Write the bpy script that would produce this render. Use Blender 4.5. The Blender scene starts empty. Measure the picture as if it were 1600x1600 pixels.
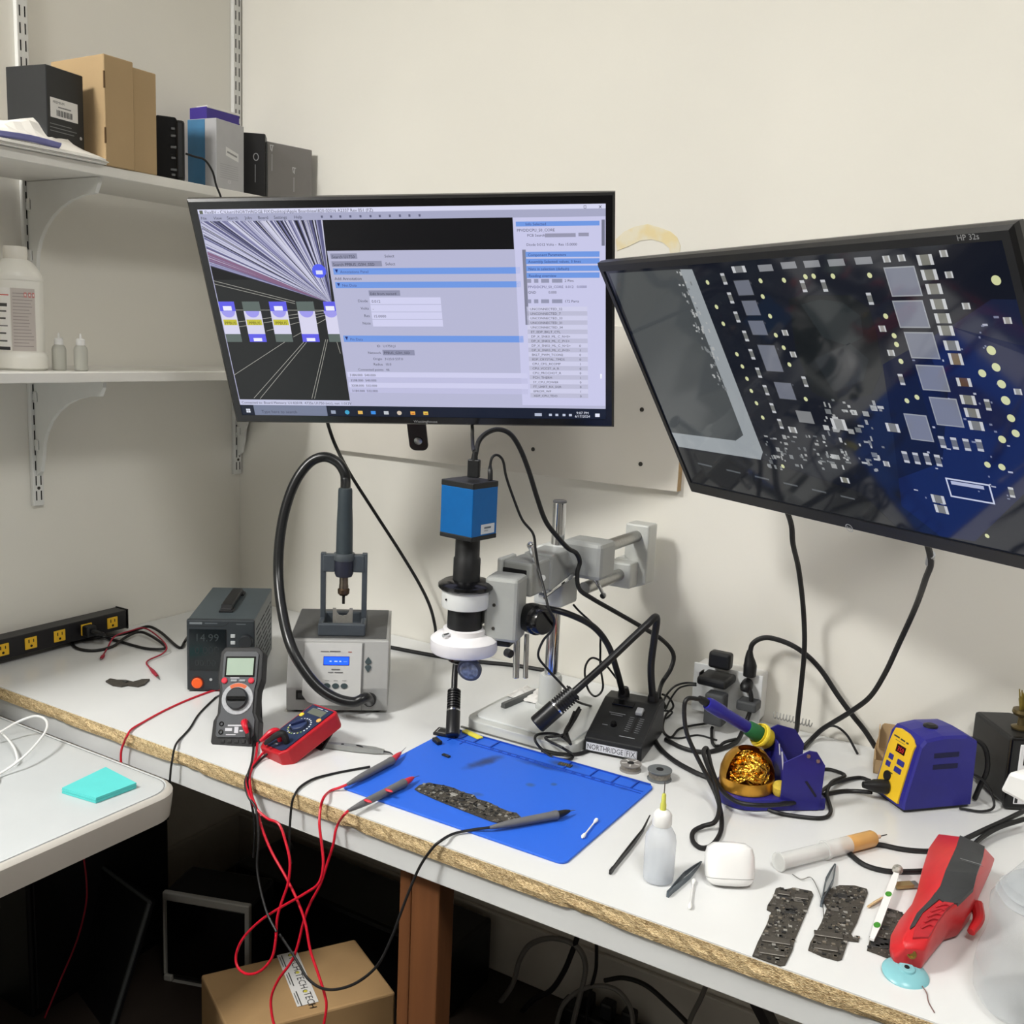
import bpy, bmesh, math, random
from mathutils import Vector, Matrix
random.seed(7)
# ------------------------------------------------------------------ camera, world, lights, exposure
T = 0.80                                   # bench top height
FLOOR = 0.05
FPX = 1581.67
CAM = Vector((1.9596, -1.86375, 1.51))
CR = Vector((0.85089034, 0.52350544, 0.04390548)); CU = Vector((-0.12511164, 0.12076219, 0.98476574)); CF = Vector((-0.5102281, 0.84342074, -0.168252))
scene = bpy.context.scene
cd = bpy.data.cameras.new('camera'); cam = bpy.data.objects.new('camera', cd); scene.collection.objects.link(cam)
cd.sensor_width = 36; cd.lens = 36 * FPX / 1600; cd.clip_start = 0.02
cam.matrix_world = Matrix(((CR.x, CU.x, -CF.x, CAM.x), (CR.y, CU.y, -CF.y, CAM.y), (CR.z, CU.z, -CF.z, CAM.z), (0, 0, 0, 1)))
scene.camera = cam
world = bpy.data.worlds.new('world'); scene.world = world; world.use_nodes = True
world.node_tree.nodes['Background'].inputs[0].default_value = (.9, .95, 1, 1); world.node_tree.nodes['Background'].inputs[1].default_value = .25
def area(name, loc, size, power, col, target=None, sy=None):
    l = bpy.data.lights.new(name, 'AREA'); l.shape = 'RECTANGLE'; l.size = size; l.size_y = sy or size; l.energy = power; l.color = col
    o = bpy.data.objects.new(name, l); scene.collection.objects.link(o); o.location = loc
    if target: o.rotation_euler = (Vector(target) - Vector(loc)).to_track_quat('-Z', 'Y').to_euler()
    return o
area('ceiling_key_fill', (.30, -2.45, 2.98), .45, 90, (1, .99, .965), sy=.6)
area('ceiling_key_fill', (2.4, -1.7, 2.98), .6, 35, (1, .99, .965), sy=.6)  # added fill light, no lamp known there; brightens the left wall
scene.view_settings.view_transform = 'Standard'; scene.view_settings.look = 'None'
scene.view_settings.exposure = 0.0; scene.view_settings.gamma = 1.0; scene.view_settings.use_curve_mapping = False

# ------------------------------------------------------------------ helpers: photo measurements -> world
def ray(x, y): return CF + CR * ((x - 800) / FPX) - CU * ((y - 800) / FPX)
def Z(x, y, z=T):
    d = ray(x, y); return CAM + d * ((z - CAM.z) / d.z)
def YP(x, y, Y=0):
    d = ray(x, y); return CAM + d * ((Y - CAM.y) / d.y)
def XP(x, y, X=0):
    d = ray(x, y); return CAM + d * ((X - CAM.x) / d.x)
def DP(x, y, D): return CAM + ray(x, y) * D
def W(t):
    """(x,y) on the bench top, (x,y,'z'|'y'|'x'|'d',value) elsewhere, ('w',X,Y,Z) a world point"""
    if t[0] == 'w': return Vector(t[1:])
    if len(t) == 2: return Z(t[0], t[1], T)
    return {'z': Z, 'y': YP, 'x': XP, 'd': DP}[t[2]](t[0], t[1], t[3])
# ------------------------------------------------------------------ materials
def lin(c):
    return tuple(((v / 255) / 12.92 if v <= 10.3 else (((v / 255) + .055) / 1.055) ** 2.4) for v in c)
MATS = {}
def pm(name, rgb, rough=.5, metal=0, noise=0, scale=40, bump=0, trans=0, ior=1.45, emit=None, es=0, alpha=1, coat=0, sub=0, spec=.5, bscale=None, detail=3):
    if name in MATS: return MATS[name]
    m = bpy.data.materials.new(name); m.use_nodes = True; nt = m.node_tree; b = nt.nodes['Principled BSDF']
    c = (*lin(rgb), 1)
    b.inputs['Base Color'].default_value = c; b.inputs['Roughness'].default_value = rough; b.inputs['Metallic'].default_value = metal
    b.inputs['IOR'].default_value = ior; b.inputs['Transmission Weight'].default_value = trans; b.inputs['Alpha'].default_value = alpha
    b.inputs['Coat Weight'].default_value = coat; b.inputs['Specular IOR Level'].default_value = spec
    if sub: b.inputs['Subsurface Weight'].default_value = sub; b.inputs['Subsurface Radius'].default_value = (.01, .01, .01)
    if emit: b.inputs['Emission Color'].default_value = (*lin(emit), 1); b.inputs['Emission Strength'].default_value = es
    if noise or bump:
        tc = nt.nodes.new('ShaderNodeTexCoord'); n = nt.nodes.new('ShaderNodeTexNoise')
        n.inputs['Scale'].default_value = scale; n.inputs['Detail'].default_value = detail; nt.links.new(tc.outputs['Object'], n.inputs['Vector'])
        if noise:
            r = nt.nodes.new('ShaderNodeValToRGB'); e = r.color_ramp.elements
            e[0].position = .3; e[1].position = .7
            e[0].color = (*[v * (1 - noise) for v in c[:3]], 1); e[1].color = (*[min(1, v * (1 + noise)) for v in c[:3]], 1)
            nt.links.new(n.outputs['Fac'], r.inputs['Fac']); nt.links.new(r.outputs['Color'], b.inputs['Base Color'])
        if bump:
            bp = nt.nodes.new('ShaderNodeBump'); bp.inputs['Strength'].default_value = bump; bp.inputs['Distance'].default_value = .002
            src = n
            if bscale:
                src = nt.nodes.new('ShaderNodeTexNoise'); src.inputs['Scale'].default_value = bscale; nt.links.new(tc.outputs['Object'], src.inputs['Vector'])
            nt.links.new(src.outputs['Fac'], bp.inputs['Height']); nt.links.new(bp.outputs['Normal'], b.inputs['Normal'])
    MATS[name] = m; return m
def attr_mat(name, rough=.5, emit=0, spec=.5, coat=0):
    if name in MATS: return MATS[name]
    m = bpy.data.materials.new(name); m.use_nodes = True; nt = m.node_tree; b = nt.nodes['Principled BSDF']
    a = nt.nodes.new('ShaderNodeVertexColor'); a.layer_name = 'print'
    b.inputs['Roughness'].default_value = rough; b.inputs['Specular IOR Level'].default_value = spec; b.inputs['Coat Weight'].default_value = coat
    if emit:
        b.inputs['Base Color'].default_value = (.004, .004, .005, 1)
        nt.links.new(a.outputs['Color'], b.inputs['Emission Color']); b.inputs['Emission Strength'].default_value = emit
    else: nt.links.new(a.outputs['Color'], b.inputs['Base Color'])
    MATS[name] = m; return m
BLK = pm('black_plastic', (22, 23, 25), .42, noise=.15, scale=60)
BLKG = pm('black_gloss', (12, 12, 14), .18)
RUB = pm('black_rubber', (20, 20, 21), .5, noise=.1, scale=80)
CHROME = pm('chrome', (210, 212, 215), .12, 1)
STEEL = pm('brushed_steel', (165, 165, 162), .3, 1, noise=.08, scale=200)
WHITE = pm('white_plastic', (232, 232, 230), .35, noise=.02, scale=30)
REDW = pm('red_cable', (196, 22, 44), .35, noise=.05, scale=100)
PRINT = attr_mat('surface_print', .5)
# ------------------------------------------------------------------ mesh building
COL = scene.collection
class MB:
    def __init__(s): s.v = []; s.f = []; s.mi = []; s.sm = []; s.mats = []
    def _m(s, m):
        if m is None: return 0
        if m not in s.mats: s.mats.append(m)
        return s.mats.index(m)
    def add(s, v, f, m=None, M=None, smooth=False):
        o = len(s.v); k = s._m(m)
        s.v += [(M @ Vector(p)) if M else Vector(p) for p in v]
        for q in f: s.f.append([i + o for i in q]); s.mi.append(k); s.sm.append(smooth)
        return s
    def box(s, c, d, r=0, m=None, M=None, seg=2):
        c = Vector(c); x, y, z = d[0] / 2, d[1] / 2, d[2] / 2
        if r <= 0:
            v = [c + Vector((i * x, j * y, k * z)) for i in (-1, 1) for j in (-1, 1) for k in (-1, 1)]
            return s.add(v, [(0, 1, 3, 2), (4, 6, 7, 5), (0, 4, 5, 1), (2, 3, 7, 6), (0, 2, 6, 4), (1, 5, 7, 3)], m, M)
        bm = bmesh.new(); bmesh.ops.create_cube(bm, size=1)
        for q in bm.verts: q.co = Vector((q.co.x * d[0], q.co.y * d[1], q.co.z * d[2])) + c
        bmesh.ops.bevel(bm, geom=bm.edges[:], offset=min(r, .49 * min(d)), segments=seg, affect='EDGES', profile=.5)
        return s.bm(bm, m, M)
    def bm(s, bm, m=None, M=None, smooth=False):
        bm.verts.index_update(); s.add([q.co.copy() for q in bm.verts], [[q.index for q in f.verts] for f in bm.faces], m, M, smooth); bm.free(); return s
    def bb(s, a, b, r=0, m=None, M=None, seg=2):      # box from two corners
        a = Vector(a); b = Vector(b); return s.box((a + b) / 2, [abs(q) for q in (b - a)], r, m, M, seg)
    def prism(s, poly, t0, t1, ax='z', m=None, M=None, bev=0):
        f3 = {'z': lambda a, b, t: (a, b, t), 'x': lambda a, b, t: (t, a, b), 'y': lambda a, b, t: (a, t, b)}[ax]
        bm = bmesh.new(); lo = [bm.verts.new(f3(a, b, t0)) for a, b in poly]; hi = [bm.verts.new(f3(a, b, t1)) for a, b in poly]
        n = len(poly); bm.faces.new(lo[::-1]); bm.faces.new(hi)
        for i in range(n): bm.faces.new((lo[i], lo[(i + 1) % n], hi[(i + 1) % n], hi[i]))
        bmesh.ops.recalc_face_normals(bm, faces=bm.faces[:])
        if bev: bmesh.ops.bevel(bm, geom=bm.edges[:], offset=bev, segments=2, affect='EDGES', profile=.5)
        return s.bm(bm, m, M)
    def lathe(s, prof, c=(0, 0, 0), ax=(0, 0, 1), n=24, m=None, M=None, smooth=True):
        ax = Vector(ax).normalized(); a = ax.orthogonal().normalized(); b = ax.cross(a); c = Vector(c)
        v = []; f = []
        for r, z in prof:
            for i in range(n):
                t = 2 * math.pi * i / n; v.append(c + ax * z + (a * math.cos(t) + b * math.sin(t)) * r)
        k = len(prof)
        for j in range(k - 1):
            for i in range(n): f.append((j * n + i, j * n + (i + 1) % n, (j + 1) * n + (i + 1) % n, (j + 1) * n + i))
        s.add(v, f, m, M, smooth)
        s.add([v[i] for i in range(n)], [list(range(n))[::-1]], m, M); s.add([v[(k - 1) * n + i] for i in range(n)], [list(range(n))], m, M)
        return s
    def cyl(s, p0, p1, r, r1=None, n=20, m=None, M=None, bev=0):
        p0 = Vector(p0); p1 = Vector(p1); L = (p1 - p0).length; r1 = r if r1 is None else r1
        pr = [(r, 0), (r1, L)] if not bev else [(r - bev, 0), (r, bev), (r1, L - bev), (r1 - bev, L)]
        return s.lathe(pr, p0, p1 - p0, n, m, M)
    def tube(s, pts, r, n=8, sub=6, m=None, M=None, flat=1.0):
        P = curve(pts, sub) if sub > 1 else [Vector(p) for p in pts]
        rc_ = r if not isinstance(r, (list, tuple)) else max(r)
        for q in P:                                   # cables rest on the bench top
            if 0 < q.x < 3.2 and -.764 < q.y < 0 and T - .05 < q.z < T + rc_ * .95 and M is None: q.z = T + rc_ * .95
        N = len(P); rr = (lambda t: r) if not isinstance(r, (list, tuple)) else (lambda t: r[min(int(t * (len(r) - 1)), len(r) - 2)] * (1 - (t * (len(r) - 1) - min(int(t * (len(r) - 1)), len(r) - 2))) + r[min(int(t * (len(r) - 1)), len(r) - 2) + 1] * (t * (len(r) - 1) - min(int(t * (len(r) - 1)), len(r) - 2)))
        tan = [(P[min(i + 1, N - 1)] - P[max(i - 1, 0)]).normalized() for i in range(N)]
        nx = tan[0].orthogonal().normalized(); v = []; f = []
        for i in range(N):
            nx = (nx - tan[i] * nx.dot(tan[i]))
            nx = nx.normalized() if nx.length > 1e-6 else tan[i].orthogonal().normalized()
            ny = tan[i].cross(nx); q = rr(i / (N - 1))
            for k in range(n):
                a = 2 * math.pi * k / n; v.append(P[i] + (nx * math.cos(a) + ny * math.sin(a) * flat) * q)
        for i in range(N - 1):
            for k in range(n): f.append((i * n + k, i * n + (k + 1) % n, (i + 1) * n + (k + 1) % n, (i + 1) * n + k))
        f.append(list(range(n))[::-1]); f.append([(N - 1) * n + k for k in range(n)])
        return s.add(v, f, m, M, True)
    def sphere(s, c, r, n=16, m=None, M=None, sc=(1, 1, 1)):
        bm = bmesh.new(); bmesh.ops.create_uvsphere(bm, u_segments=n, v_segments=max(6, n // 2), radius=1)
        c = Vector(c)
        for q in bm.verts: q.co = Vector((q.co.x * r * sc[0], q.co.y * r * sc[1], q.co.z * r * sc[2])) + c
        return s.bm(bm, m, M, True)
    def loft(s, secs, m=None, M=None, smooth=True, caps=(1, 1)):     # list of equal-length point loops
        n = len(secs[0]); v = [p for q in secs for p in q]; f = []
        for j in range(len(secs) - 1):
            for i in range(n): f.append((j * n + i, j * n + (i + 1) % n, (j + 1) * n + (i + 1) % n, (j + 1) * n + i))
        if caps[0]: f.append(list(range(n))[::-1])
        if caps[1]: f.append([(len(secs) - 1) * n + i for i in range(n)])
        return s.add(v, f, m, M, smooth)
    def build(s, name, mat=None, parent=None, world=False):
        me = bpy.data.meshes.new(name); v = s.v
        if world and parent is not None:
            I = wm(parent).inverted(); v = [I @ p for p in v]
        me.from_pydata([tuple(p) for p in v], [], s.f)
        mats = s.mats or [mat or BLK]
        for q in mats: me.materials.append(q)
        if s.mats: me.polygons.foreach_set('material_index', s.mi)
        me.polygons.foreach_set('use_smooth', s.sm); me.update()
        bm = bmesh.new(); bm.from_mesh(me); bmesh.ops.recalc_face_normals(bm, faces=bm.faces[:])
        for e in bm.edges:
            if len(e.link_faces) == 2 and e.calc_face_angle(0) > .62: e.smooth = False
        bm.to_mesh(me); bm.free()
        o = bpy.data.objects.new(name, me); COL.objects.link(o)
        if parent is not None: o.parent = parent
        return o
def wm(o):
    M = Matrix.LocRotScale(o.location, o.rotation_euler, o.scale) if o.rotation_mode != 'QUATERNION' else Matrix.LocRotScale(o.location, o.rotation_quaternion, o.scale)
    return (wm(o.parent) @ M) if o.parent else M
def curve(pts, sub=6):
    P = [Vector(p) for p in pts]; out = []
    if len(P) < 3: return [P[0].lerp(P[-1], i / sub) for i in range(sub + 1)]
    for i in range(len(P) - 1):
        a = P[i - 1] if i else P[i] * 2 - P[i + 1]; b = P[i]; c = P[i + 1]; d = P[i + 2] if i + 2 < len(P) else P[i + 1] * 2 - P[i]
        for k in range(sub):
            t = k / sub; t2 = t * t; t3 = t2 * t
            out.append(.5 * ((2 * b) + (c - a) * t + (2 * a - 5 * b + 4 * c - d) * t2 + (3 * b - a - 3 * c + d) * t3))
    out.append(P[-1]); return out
def tag(o, label, cat, group=None, kind=None):
    o['label'] = label; o['category'] = cat
    if group: o['group'] = group
    if kind: o['kind'] = kind
    return o
def thing(name, label, cat, loc, rz=0, group=None, M=None):
    o = bpy.data.objects.new(name, None); COL.objects.link(o); o.empty_display_size = .02
    if M is not None:
        o.location = M.translation; o.rotation_euler = M.to_euler()
    else: o.location = loc; o.rotation_euler = (0, 0, rz)
    return tag(o, label, cat, group)
def struct(o, kind='structure'): o['kind'] = kind; return o
def cable(name, label, pts, r, mat, cat='cable', n=8, sub=6, group=None):
    P = [W(t) for t in pts]; b = MB().tube(P, r, n, sub)
    o = b.build(name, mat); return tag(o, label, cat, group)
# ------------------------------------------------------------------ flat print (lettering, screens)
GL = {}
def glyphs(t):
    if t not in GL:
        c = bpy.data.curves.new('t', 'FONT'); c.body = t; c.size = 1; c.resolution_u = 2; c.fill_mode = 'FRONT'
        o = bpy.data.objects.new('t', c); me = bpy.data.meshes.new_from_object(o)
        GL[t] = ([v.co.copy() for v in me.vertices], [list(p.vertices) for p in me.polygons])
        bpy.data.objects.remove(o); bpy.data.meshes.remove(me); bpy.data.curves.remove(c)
    return GL[t]
class Cv:
    """coloured flat shapes on a plane: o + ex*x + ey*y"""
    def __init__(s, o, ex, ey, lift=.0002):
        s.o = Vector(o); s.ex = Vector(ex).normalized(); s.ey = Vector(ey).normalized(); s.n = s.ex.cross(s.ey); s.l = lift; s.v = []; s.f = []; s.c = []
    def P(s, x, y, L): return s.o + s.ex * x + s.ey * y + s.n * (s.l * (L + 1))
    def poly(s, pts, col, L=0):
        b = len(s.v); s.v += [s.P(x, y, L) for x, y in pts]; s.f.append(list(range(b, b + len(pts)))); s.c.append(lin(col)); return s
    def rect(s, x0, y0, x1, y1, col, L=0): return s.poly([(x0, y0), (x1, y0), (x1, y1), (x0, y1)], col, L)
    def disc(s, x, y, r, col, L=0, n=16, ry=None): return s.poly([(x + r * math.cos(2 * math.pi * i / n), y + (ry or r) * math.sin(2 * math.pi * i / n)) for i in range(n)], col, L)
    def line(s, x0, y0, x1, y1, w, col, L=0):
        d = Vector((x1 - x0, y1 - y0)); k = Vector((-d.y, d.x)).normalized() * (w / 2)
        return s.poly([(x0 - k.x, y0 - k.y), (x1 - k.x, y1 - k.y), (x1 + k.x, y1 + k.y), (x0 + k.x, y0 + k.y)], col, L)
    def frame(s, x0, y0, x1, y1, w, col, L=0):
        s.rect(x0, y0, x1, y0 + w, col, L); s.rect(x0, y1 - w, x1, y1, col, L); s.rect(x0, y0, x0 + w, y1, col, L); return s.rect(x1 - w, y0, x1, y1, col, L)
    def text(s, t, x, y, h, col, L=0, al='l', rot=0, sx=1, fit=None):
        v, f = glyphs(t); b = len(s.v); w = max(p.x for p in v) if v else 0
        if fit: sx = fit / (w * h / .7)
        k = h / .7; off = {'l': 0, 'c': w / 2, 'r': w}[al]; ca, sa = math.cos(rot), math.sin(rot)
        for p in v:
            a = (p.x - off) * k * sx; c = p.y * k; s.v.append(s.P(x + a * ca - c * sa, y + a * sa + c * ca, L))
        for q in f: s.f.append([i + b for i in q]); s.c.append(lin(col))
        return s
    def build(s, name, mat, parent=None, world=False):
        me = bpy.data.meshes.new(name); v = s.v
        if world and parent is not None:
            I = wm(parent).inverted(); v = [I @ p for p in v]
        me.from_pydata([tuple(p) for p in v], [], s.f); me.materials.append(mat)
        at = me.color_attributes.new('print', 'FLOAT_COLOR', 'CORNER'); d = []
        for p, c in zip(me.polygons, s.c): d += [c[0], c[1], c[2], 1.0] * p.loop_total
        at.data.foreach_set('color', d); me.update()
        o = bpy.data.objects.new(name, me); COL.objects.link(o)
        if parent is not None: o.parent = parent
        return o
# ================================================================== the room
def wall_mat(name, rgb, bump=.05):
    m = pm(name, rgb, .65, noise=.018, scale=3, bump=bump, bscale=180); return m
RX, RY, RZ = 3.8, -3.9, 3.05
PAINT = wall_mat('wall_paint', (226, 223, 214))
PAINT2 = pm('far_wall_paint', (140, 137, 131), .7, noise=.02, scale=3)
CEIL = pm('ceiling_paint', (232, 230, 225), .8, noise=.02, scale=5)
struct(MB().bb((-.12, RY, 0), (0, .12, RZ)).build('wall_left', PAINT))
struct(MB().bb((0, 0, 0), (RX, .12, RZ)).build('wall_back', PAINT))
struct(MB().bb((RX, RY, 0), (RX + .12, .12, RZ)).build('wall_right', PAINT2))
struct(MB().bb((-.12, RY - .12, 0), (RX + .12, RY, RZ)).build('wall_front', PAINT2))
struct(MB().bb((-.12, RY, RZ), (RX + .12, .12, RZ + .1)).build('ceiling', CEIL))
FL = pm('floor_dark_vinyl', (52, 44, 38), .55, noise=.2, scale=6)
struct(MB().bb((-.12, RY, FLOOR - .06), (RX + .12, .12, FLOOR)).build('floor', FL))
struct(MB().bb((0, -.014, FLOOR), (RX, -.001, FLOOR + .145), .004).build('baseboard_back', pm('baseboard_paint', (206, 202, 194), .5, noise=.04, scale=8)))
struct(MB().bb((.001, RY, FLOOR), (.014, -.015, FLOOR + .145), .004).build('baseboard_left', MATS['baseboard_paint']))
# yellowed old patch on the back wall beside the screens: an irregular dried glue stain, with a shape of its own
st = bpy.data.materials.new('dried_glue'); st.use_nodes = True; nt = st.node_tree; b = nt.nodes['Principled BSDF']; b.inputs['Roughness'].default_value = .6
tc = nt.nodes.new('ShaderNodeTexCoord'); n = nt.nodes.new('ShaderNodeTexNoise'); n.inputs['Scale'].default_value = 30; rp = nt.nodes.new('ShaderNodeValToRGB')
rp.color_ramp.elements[0].color = (*lin((224, 216, 192)), 1); rp.color_ramp.elements[1].color = (*lin((224, 207, 158)), 1); rp.color_ramp.elements[0].position = .42; rp.color_ramp.elements[1].position = .62
nt.links.new(tc.outputs['Object'], n.inputs['Vector']); nt.links.new(n.outputs['Fac'], rp.inputs['Fac']); nt.links.new(rp.outputs['Color'], b.inputs['Base Color'])
mb = MB()
def flat_on_wall(pix, y, mb):
    P = [YP(a, c, y) for a, c in pix]; Q = [p + Vector((0, .0012, 0)) for p in P]; n_ = len(P)
    mb.add(P + Q, [list(range(n_)), list(range(n_, 2 * n_))[::-1]] + [(i, (i + 1) % n_, n_ + (i + 1) % n_, n_ + i) for i in range(n_)])
flat_on_wall([(962, 374), (975, 362), (992, 354), (1012, 350), (1032, 356), (1048, 362), (1058, 371), (1063, 384), (1061, 400), (1047, 400), (1046, 388), (1036, 379), (1018, 374), (1000, 376), (984, 384), (964, 392)], -.0012, mb)
o = mb.build('wall_stain', st); tag(o, 'yellowish ring of dried glue on the wall between the two screens', 'stain')
# white painted backing board for the screen arms
PB = pm('board_white_paint', (218, 213, 203), .55, noise=.02, scale=6, bump=.04)
root = thing('mounting_board', 'white painted board screwed to the wall behind the left screen', 'board', (.775, -.009, 1.23))
mb = MB().bb((.332, -.018, 1.229), (1.218, 0, 1.545), .0015); mb.build('panel', PB, root, True)
mb = MB().bb((1.218, -.0175, 1.230), (1.2186, 0, 1.545)); mb.build('raw_edge', pm('raw_plywood', (168, 142, 104), .8, noise=.15, scale=60), root, True)
for k in [(833, 702), (1001, 725), (1003, 640), (905, 650)]:
    p = YP(*k, -.018); mb = MB().lathe([(.0045, 0), (.0045, .0008), (.002, .0016)], p, (0, -1, 0), 12); mb.build('screw', pm('dark_screw', (70, 68, 64), .5, .6), root, True)

# ================================================================== slotted shelving on the left wall
SHW = pm('shelf_white', (226, 224, 218), .45, noise=.02, scale=10)
STD = pm('standard_white', (214, 214, 210), .4, noise=.02, scale=20)
DRK = pm('slot_dark', (18, 18, 19), .8)
for (sy, zb, zt, lab) in ((-.577, 1.118, 2.6, 'white slotted shelf upright nearer the black box'), (-.0165, 1.135, 2.6, 'white slotted shelf upright next to the room corner')):
    root = thing('shelf_standard', lab, 'shelf upright', (0.006, sy, zb), group='slotted shelf uprights')
    MB().bb((.0, sy - .0125, zb), (.011, sy + .0125, zt), .002).build('channel', STD, root, True)
    mb = MB(); z = zb + .012; i = 0
    while z < zt - .05:
        for s in (-1, 1): mb.bb((.0108, sy + s * .0055 - .0013, z), (.0113, sy + s * .0055 + .0013, z + .020))
        z += .032
    so = mb.build('slots', DRK, root, True); so['kind'] = 'stuff'
    for zz in (zb + .038, zb + .82): MB().cyl((.0108, sy, zz), (.0118, sy, zz), .0035, n=12).build('screw_head', MATS['dark_screw'], root, True)
US, LS = 1.779, 1.393       # undersides of the shelves
SD = .255
for (z, lab) in ((US, 'white upper wall shelf holding cartons and boxes'), (LS, 'white lower wall shelf holding bottles')):
    o = MB().bb((.013, -1.75, z), (SD, -.004, z + .019), .0015).build('wall_shelf', SHW); tag(o, lab, 'shelf', 'white wall shelves')
for (sy, z, lab) in ((-.577, US, 'white curved bracket under the upper shelf below the black box'), (-.577, LS, 'white curved bracket under the lower shelf below the large bottle'), (-.0165, US, 'white curved bracket under the upper shelf at the corner'), (-.0165, LS, 'white curved bracket under the lower shelf at the corner')):
    root = thing('shelf_bracket', lab, 'bracket', (.012, sy, z - .2), group='shelf brackets')
    arc = [(.012, z - .001), (.235, z - .001), (.235, z - .012)]
    for i in range(9):
        t = i / 8; a = math.pi / 2 * t; arc.append((.225 - .19 * math.sin(a) - .0, z - .03 - .135 * (1 - math.cos(a))))
    arc += [(.026, z - .20), (.012, z - .21)]
    mb = MB().prism([(x, zz) for x, zz in arc], sy - .004, sy + .004, 'y'); mb.build('arm', STD, root, True)
    for dz in (.045, .145):
        hc = MB().bb((.012, sy - .0075, z - dz - .012), (.0225, sy + .0075, z - dz + .012), .002).build('hook_cover', STD, root, True)
        MB().bb((.0222, sy - .0045, z - dz - .009), (.0229, sy - .002, z - dz + .009)).build('hook_slot', DRK, hc, True)

# ================================================================== work bench
LAM = pm('white_laminate', (220, 221, 220), .22, noise=.012, scale=7, bump=.02, bscale=60)
CHIP = bpy.data.materials.new('particleboard'); CHIP.use_nodes = True; nt = CHIP.node_tree; b = nt.nodes['Principled BSDF']; b.inputs['Roughness'].default_value = .85
tc = nt.nodes.new('ShaderNodeTexCoord'); mp = nt.nodes.new('ShaderNodeMapping'); mp.inputs['Scale'].default_value = (1, 1, 1.6)
vo = nt.nodes.new('ShaderNodeTexVoronoi'); vo.inputs['Scale'].default_value = 420; n2 = nt.nodes.new('ShaderNodeTexNoise'); n2.inputs['Scale'].default_value = 160; n2.inputs['Detail'].default_value = 4
rp = nt.nodes.new('ShaderNodeValToRGB'); rp.color_ramp.elements[0].color = (*lin((140, 112, 74)), 1); rp.color_ramp.elements[1].color = (*lin((234, 212, 168)), 1)
e = rp.color_ramp.elements.new(.5); e.color = (*lin((206, 180, 134)), 1)
mx = nt.nodes.new('ShaderNodeMix'); mx.data_type = 'RGBA'; mx.inputs[0].default_value = .35; r2 = nt.nodes.new('ShaderNodeValToRGB'); r2.color_ramp.elements[0].position = .35; r2.color_ramp.elements[1].position = .65
r2.color_ramp.elements[0].color = (*lin((158, 130, 90)), 1); r2.color_ramp.elements[1].color = (*lin((226, 202, 156)), 1)
bp = nt.nodes.new('ShaderNodeBump'); bp.inputs['Strength'].default_value = .5; bp.inputs['Distance'].default_value = .002
L_ = nt.links.new; L_(tc.outputs['Object'], mp.inputs['Vector']); L_(mp.outputs['Vector'], vo.inputs['Vector']); L_(mp.outputs['Vector'], n2.inputs['Vector'])
sx_ = nt.nodes.new('ShaderNodeSeparateColor'); L_(vo.outputs['Color'], sx_.inputs[0]); L_(sx_.outputs[0], rp.inputs['Fac']); L_(n2.outputs['Fac'], r2.inputs['Fac'])
L_(rp.outputs['Color'], mx.inputs[6]); L_(r2.outputs['Color'], mx.inputs[7]); L_(mx.outputs[2], b.inputs['Base Color']); L_(vo.outputs['Distance'], bp.inputs['Height']); L_(bp.outputs['Normal'], b.inputs['Normal'])
BX1, BY = 3.2, -.765
root = thing('work_bench', 'long white work bench with bare particleboard front edge', 'bench', (1.6, -.4, FLOOR))
MB().bb((.002, BY + .001, T - .002), (BX1, -.002, T)).build('laminate_top', LAM, root, True)
# the raw core, its front face slightly ragged
mb = MB(); N = 220; vs = []; 
for i in range(N + 1):
    x = .002 + (BX1 - .002) * i / N; j = random.uniform(-.0012, .0012); w = .004 * max(0, math.sin(i * .37) * math.sin(i * .11)) * random.random()
    vs += [Vector((x, BY + .0005, T - .002)), Vector((x, BY + .001 + j, T - .009)), Vector((x, BY + .0005 - j, T - .018)), Vector((x, BY + .002 + w, T - .027 + w * .5)), Vector((x, -.002, T - .027)), Vector((x, -.002, T - .002))]
f = []
for i in range(N):
    for k in range(6): f.append((i * 6 + k, i * 6 + (k + 1) % 6, (i + 1) * 6 + (k + 1) % 6, (i + 1) * 6 + k))
f += [list(range(6)), [N * 6 + k for k in range(6)][::-1]]
mb.add(vs, f); mb.build('particleboard_core', CHIP, root, True)
MB().bb((.004, BY + .008, T - .066), (BX1, BY + .026, T - .0285), .001).build('front_rail', pm('rail_white_paint', (212, 214, 214), .5, noise=.03, scale=12), root, True)
MB().bb((.004, -.045, T - .11), (BX1, -.02, T - .0285), .001).build('back_rail', MATS['rail_white_paint'], root, True)
WOOD = bpy.data.materials.new('pine_post'); WOOD.use_nodes = True; nt = WOOD.node_tree; b = nt.nodes['Principled BSDF']; b.inputs['Roughness'].default_value = .6
tc = nt.nodes.new('ShaderNodeTexCoord'); mp = nt.nodes.new('ShaderNodeMapping'); mp.inputs['Scale'].default_value = (30, 30, 1.5); n2 = nt.nodes.new('ShaderNodeTexNoise'); n2.inputs['Scale'].default_value = 2; n2.inputs['Detail'].default_value = 5
rp = nt.nodes.new('ShaderNodeValToRGB'); rp.color_ramp.elements[0].color = (*lin((84, 48, 22)), 1); rp.color_ramp.elements[1].color = (*lin((122, 76, 40)), 1)
nt.links.new(tc.outputs['Object'], mp.inputs['Vector']); nt.links.new(mp.outputs['Vector'], n2.inputs['Vector']); nt.links.new(n2.outputs['Fac'], rp.inputs['Fac']); nt.links.new(rp.outputs['Color'], b.inputs['Base Color'])
for (x0, y0) in ((1.108, BY + .030), (2.9, BY + .03), (2.9, -.14)):
    MB().bb((x0, y0, FLOOR), (x0 + .022, y0 + .04, T - .0275), .003).build('leg', WOOD, root, True)
    MB().bb((x0 + .0225, y0, FLOOR), (x0 + .074, y0 + .04, T - .0275), .003).build('leg', WOOD, root, True)
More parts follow.
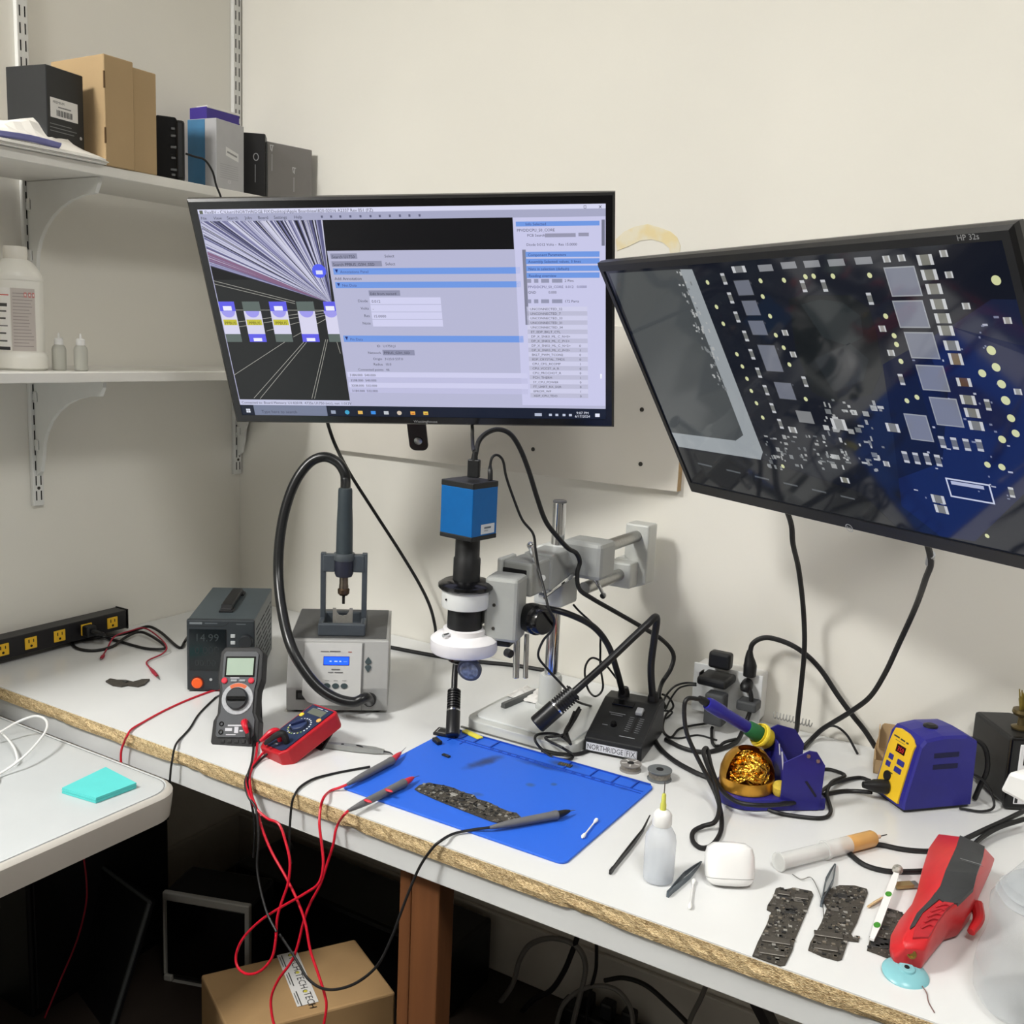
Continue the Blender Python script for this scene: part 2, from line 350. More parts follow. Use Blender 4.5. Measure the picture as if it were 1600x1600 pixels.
# ================================================================== folding plastic table
FT = pm('moulded_plastic', (196, 200, 201), .4, noise=.015, scale=14, bump=.08, bscale=500)
FTE = pm('moulded_plastic_edge', (196, 192, 184), .45, noise=.02, scale=14)
root = thing('folding_table', 'grey white moulded plastic folding table with rounded corner', 'table', (.1, -1.2, FLOOR))
zf = .757
def rrect(x0, y0, x1, y1, r, n=8):
    out = []
    for cx, cy, a0 in ((x1 - r, y1 - r, 0), (x0 + r, y1 - r, 90), (x0 + r, y0 + r, 180), (x1 - r, y0 + r, 270)):
        for i in range(n + 1):
            a = math.radians(a0 + 90 * i / n); out.append((cx + r * math.cos(a), cy + r * math.sin(a)))
    return out
x0, y0, x1, y1 = -0.0, -2.55, .700, -.785
def loop(ins, z, r): return [Vector((a, c, z)) for a, c in rrect(x0 + ins + .03, y0 + ins, x1 - ins, y1 - ins, r)]
mb = MB(); secs = [loop(.013, zf + .0, .045), loop(.0095, zf - .0005, .047), loop(.0085, zf + .0008, .048), loop(.004, zf - .001, .05), loop(0, zf - .006, .052), loop(.0, zf - .012, .052), loop(.004, zf - .048, .05), loop(.014, zf - .05, .045)]
mb.loft(secs[:3], caps=(1, 0)); mb.build('table_top', FT, root, True)
MB().loft(secs[2:], caps=(0, 1)).build('edge_skirt', FTE, root, True)
g0, g1 = loop(.0125, zf + .0004, .044), loop(.0108, zf + .0004, .045); n_ = len(g0)
MB().add(g0 + g1, [(i, (i + 1) % n_, n_ + (i + 1) % n_, n_ + i) for i in range(n_)]).build('edge_groove', pm('groove_grey', (142, 143, 143), .6), root, True)
for lx in (.14, .56):
    for ly in (-1.42, -2.3): MB().tube([(lx, ly, zf - .05), (lx, ly - .01, .4), (lx, ly - .02, FLOOR + .01)], .014, 12, 4).build('leg', pm('grey_powder_coat', (120, 122, 124), .4, .3), root, True)
# sticky notes and a white cable on it
root = thing('sticky_note_pad', 'turquoise sticky note pad on the folding table', 'note pad', Z(155, 1240, zf))
q = [Z(97, 1240, zf), Z(150, 1256, zf), Z(213, 1232, zf), Z(165, 1207, zf)]
NOTE = pm('turquoise_paper', (92, 206, 203), .6, noise=.03, scale=30)
mb = MB()
for k in range(6):
    dx = random.uniform(-.0006, .0006); dz = zf + .0006 + k * .0016
    mb.add([Vector((p.x + dx, p.y + dx, dz)) for p in q] + [Vector((p.x + dx, p.y + dx, dz + .0015)) for p in q], [(3, 2, 1, 0), (4, 5, 6, 7), (0, 1, 5, 4), (1, 2, 6, 5), (2, 3, 7, 6), (3, 0, 4, 7)])
mb.build('sheets', NOTE, root, True)
zc = zf + .0025
cable('charging_cable', 'white charging cable looped on the folding table', [('w', .16, -1.16, zc), (-40, 1228, 'z', zc), (0, 1209, 'z', zc + .004), (40, 1180, 'z', zc + .02), (70, 1145, 'z', zc + .035), (72, 1126, 'z', zc + .04), (55, 1119, 'z', zc + .04), (28, 1128, 'z', zc + .03), (2, 1143, 'z', zc + .02), (-40, 1168, 'z', zc)], .0022, WHITE)
cable('charging_cable', 'white cable arc inside the looped charging cable', [(-30, 1120, 'z', zc), (0, 1143, 'z', zc + .012), (20, 1165, 'z', zc + .012), (27, 1185, 'z', zc + .006), (24, 1192, 'z', zc + .004)], .002, WHITE)
# ================================================================== the two screens on wall arms
class Plane:
    def __init__(s, c, r, n):
        s.c = Vector(c); s.n = Vector(n).normalized(); r = Vector(r); s.r = (r - s.n * r.dot(s.n)).normalized(); s.u = s.n.cross(s.r)
        s.M = Matrix(((s.r.x, s.u.x, s.n.x, s.c.x), (s.r.y, s.u.y, s.n.y, s.c.y), (s.r.z, s.u.z, s.n.z, s.c.z), (0, 0, 0, 1)))
    def uv(s, x, y, off=0):
        d = ray(x, y); t = ((s.c + s.n * off) - CAM).dot(s.n) / d.dot(s.n); q = CAM + d * t - s.c
        return (q.dot(s.r), q.dot(s.u))
BEZ = pm('bezel_black', (20, 20, 22), .22, noise=.05, scale=30)
BEZM = pm('bezel_satin_black', (30, 30, 31), .38, noise=.08, scale=40)
def monitor(pl, Wd, Hd, bl, br, bt, bb_, label, bmat, depth=.03):
    root = thing('monitor', label, 'monitor', None, M=pl.M, group='screens on wall arms')
    w, h = Wd / 2, Hd / 2
    mb = MB()                                         # bezel ring, chamfered on the outer rim
    o0 = [(-w, -h), (w, -h), (w, h), (-w, h)]; i0 = [(-w + bl, -h + bb_), (w - br, -h + bb_), (w - br, h - bt), (-w + bl, h - bt)]
    def lp(p, z, e=0): return [Vector((x - math.copysign(e, x), y - math.copysign(e, y), z)) for x, y in p]
    mb.add(lp(o0, -.012) + lp(o0, -.004) + lp(o0, 0, .004) + lp(i0, 0, -.0006) + lp(i0, -.003), [(k * 4 + i, k * 4 + (i + 1) % 4, (k + 1) * 4 + (i + 1) % 4, (k + 1) * 4 + i) for k in range(4) for i in range(4)])
    mb.build('bezel', bmat, root)
    mb = MB(); mb.loft([lp(o0, -.012), lp(o0, -depth + .008, .003), lp(o0, -depth, .012), lp(o0, -depth - .018, .11)], smooth=False); back = mb.build('back_cover', BEZM, root)
    MB().bb((-.06, -.06, -depth - .024), (.06, .06, -depth - .017), .002).build('mount_plate', BLK, root)
    MB().bb((-w + bl - .001, -h + bb_ - .001, -.006), (w - br + .001, h - bt + .001, -.0022)).build('display_panel', BLKG, root)
    return root
P1 = Plane((.849, -.411, 1.538), (.912, .407, .041), (.388, -.828, -.406))
m1 = monitor(P1, .725, .428, .0155, .0145, .0165, .0165, 'wide black screen showing a circuit board viewer with blue bars', BEZ)
cv = Cv((0, 0, -.0021), (1, 0, 0), (0, 1, 0), .00005)
A = lambda x, y: P1.uv(280 + x * .2625, 290 + y * .2625, -.002)
B = lambda x, y: P1.uv(640 + x * .25, 290 + y * .25, -.002)
SX0, SX1, SY0, SY1 = -.3625 + .0155, .3625 - .0145, -.214 + .0165, .214 - .0165
hx = lambda f: SX0 + (SX1 - SX0) * f
def rc(p, q, col, L): cv.rect(min(p[0], q[0]), min(p[1], q[1]), max(p[0], q[0]), max(p[1], q[1]), col, L)
LAV = (182, 183, 211); LT = (215, 216, 240); BAR = (112, 152, 226); DK = (54, 56, 74)
cv.rect(SX0, SY0, SX1, SY1, LAV, 0)
yt1 = A(100, 170)[1]; yt2 = A(130, 214)[1]; ytb = B(1000, 1392)[1]
cv.rect(SX0, yt1, SX1, SY1, LT, 1); cv.rect(SX0, yt2, SX1, yt1, (166, 168, 196), 1)
xl = SX0 + .0015; xp = A(945, 800)[0]; xr = B(648, 300)[0]; yvb = A(350, 1272)[1]; ypt = A(880, 388)[1]
cv.rect(xl, yvb, xr, yt2, (12, 12, 14), 1)
cv.rect(xl, yvb, xp, A(300, 560)[1], (34, 36, 36), 2)
# fan of traces
O = A(905, 700); ytop = yt2; 
for i in range(150):
    t = i / 149
    if t < .62: e = (xl + (A(850, 215)[0] - xl) * (1 - t / .62), ytop)
    else: e = (xl, ytop - (ytop - A(190, 480)[1]) * ((t - .62) / .38))
    g = random.choice([(206, 206, 226), (150, 150, 186), (120, 120, 160), (190, 190, 214), (40, 40, 54), (92, 92, 132)])
    if .84 < t < .96 and random.random() < .4: g = (130, 96, 128)
    cv.line(O[0], O[1], e[0], e[1], .0009 + .0016 * random.random(), g, 3 + i % 3)
# clean the wedge under the fan apex
for (a, b_) in (((205, 566), (690, 690)), ((208, 585), (690, 702)), ((330, 740), (860, 742)), ((345, 812), (880, 742)), ((345, 842), (880, 756)), ((520, 865), (880, 768)), ((680, 900), (880, 790)), ((320, 1132), (630, 930)), ((445, 1265), (742, 930)), ((482, 1268), (758, 932)), ((790, 1268), (872, 915)), ((806, 1268), (884, 915)), ((960, 1000), (900, 800))):
    p, q = A(*a), A(*b_); cv.line(*p, *q, .0008, (176, 174, 166), 6)
PADW = A(340, 700)[0] - A(225, 700)[0]
for i, (zx, top) in enumerate(((222, 1), (372, 0), (532, 1), (695, 0), (856, 1))):
    x0_ = max(A(zx, 690)[0], xl); x1_ = min(A(zx + 103, 690)[0], xp); yA, yB = A(zx, 690)[1], A(zx, 930)[1]; dy = yA - yB
    cv.rect(x0_, yB, x1_, yA, (214, 212, 236), 7)
    c1, c2 = ((96, 94, 230), (92, 104, 100)) if top else ((92, 104, 100), (96, 94, 230))
    cv.rect(x0_, yA - dy * .23, x1_, yA, c1, 8); cv.rect(x0_, yB, x1_, yB + dy * .2, c2, 8)
    xm = (x0_ + x1_) / 2
    cv.poly([(xm + PADW * .36 * math.cos(a * math.pi / 10), yA - dy * .23 - dy * .16 * math.sin(a * math.pi / 10)) for a in range(11)], (158, 154, 236), 8)
    (cv.rect(xm - .008, yA - dy * .22, xm + .008, yA - dy * .11, (236, 236, 250), 9) if top else cv.rect(xm - .008, yB + dy * .02, xm + .008, yB + dy * .1, (236, 236, 250), 9))
    if i < 3:
        cv.rect(x0_ + .002, yA - dy * .58, x1_ - .002, yA - dy * .44, (196, 190, 60), 8); cv.text('PPBUS', xm, yA - dy * .56, .0055, (70, 66, 20), 9, 'c')
cx, cy = A(833, 508); cv.disc(cx, cy, .0125, (84, 96, 240), 8, 24); cv.rect(cx - .006, cy - .006, cx + .006, cy + .001, (220, 222, 246), 9)
# centre panel
xpr = B(700, 400)[0]; cv.rect(A(880, 390)[0], yvb - .004, xr + .002, ypt, LAV, 9)
x_ = A(888, 400)[0]
def ybar(zy): return A(930, zy)[1]
for z0, z1, t in ((492, 530, 'Annotations Panel'), (574, 610, 'Net Data'), (892, 930, 'Pin Data')):
    cv.rect(x_ + .004, B(300, (z1 - .0) * 1.05 + 2)[1] if 0 else ybar(z1), xpr - .004, ybar(z0), BAR, 10); cv.text(t, x_ + .016, ybar(z1) + .0028, .0048, (74, 84, 140), 11)
    cv.poly([(x_ + .007, ybar(z0) - .002), (x_ + .0125, ybar(z0) - .002), (x_ + .0098, ybar(z1) + .003)], (30, 40, 110), 11)
cv.rect(x_ + .003, ybar(436), x_ + .05, ybar(404), (142, 144, 170), 10); cv.text('Search U1750', x_ + .005, ybar(432), .005, DK, 11)
cv.rect(x_ + .003, ybar(482), x_ + .092, ybar(450), (142, 144, 170), 10); cv.text('Search PPBUS_G3H_SSD', x_ + .005, ybar(478), .005, DK, 11)
cv.text('Select', x_ + .098, ybar(430), .005, DK, 11); cv.text('Select', x_ + .098, ybar(476), .005, DK, 11); cv.text('Add Annotation', x_ + .004, ybar(562), .0052, DK, 11)
cv.rect(x_ + .062, ybar(656), x_ + .118, ybar(624), (142, 144, 170), 10); cv.text('Edit from record', x_ + .064, ybar(652), .0048, DK, 11)
for t, v_, z0 in (('Diode', '0.012', 666), ('Volts', '-', 710), ('Res', '15.0000', 754), ('Note', '', 798)):
    cv.rect(x_ + .062, ybar(z0 + 40), x_ + .189, ybar(z0), (208, 208, 238), 10); cv.text(t, x_ + .058, ybar(z0 + 28), .005, DK, 11, 'r')
    if v_: cv.text(v_, x_ + .065, ybar(z0 + 31), .005, DK, 11)
for t, v_, z0 in (('ID', 'U1750.J1', 960), ('Network', 'PPBUS_G3H_SSD', 1000), ('Origin', '3123.0 537.0', 1036), ('Radius', '10.0', 1068), ('Connected points', '46', 1100)):
    cv.text(t, x_ + .07, ybar(z0), .0046, DK, 11, 'r')
    if t == 'Network': cv.rect(x_ + .073, ybar(z0 + 8), x_ + .132, ybar(z0 - 24), (142, 144, 170), 10)
    cv.text(v_, x_ + .075, ybar(z0), .0046, DK, 11)
for i, t in enumerate(('3184.000  540.000', '3208.000  540.000', '3208.000  532.000', '3184.000  532.000')):
    zz = 1108 + i * 31; cv.rect(x_ + .001, ybar(zz + 30), xpr, ybar(zz), (206, 206, 236) if i % 2 == 0 else (190, 190, 222), 10); cv.text(t, x_ + .005, ybar(zz + 25), .0046, DK, 11)
cv.rect(xpr + .001, B(720, 870)[1], xpr + .007, B(700, 400)[1], (128, 130, 150), 11)
# side panel
xs = B(652, 300)[0]; cv.rect(xs, ytb + .006, SX1 - .001, yt2, (200, 200, 232), 10)
bx0 = B(664, 240)[0]; bx1 = B(1187, 240)[0]; cv.rect(bx0, B(900, 252)[1], bx1, B(900, 222)[1], BAR, 11); cv.text('Info Selected', bx0 + .016, B(800, 248)[1], .0046, (60, 72, 130), 12)
cv.text('PPVDDCPU_S0_CORE', bx0 + .001, B(800, 286)[1], .0046, DK, 12); cv.text('PCB Search', bx0 + .018, B(800, 318)[1], .0044, DK, 12)
cv.rect(B(845, 300)[0], B(900, 322)[1], B(1038, 300)[0], B(900, 298)[1], (150, 150, 174), 11); cv.rect(B(1055, 300)[0], B(900, 318)[1], B(1120, 300)[0], B(900, 296)[1], (150, 150, 174), 11)
cv.text('Diode 0.012 Volts -  Res 15.0000', bx0 + .016, B(800, 376)[1], .0044, DK, 12)
bx0 = B(724, 430)[0]; bx1 = B(1187, 430)[0]
for z0, t in ((412, 'Component Parameters'), (455, 'Assembly Selected: values, 3 lines'), (500, 'Nets in selection (default)'), (543, 'Reading overview')):
    cv.rect(bx0, B(900, z0 + 34)[1], bx1, B(900, z0)[1], BAR, 11); cv.text(t, bx0 + .004, B(800, z0 + 28)[1], .0046, (44, 56, 116), 12)
for zz in (594, 722):
    for a, b_ in ((735, 760), (778, 805), (822, 872), (890, 955)): cv.rect(B(a, zz)[0], B(900, zz + 12)[1], B(b_, zz)[0], B(900, zz - 12)[1], (148, 150, 176), 11)
    cv.text('2 Pins' if zz < 700 else '172 Parts', B(968, zz)[0], B(900, zz + 8)[1], .0046, DK, 12)
cv.text('PPVDDCPU_S0_CORE  0.012   0.0000', B(740, 634)[0], B(900, 640)[1], .0044, (70, 70, 120), 12); cv.text('GND            0.000', B(740, 668)[0], B(900, 674)[1], .0044, DK, 12)
for i in range(20):
    zz = 770 + i * 28.5; y0_ = B(900, zz + 14)[1]; y1_ = B(900, zz - 14)[1]
    cv.rect(B(742, 1000)[0], y0_, B(1113, 1000)[0], y1_, (206, 206, 232) if i % 2 == 0 else (188, 188, 212), 11)
    cv.text((['UNCONNECTED_32', 'UNCONNECTED_7', 'UNCONNECTED_33', 'UNCONNECTED_31', 'UNCONNECTED_34', 'ET_EDP_BKLT_CTL', 'DP_X_SNK0_ML_C_N<0>', 'DP_X_SNK0_ML_C_P<1>', 'DP_X_SNK0_ML_C_N<2>', 'DP_X_SNK0_ML_C_P<3>', 'BKLT_PWM_TCON2', 'EDP_CRYSTAL_TMDS', 'CPU_CFG_RCOMP', 'CPU_VCCST_A_R', 'CPU_PROCHOT_R', 'PCH_THERM', 'SY_CPU_POWER', 'FT_UART_RX_D2R', 'EPROM_WP', 'XDP_CPU_TDO'])[i], B(762, 1000)[0], y0_ + .0016, .0043, DK, 12)
    if i > 7: cv.text('01'[i % 3 == 0], B(1060, 1000)[0], y0_ + .0016, .0043, DK, 12)
cv.rect(B(1200, 300)[0], B(1200, 375)[1], B(1220, 300)[0], B(1200, 212)[1], (120, 122, 142), 12)
# status and task bar
cv.rect(SX0, ytb - .001, A(1015, 1290)[0], yvb, (196, 198, 224), 10); cv.text('Connected to: Board Memory: U1:0201R  4735a U1750 (vcc), net: 1.012V', SX0 + .004, A(350, 1296)[1], .005, DK, 11)
cv.rect(SX0, SY0, SX1, ytb, (18, 26, 44), 12); cv.rect(SX0 + .026, SY0, A(880, 1340)[0], ytb, (116, 124, 148), 13); cv.text('Type here to search', SX0 + .04, SY0 + .005, .006, (60, 64, 84), 14)
for k in range(2):
    for l in range(2): cv.rect(SX0 + .010 + k * .0042, SY0 + .0055 + l * .0042, SX0 + .0138 + k * .0042, SY0 + .0093 + l * .0042, (220, 224, 236), 13)
for zx, c in ((918, (150, 160, 180)), (1000, (60, 160, 200)), (1078, (224, 180, 90)), (1155, (60, 140, 224)), (1232, (190, 194, 200)), (1310, (206, 190, 170)), (1390, (232, 170, 70)), (1467, (220, 190, 80))):
    x = A(zx, 1345)[0]; y = SY0 + .0085; cv.rect(x - .0045, y - .0035, x + .0045, y + .0035, c, 13) if zx not in (1000, 1310) else cv.disc(x, y, .0045, c, 13)
    if zx >= 1390: cv.rect(x - .0025, y - .002, x + .003, y - .0005, (190, 60, 40), 14)
cv.text('9:07 PM', B(1080, 1412)[0], SY0 + .0105, .0048, (226, 230, 244), 13, 'c'); cv.text('6/17/2024', B(1080, 1440)[0], SY0 + .0035, .0048, (226, 230, 244), 13, 'c')
for zx in (880, 920, 965, 1005): cv.rect(B(zx - 9, 1420)[0], SY0 + .006, B(zx + 9, 1420)[0], SY0 + .0105, (186, 194, 214), 13)
cv.rect(B(782, 1420)[0], SY0 + .0055, B(826, 1420)[0], SY0 + .0115, (176, 184, 204), 13); cv.rect(B(1160, 1420)[0], SY0 + .005, B(1188, 1420)[0], SY0 + .012, (226, 230, 244), 13)
cv.text('FlexBV - C:\\Users\\NORTHRIDGE FIX\\Desktop\\Apple Boardview\\820-02016 A2337 Rev 051 (FZ)', SX0 + .012, SY1 - .0085, .0052, DK, 3)
cv.rect(SX0 + .003, SY1 - .009, SX0 + .009, SY1 - .003, (92, 98, 84), 3)
for i, t in enumerate(('File', 'View', 'Search', 'Jobs', 'Board', 'Settings', 'Help')): cv.text(t, A((130, 205, 285, 392, 470, 565, 685)[i], 200)[0], yt2 + .003, .0052, DK, 3)
for i, zx in enumerate((850, 905, 960, 1020, 1080, 1140, 1195, 1255, 1315, 1372, 1432)): cv.rect(A(zx - 6, 190)[0], yt2 + .0035, A(zx + 6, 190)[0], yt2 + .0075, (96, 98, 124), 3)
cv.text('x', B(1182, 140)[0], SY1 - .0085, .007, DK, 3); cv.frame(B(1088, 132)[0], SY1 - .0085, B(1104, 132)[0], SY1 - .0035, .0006, DK, 3)
SCR1 = attr_mat('backlit_screen', .35, 1.0, .3)
cv.build('screen_picture', SCR1, m1)
cv = Cv((0, 0, 0), (1, 0, 0), (0, 1, 0), .0001); cv.text('Westinghouse', P1.uv(665, 660)[0], -.214 + .0055, .0055, (150, 150, 152), 0, 'c'); cv.build('brand_mark', PRINT, m1)
MB().bb((.338, -.214 + .1, -.0005), (.3405, -.214 + .108, .0006)).build('power_light', pm('led_white', (230, 230, 235), .4, emit=(220, 225, 235), es=.6), m1)

P2 = Plane((1.584, -.506, 1.449), (.861, -.508, .006), (-.435, -.743, -.509))
m2 = monitor(P2, .725, .428, .012, .013, .013, .022, 'tilted glossy black screen showing a magnified blue circuit board', BEZM)
cv = Cv((0, 0, -.0021), (1, 0, 0), (0, 1, 0), .00005)
Q = lambda x, y: P2.uv(920 + x * .425, 340 + y * .425, -.002)
S2 = (-.3625 + .012, -.214 + .022, .3625 - .013, .214 - .013)
cl = lambda p: (min(max(p[0], S2[0]), S2[2]), min(max(p[1], S2[1]), S2[3]))
K = .00034
def cp(x, y, w, h, col, L=4, ends=None):
    a, b_ = Q(x, y); k = K * (1 - .12 * (x - 800) / 800); x0, y0 = cl((a - w * k / 2, b_ - h * k / 2)); x1, y1 = cl((a + w * k / 2, b_ + h * k / 2))
    if x1 - x0 < 1e-5 or y1 - y0 < 1e-5: return
    cv.rect(x0, y0, x1, y1, col, L)
    if ends == 'x':
        e = (x1 - x0) * .22; cv.rect(x0, y0, x0 + e, y1, (196, 198, 200), L + 1); cv.rect(x1 - e, y0, x1, y1, (196, 198, 200), L + 1)
    if ends == 'y':
        e = (y1 - y0) * .22; cv.rect(x0, y0, x1, y0 + e, (190, 192, 196), L + 1); cv.rect(x0, y1 - e, x1, y1, (190, 192, 196), L + 1)
cv.rect(*S2, (17, 21, 32), 0)
def pg(pts, col, L): cv.poly([cl(Q(*p)) for p in pts], col, L)
pg([(380, 190), (1080, 160), (1320, 640), (1300, 900), (1000, 1010), (640, 865)], (20, 24, 34), 1)
pg([(1080, 540), (1330, 400), (1640, 480), (1720, 900), (1420, 1190), (1290, 1170), (1150, 1060), (1120, 800)], (16, 25, 64), 1)
pg([(1330, 400), (1480, 300), (1640, 300), (1720, 520)], (24, 32, 58), 1)
pg([(75, 205), (335, 190), (568, 800), (540, 820), (305, 790)], (70, 74, 76), 2); pg([(335, 190), (380, 190), (640, 862), (632, 890), (330, 842), (305, 790), (540, 820), (568, 800)], (150, 156, 160), 3)
pg([(305, 845), (640, 890), (1000, 1010), (1150, 1180), (380, 1010)], (24, 26, 30), 2)
pg([(735, 300), (790, 285), (960, 285), (1030, 330), (1060, 430), (1080, 560), (1040, 650), (900, 680), (820, 640), (760, 480)], (22, 26, 28), 3)
pg([(780, 320), (850, 300), (930, 310), (1000, 360), (1010, 440), (950, 470), (860, 440)], (34, 40, 42), 4); pg([(830, 520), (960, 460), (1030, 520), (1010, 600), (900, 640)], (32, 37, 40), 4)
for c in ((1155, 235, 120, 100), (1185, 355, 120, 95), (1225, 470, 115, 95), (1265, 590, 110, 95), (1315, 715, 110, 110), (1213, 772, 95, 105)):
    cp(c[0], c[1], c[2] + 10, c[3] + 10, (150, 154, 160), 3); cp(*c, (118, 122, 136), 5)
for c in ((570, 258, 85, 60), (597, 332, 80, 60), (622, 405, 85, 60), (668, 517, 95, 115), (722, 637, 95, 75)):
    cp(c[0], c[1], c[2] + 6, c[3] + 6, (44, 46, 50), 3); cp(*c, (108, 112, 124), 5); cp(c[0] + c[2] * .3, c[1] - c[3] * .3, 9, 9, (60, 62, 70), 6)
cp(795, 733, 85, 55, (126, 128, 130), 5); cp(920, 760, 75, 50, (140, 142, 142), 5, 'x')
for x, y in ((1237, 155), (1253, 210), (1270, 262), (1287, 318), (1302, 370), (1314, 415), (1335, 470), (1395, 670), (1410, 718), (1425, 765), (1285, 1035), (1297, 1072), (1118, 772)): cp(x, y, 62, 38, (120, 120, 112), 5, 'x')
cp(1350, 520, 55, 45, (120, 104, 80), 5, 'x'); cp(1380, 605, 60, 34, (90, 66, 50), 5, 'x')
for x, y in ((650, 185), (735, 175), (820, 170), (910, 165), (1010, 158)): cp(x, y, 74, 26, (134, 136, 140), 5)
for x, y in ((497, 225), (522, 295), (545, 365), (577, 435), (600, 502), (625, 570), (652, 634), (677, 700), (705, 758), (1467, 688), (1555, 1010), (1034, 298), (795, 603), (1150, 595), (790, 252), (866, 250)): cp(x, y, 22, 46, (112, 114, 112), 5, 'y')
cp(552, 190, 74, 26, (120, 122, 124), 5, 'x'); cp(750, 780, 45, 28, (130, 130, 128), 5, 'x'); cp(942, 965, 46, 26, (120, 120, 110), 5, 'x')
for x, y in ((1165, 880), (1205, 885), (1245, 887), (1285, 893), (1300, 825), (1345, 830), (1390, 835), (1437, 837)): cp(x, y, 26, 52, (104, 106, 108), 5, 'y')
for x, y in ((1080, 408), (1112, 497), (722, 423), (752, 503), (1095, 152), (1150, 148), (1305, 132), (1325, 210), (1388, 325), (1540, 378), (1578, 640), (1095, 905)): cp(x, y, 30, 24, (150, 150, 146), 5, 'x')
for i in range(70):
    x = random.uniform(860, 1085); y = random.uniform(670, 930); cp(x, y, random.choice((9, 14, 30)), random.choice((9, 22, 12)), random.choice(((150, 152, 152), (112, 116, 118), (180, 182, 182))), 5)
for i in range(60):
    x = random.uniform(650, 880); y = random.uniform(800, 930); cp(x, y, random.choice((9, 14, 22)), random.choice((8, 20, 12)), random.choice(((120, 124, 126), (90, 94, 98), (150, 152, 152))), 5)
for i in range(70):
    t = random.random(); cp(340 + 160 * t + random.uniform(-25, 25) , 200 + 440 * t, random.choice((8, 12)), random.choice((8, 16)), random.choice(((120, 124, 126), (170, 172, 172))), 5)
for i in range(46):
    cp(random.uniform(1180, 1560), random.uniform(330, 1090), random.choice((7, 12, 20)), random.choice((6, 8)), random.choice(((120, 126, 150), (170, 174, 190))), 4)
for d in ((437, 238), (470, 328), (495, 390), (545, 502), (565, 547), (582, 592), (598, 637), (617, 682), (640, 735), (632, 232), (718, 230), (797, 217), (827, 215), (898, 215), (1033, 212), (640, 290), (667, 362), (688, 432), (717, 478), (738, 540), (1092, 362), (1123, 434), (1132, 466), (1148, 528), (1170, 673), (1207, 660), (798, 667), (714, 914), (1480, 488, 16), (1498, 550, 15), (1518, 612, 15), (1533, 672, 16), (1553, 737, 14), (1570, 793, 14), (1520, 815, 14), (1466, 908, 12), (1519, 917, 13), (1498, 230, 16), (1465, 1170, 9), (1447, 572, 14)):
    a, b_ = Q(d[0], d[1]); r_ = (d[2] if len(d) > 2 else 10) * K; cv.disc(a, b_, r_, (206, 210, 160), 6)
a, b_ = Q(1310, 955); c, d = Q(1495, 1055); cv.frame(a, d, c, b_, .0022, (196, 202, 222), 5); a, b_ = Q(1330, 967); c, d = Q(1455, 1000); cv.rect(a, d, c, b_, (176, 182, 206), 5)
for i in range(6):      # connector pads along the lower edge
    pg([(400 + 105 * i, 900 + 24 * i), (452 + 105 * i, 912 + 24 * i), (454 + 105 * i, 918 + 24 * i), (402 + 105 * i, 906 + 24 * i)], (84, 88, 92), 4)
SCR2 = attr_mat('glossy_backlit_screen', .06, .95, .55)
cv.build('screen_picture', SCR2, m2)
cv = Cv((0, 0, 0), (1, 0, 0), (0, 1, 0), .0001); cv.text('HP 32s', .3625 - .05, .214 - .0105, .0062, (160, 162, 164), 0, 'c')
a, b_ = P2.uv(1327, 825); n_ = 24
for i in range(n_):
    t0, t1 = 2 * math.pi * i / n_, 2 * math.pi * (i + 1) / n_
    cv.poly([(a + .0068 * math.cos(t0), b_ + .0068 * math.sin(t0)), (a + .0068 * math.cos(t1), b_ + .0068 * math.sin(t1)), (a + .0056 * math.cos(t1), b_ + .0056 * math.sin(t1)), (a + .0056 * math.cos(t0), b_ + .0056 * math.sin(t0))], (176, 178, 180), 0)
cv.text('hp', a, b_ - .0025, .0062, (176, 178, 180), 0, 'c'); cv.build('brand_mark', PRINT, m2)
# arms
def arm(pl, wallp, label, tab=None):
    root = thing('screen_wall_mount', label, 'wall mount', wallp, group='wall arms for the screens')
    bk = pl.M @ Vector((0, 0, -.058)); wp = Vector(wallp)
    MB().bb(wp + Vector((-.05, -.012, -.09)), wp + Vector((.05, 0, .09)), .004).build('wall_plate', BLK, root, True)
    el = (wp + bk) / 2 + Vector((.14, .02, 0)); el.z = wp.z; a0 = wp + Vector((0, -.04, 0))
    b2 = Vector((bk.x, bk.y, wp.z))
    mb = MB().tube([a0, el], .02, 12, 1, flat=1); mb.cyl(wp, a0, .02); mb.build('lower_arm', BLK, root, True)
    MB().tube([el + Vector((0, 0, .045)), b2 + Vector((0, 0, .045)), bk], .017, 12, 3).build('upper_arm', BLK, root, True)
    MB().cyl(el - Vector((0, 0, .03)), el + Vector((0, 0, .07)), .022, bev=.003).build('elbow_joint', BLK, root, True)
    mb = MB().bb((-.055, -.055, -.0605), (.055, .055, -.0555), .002, M=pl.M); mb.build('tilt_head', BLK, root, True)
    if tab:
        (x0, y0), (x1, y1) = pl.uv(*tab[0], -.064), pl.uv(*tab[1], -.064)
        mb = MB(); xm = (x0 + x1) / 2; hw = abs(x1 - x0) / 2
        pts = [(xm - hw, -.05), (xm - hw, y1 + .014)] + [(xm - hw + .012 - .012 * math.cos(t * math.pi / 12), y1 + .012 - .012 * math.sin(t * math.pi / 12)) for t in range(0, 7)] + [(xm + hw - .012 + .012 * math.sin(t * math.pi / 12), y1 + .012 - .012 * math.cos(t * math.pi / 12)) for t in range(0, 7)] + [(xm + hw, -.05)]
        mb.prism(pts, -.066, -.061, 'z', M=pl.M); mb.build('tilt_bracket', BLKG, root, True)
        c = pl.M @ Vector((xm, y1 + .022, -.061)); MB().lathe([(.008, 0), (.008, .002), (.004, .003)], c, pl.n, 16).build('bracket_bolt', STEEL, root, True)
arm(P1, (.80, -.018, 1.43), 'black folding mount behind the left screen with rounded tilt bracket', ((637, 668), (670, 703)))
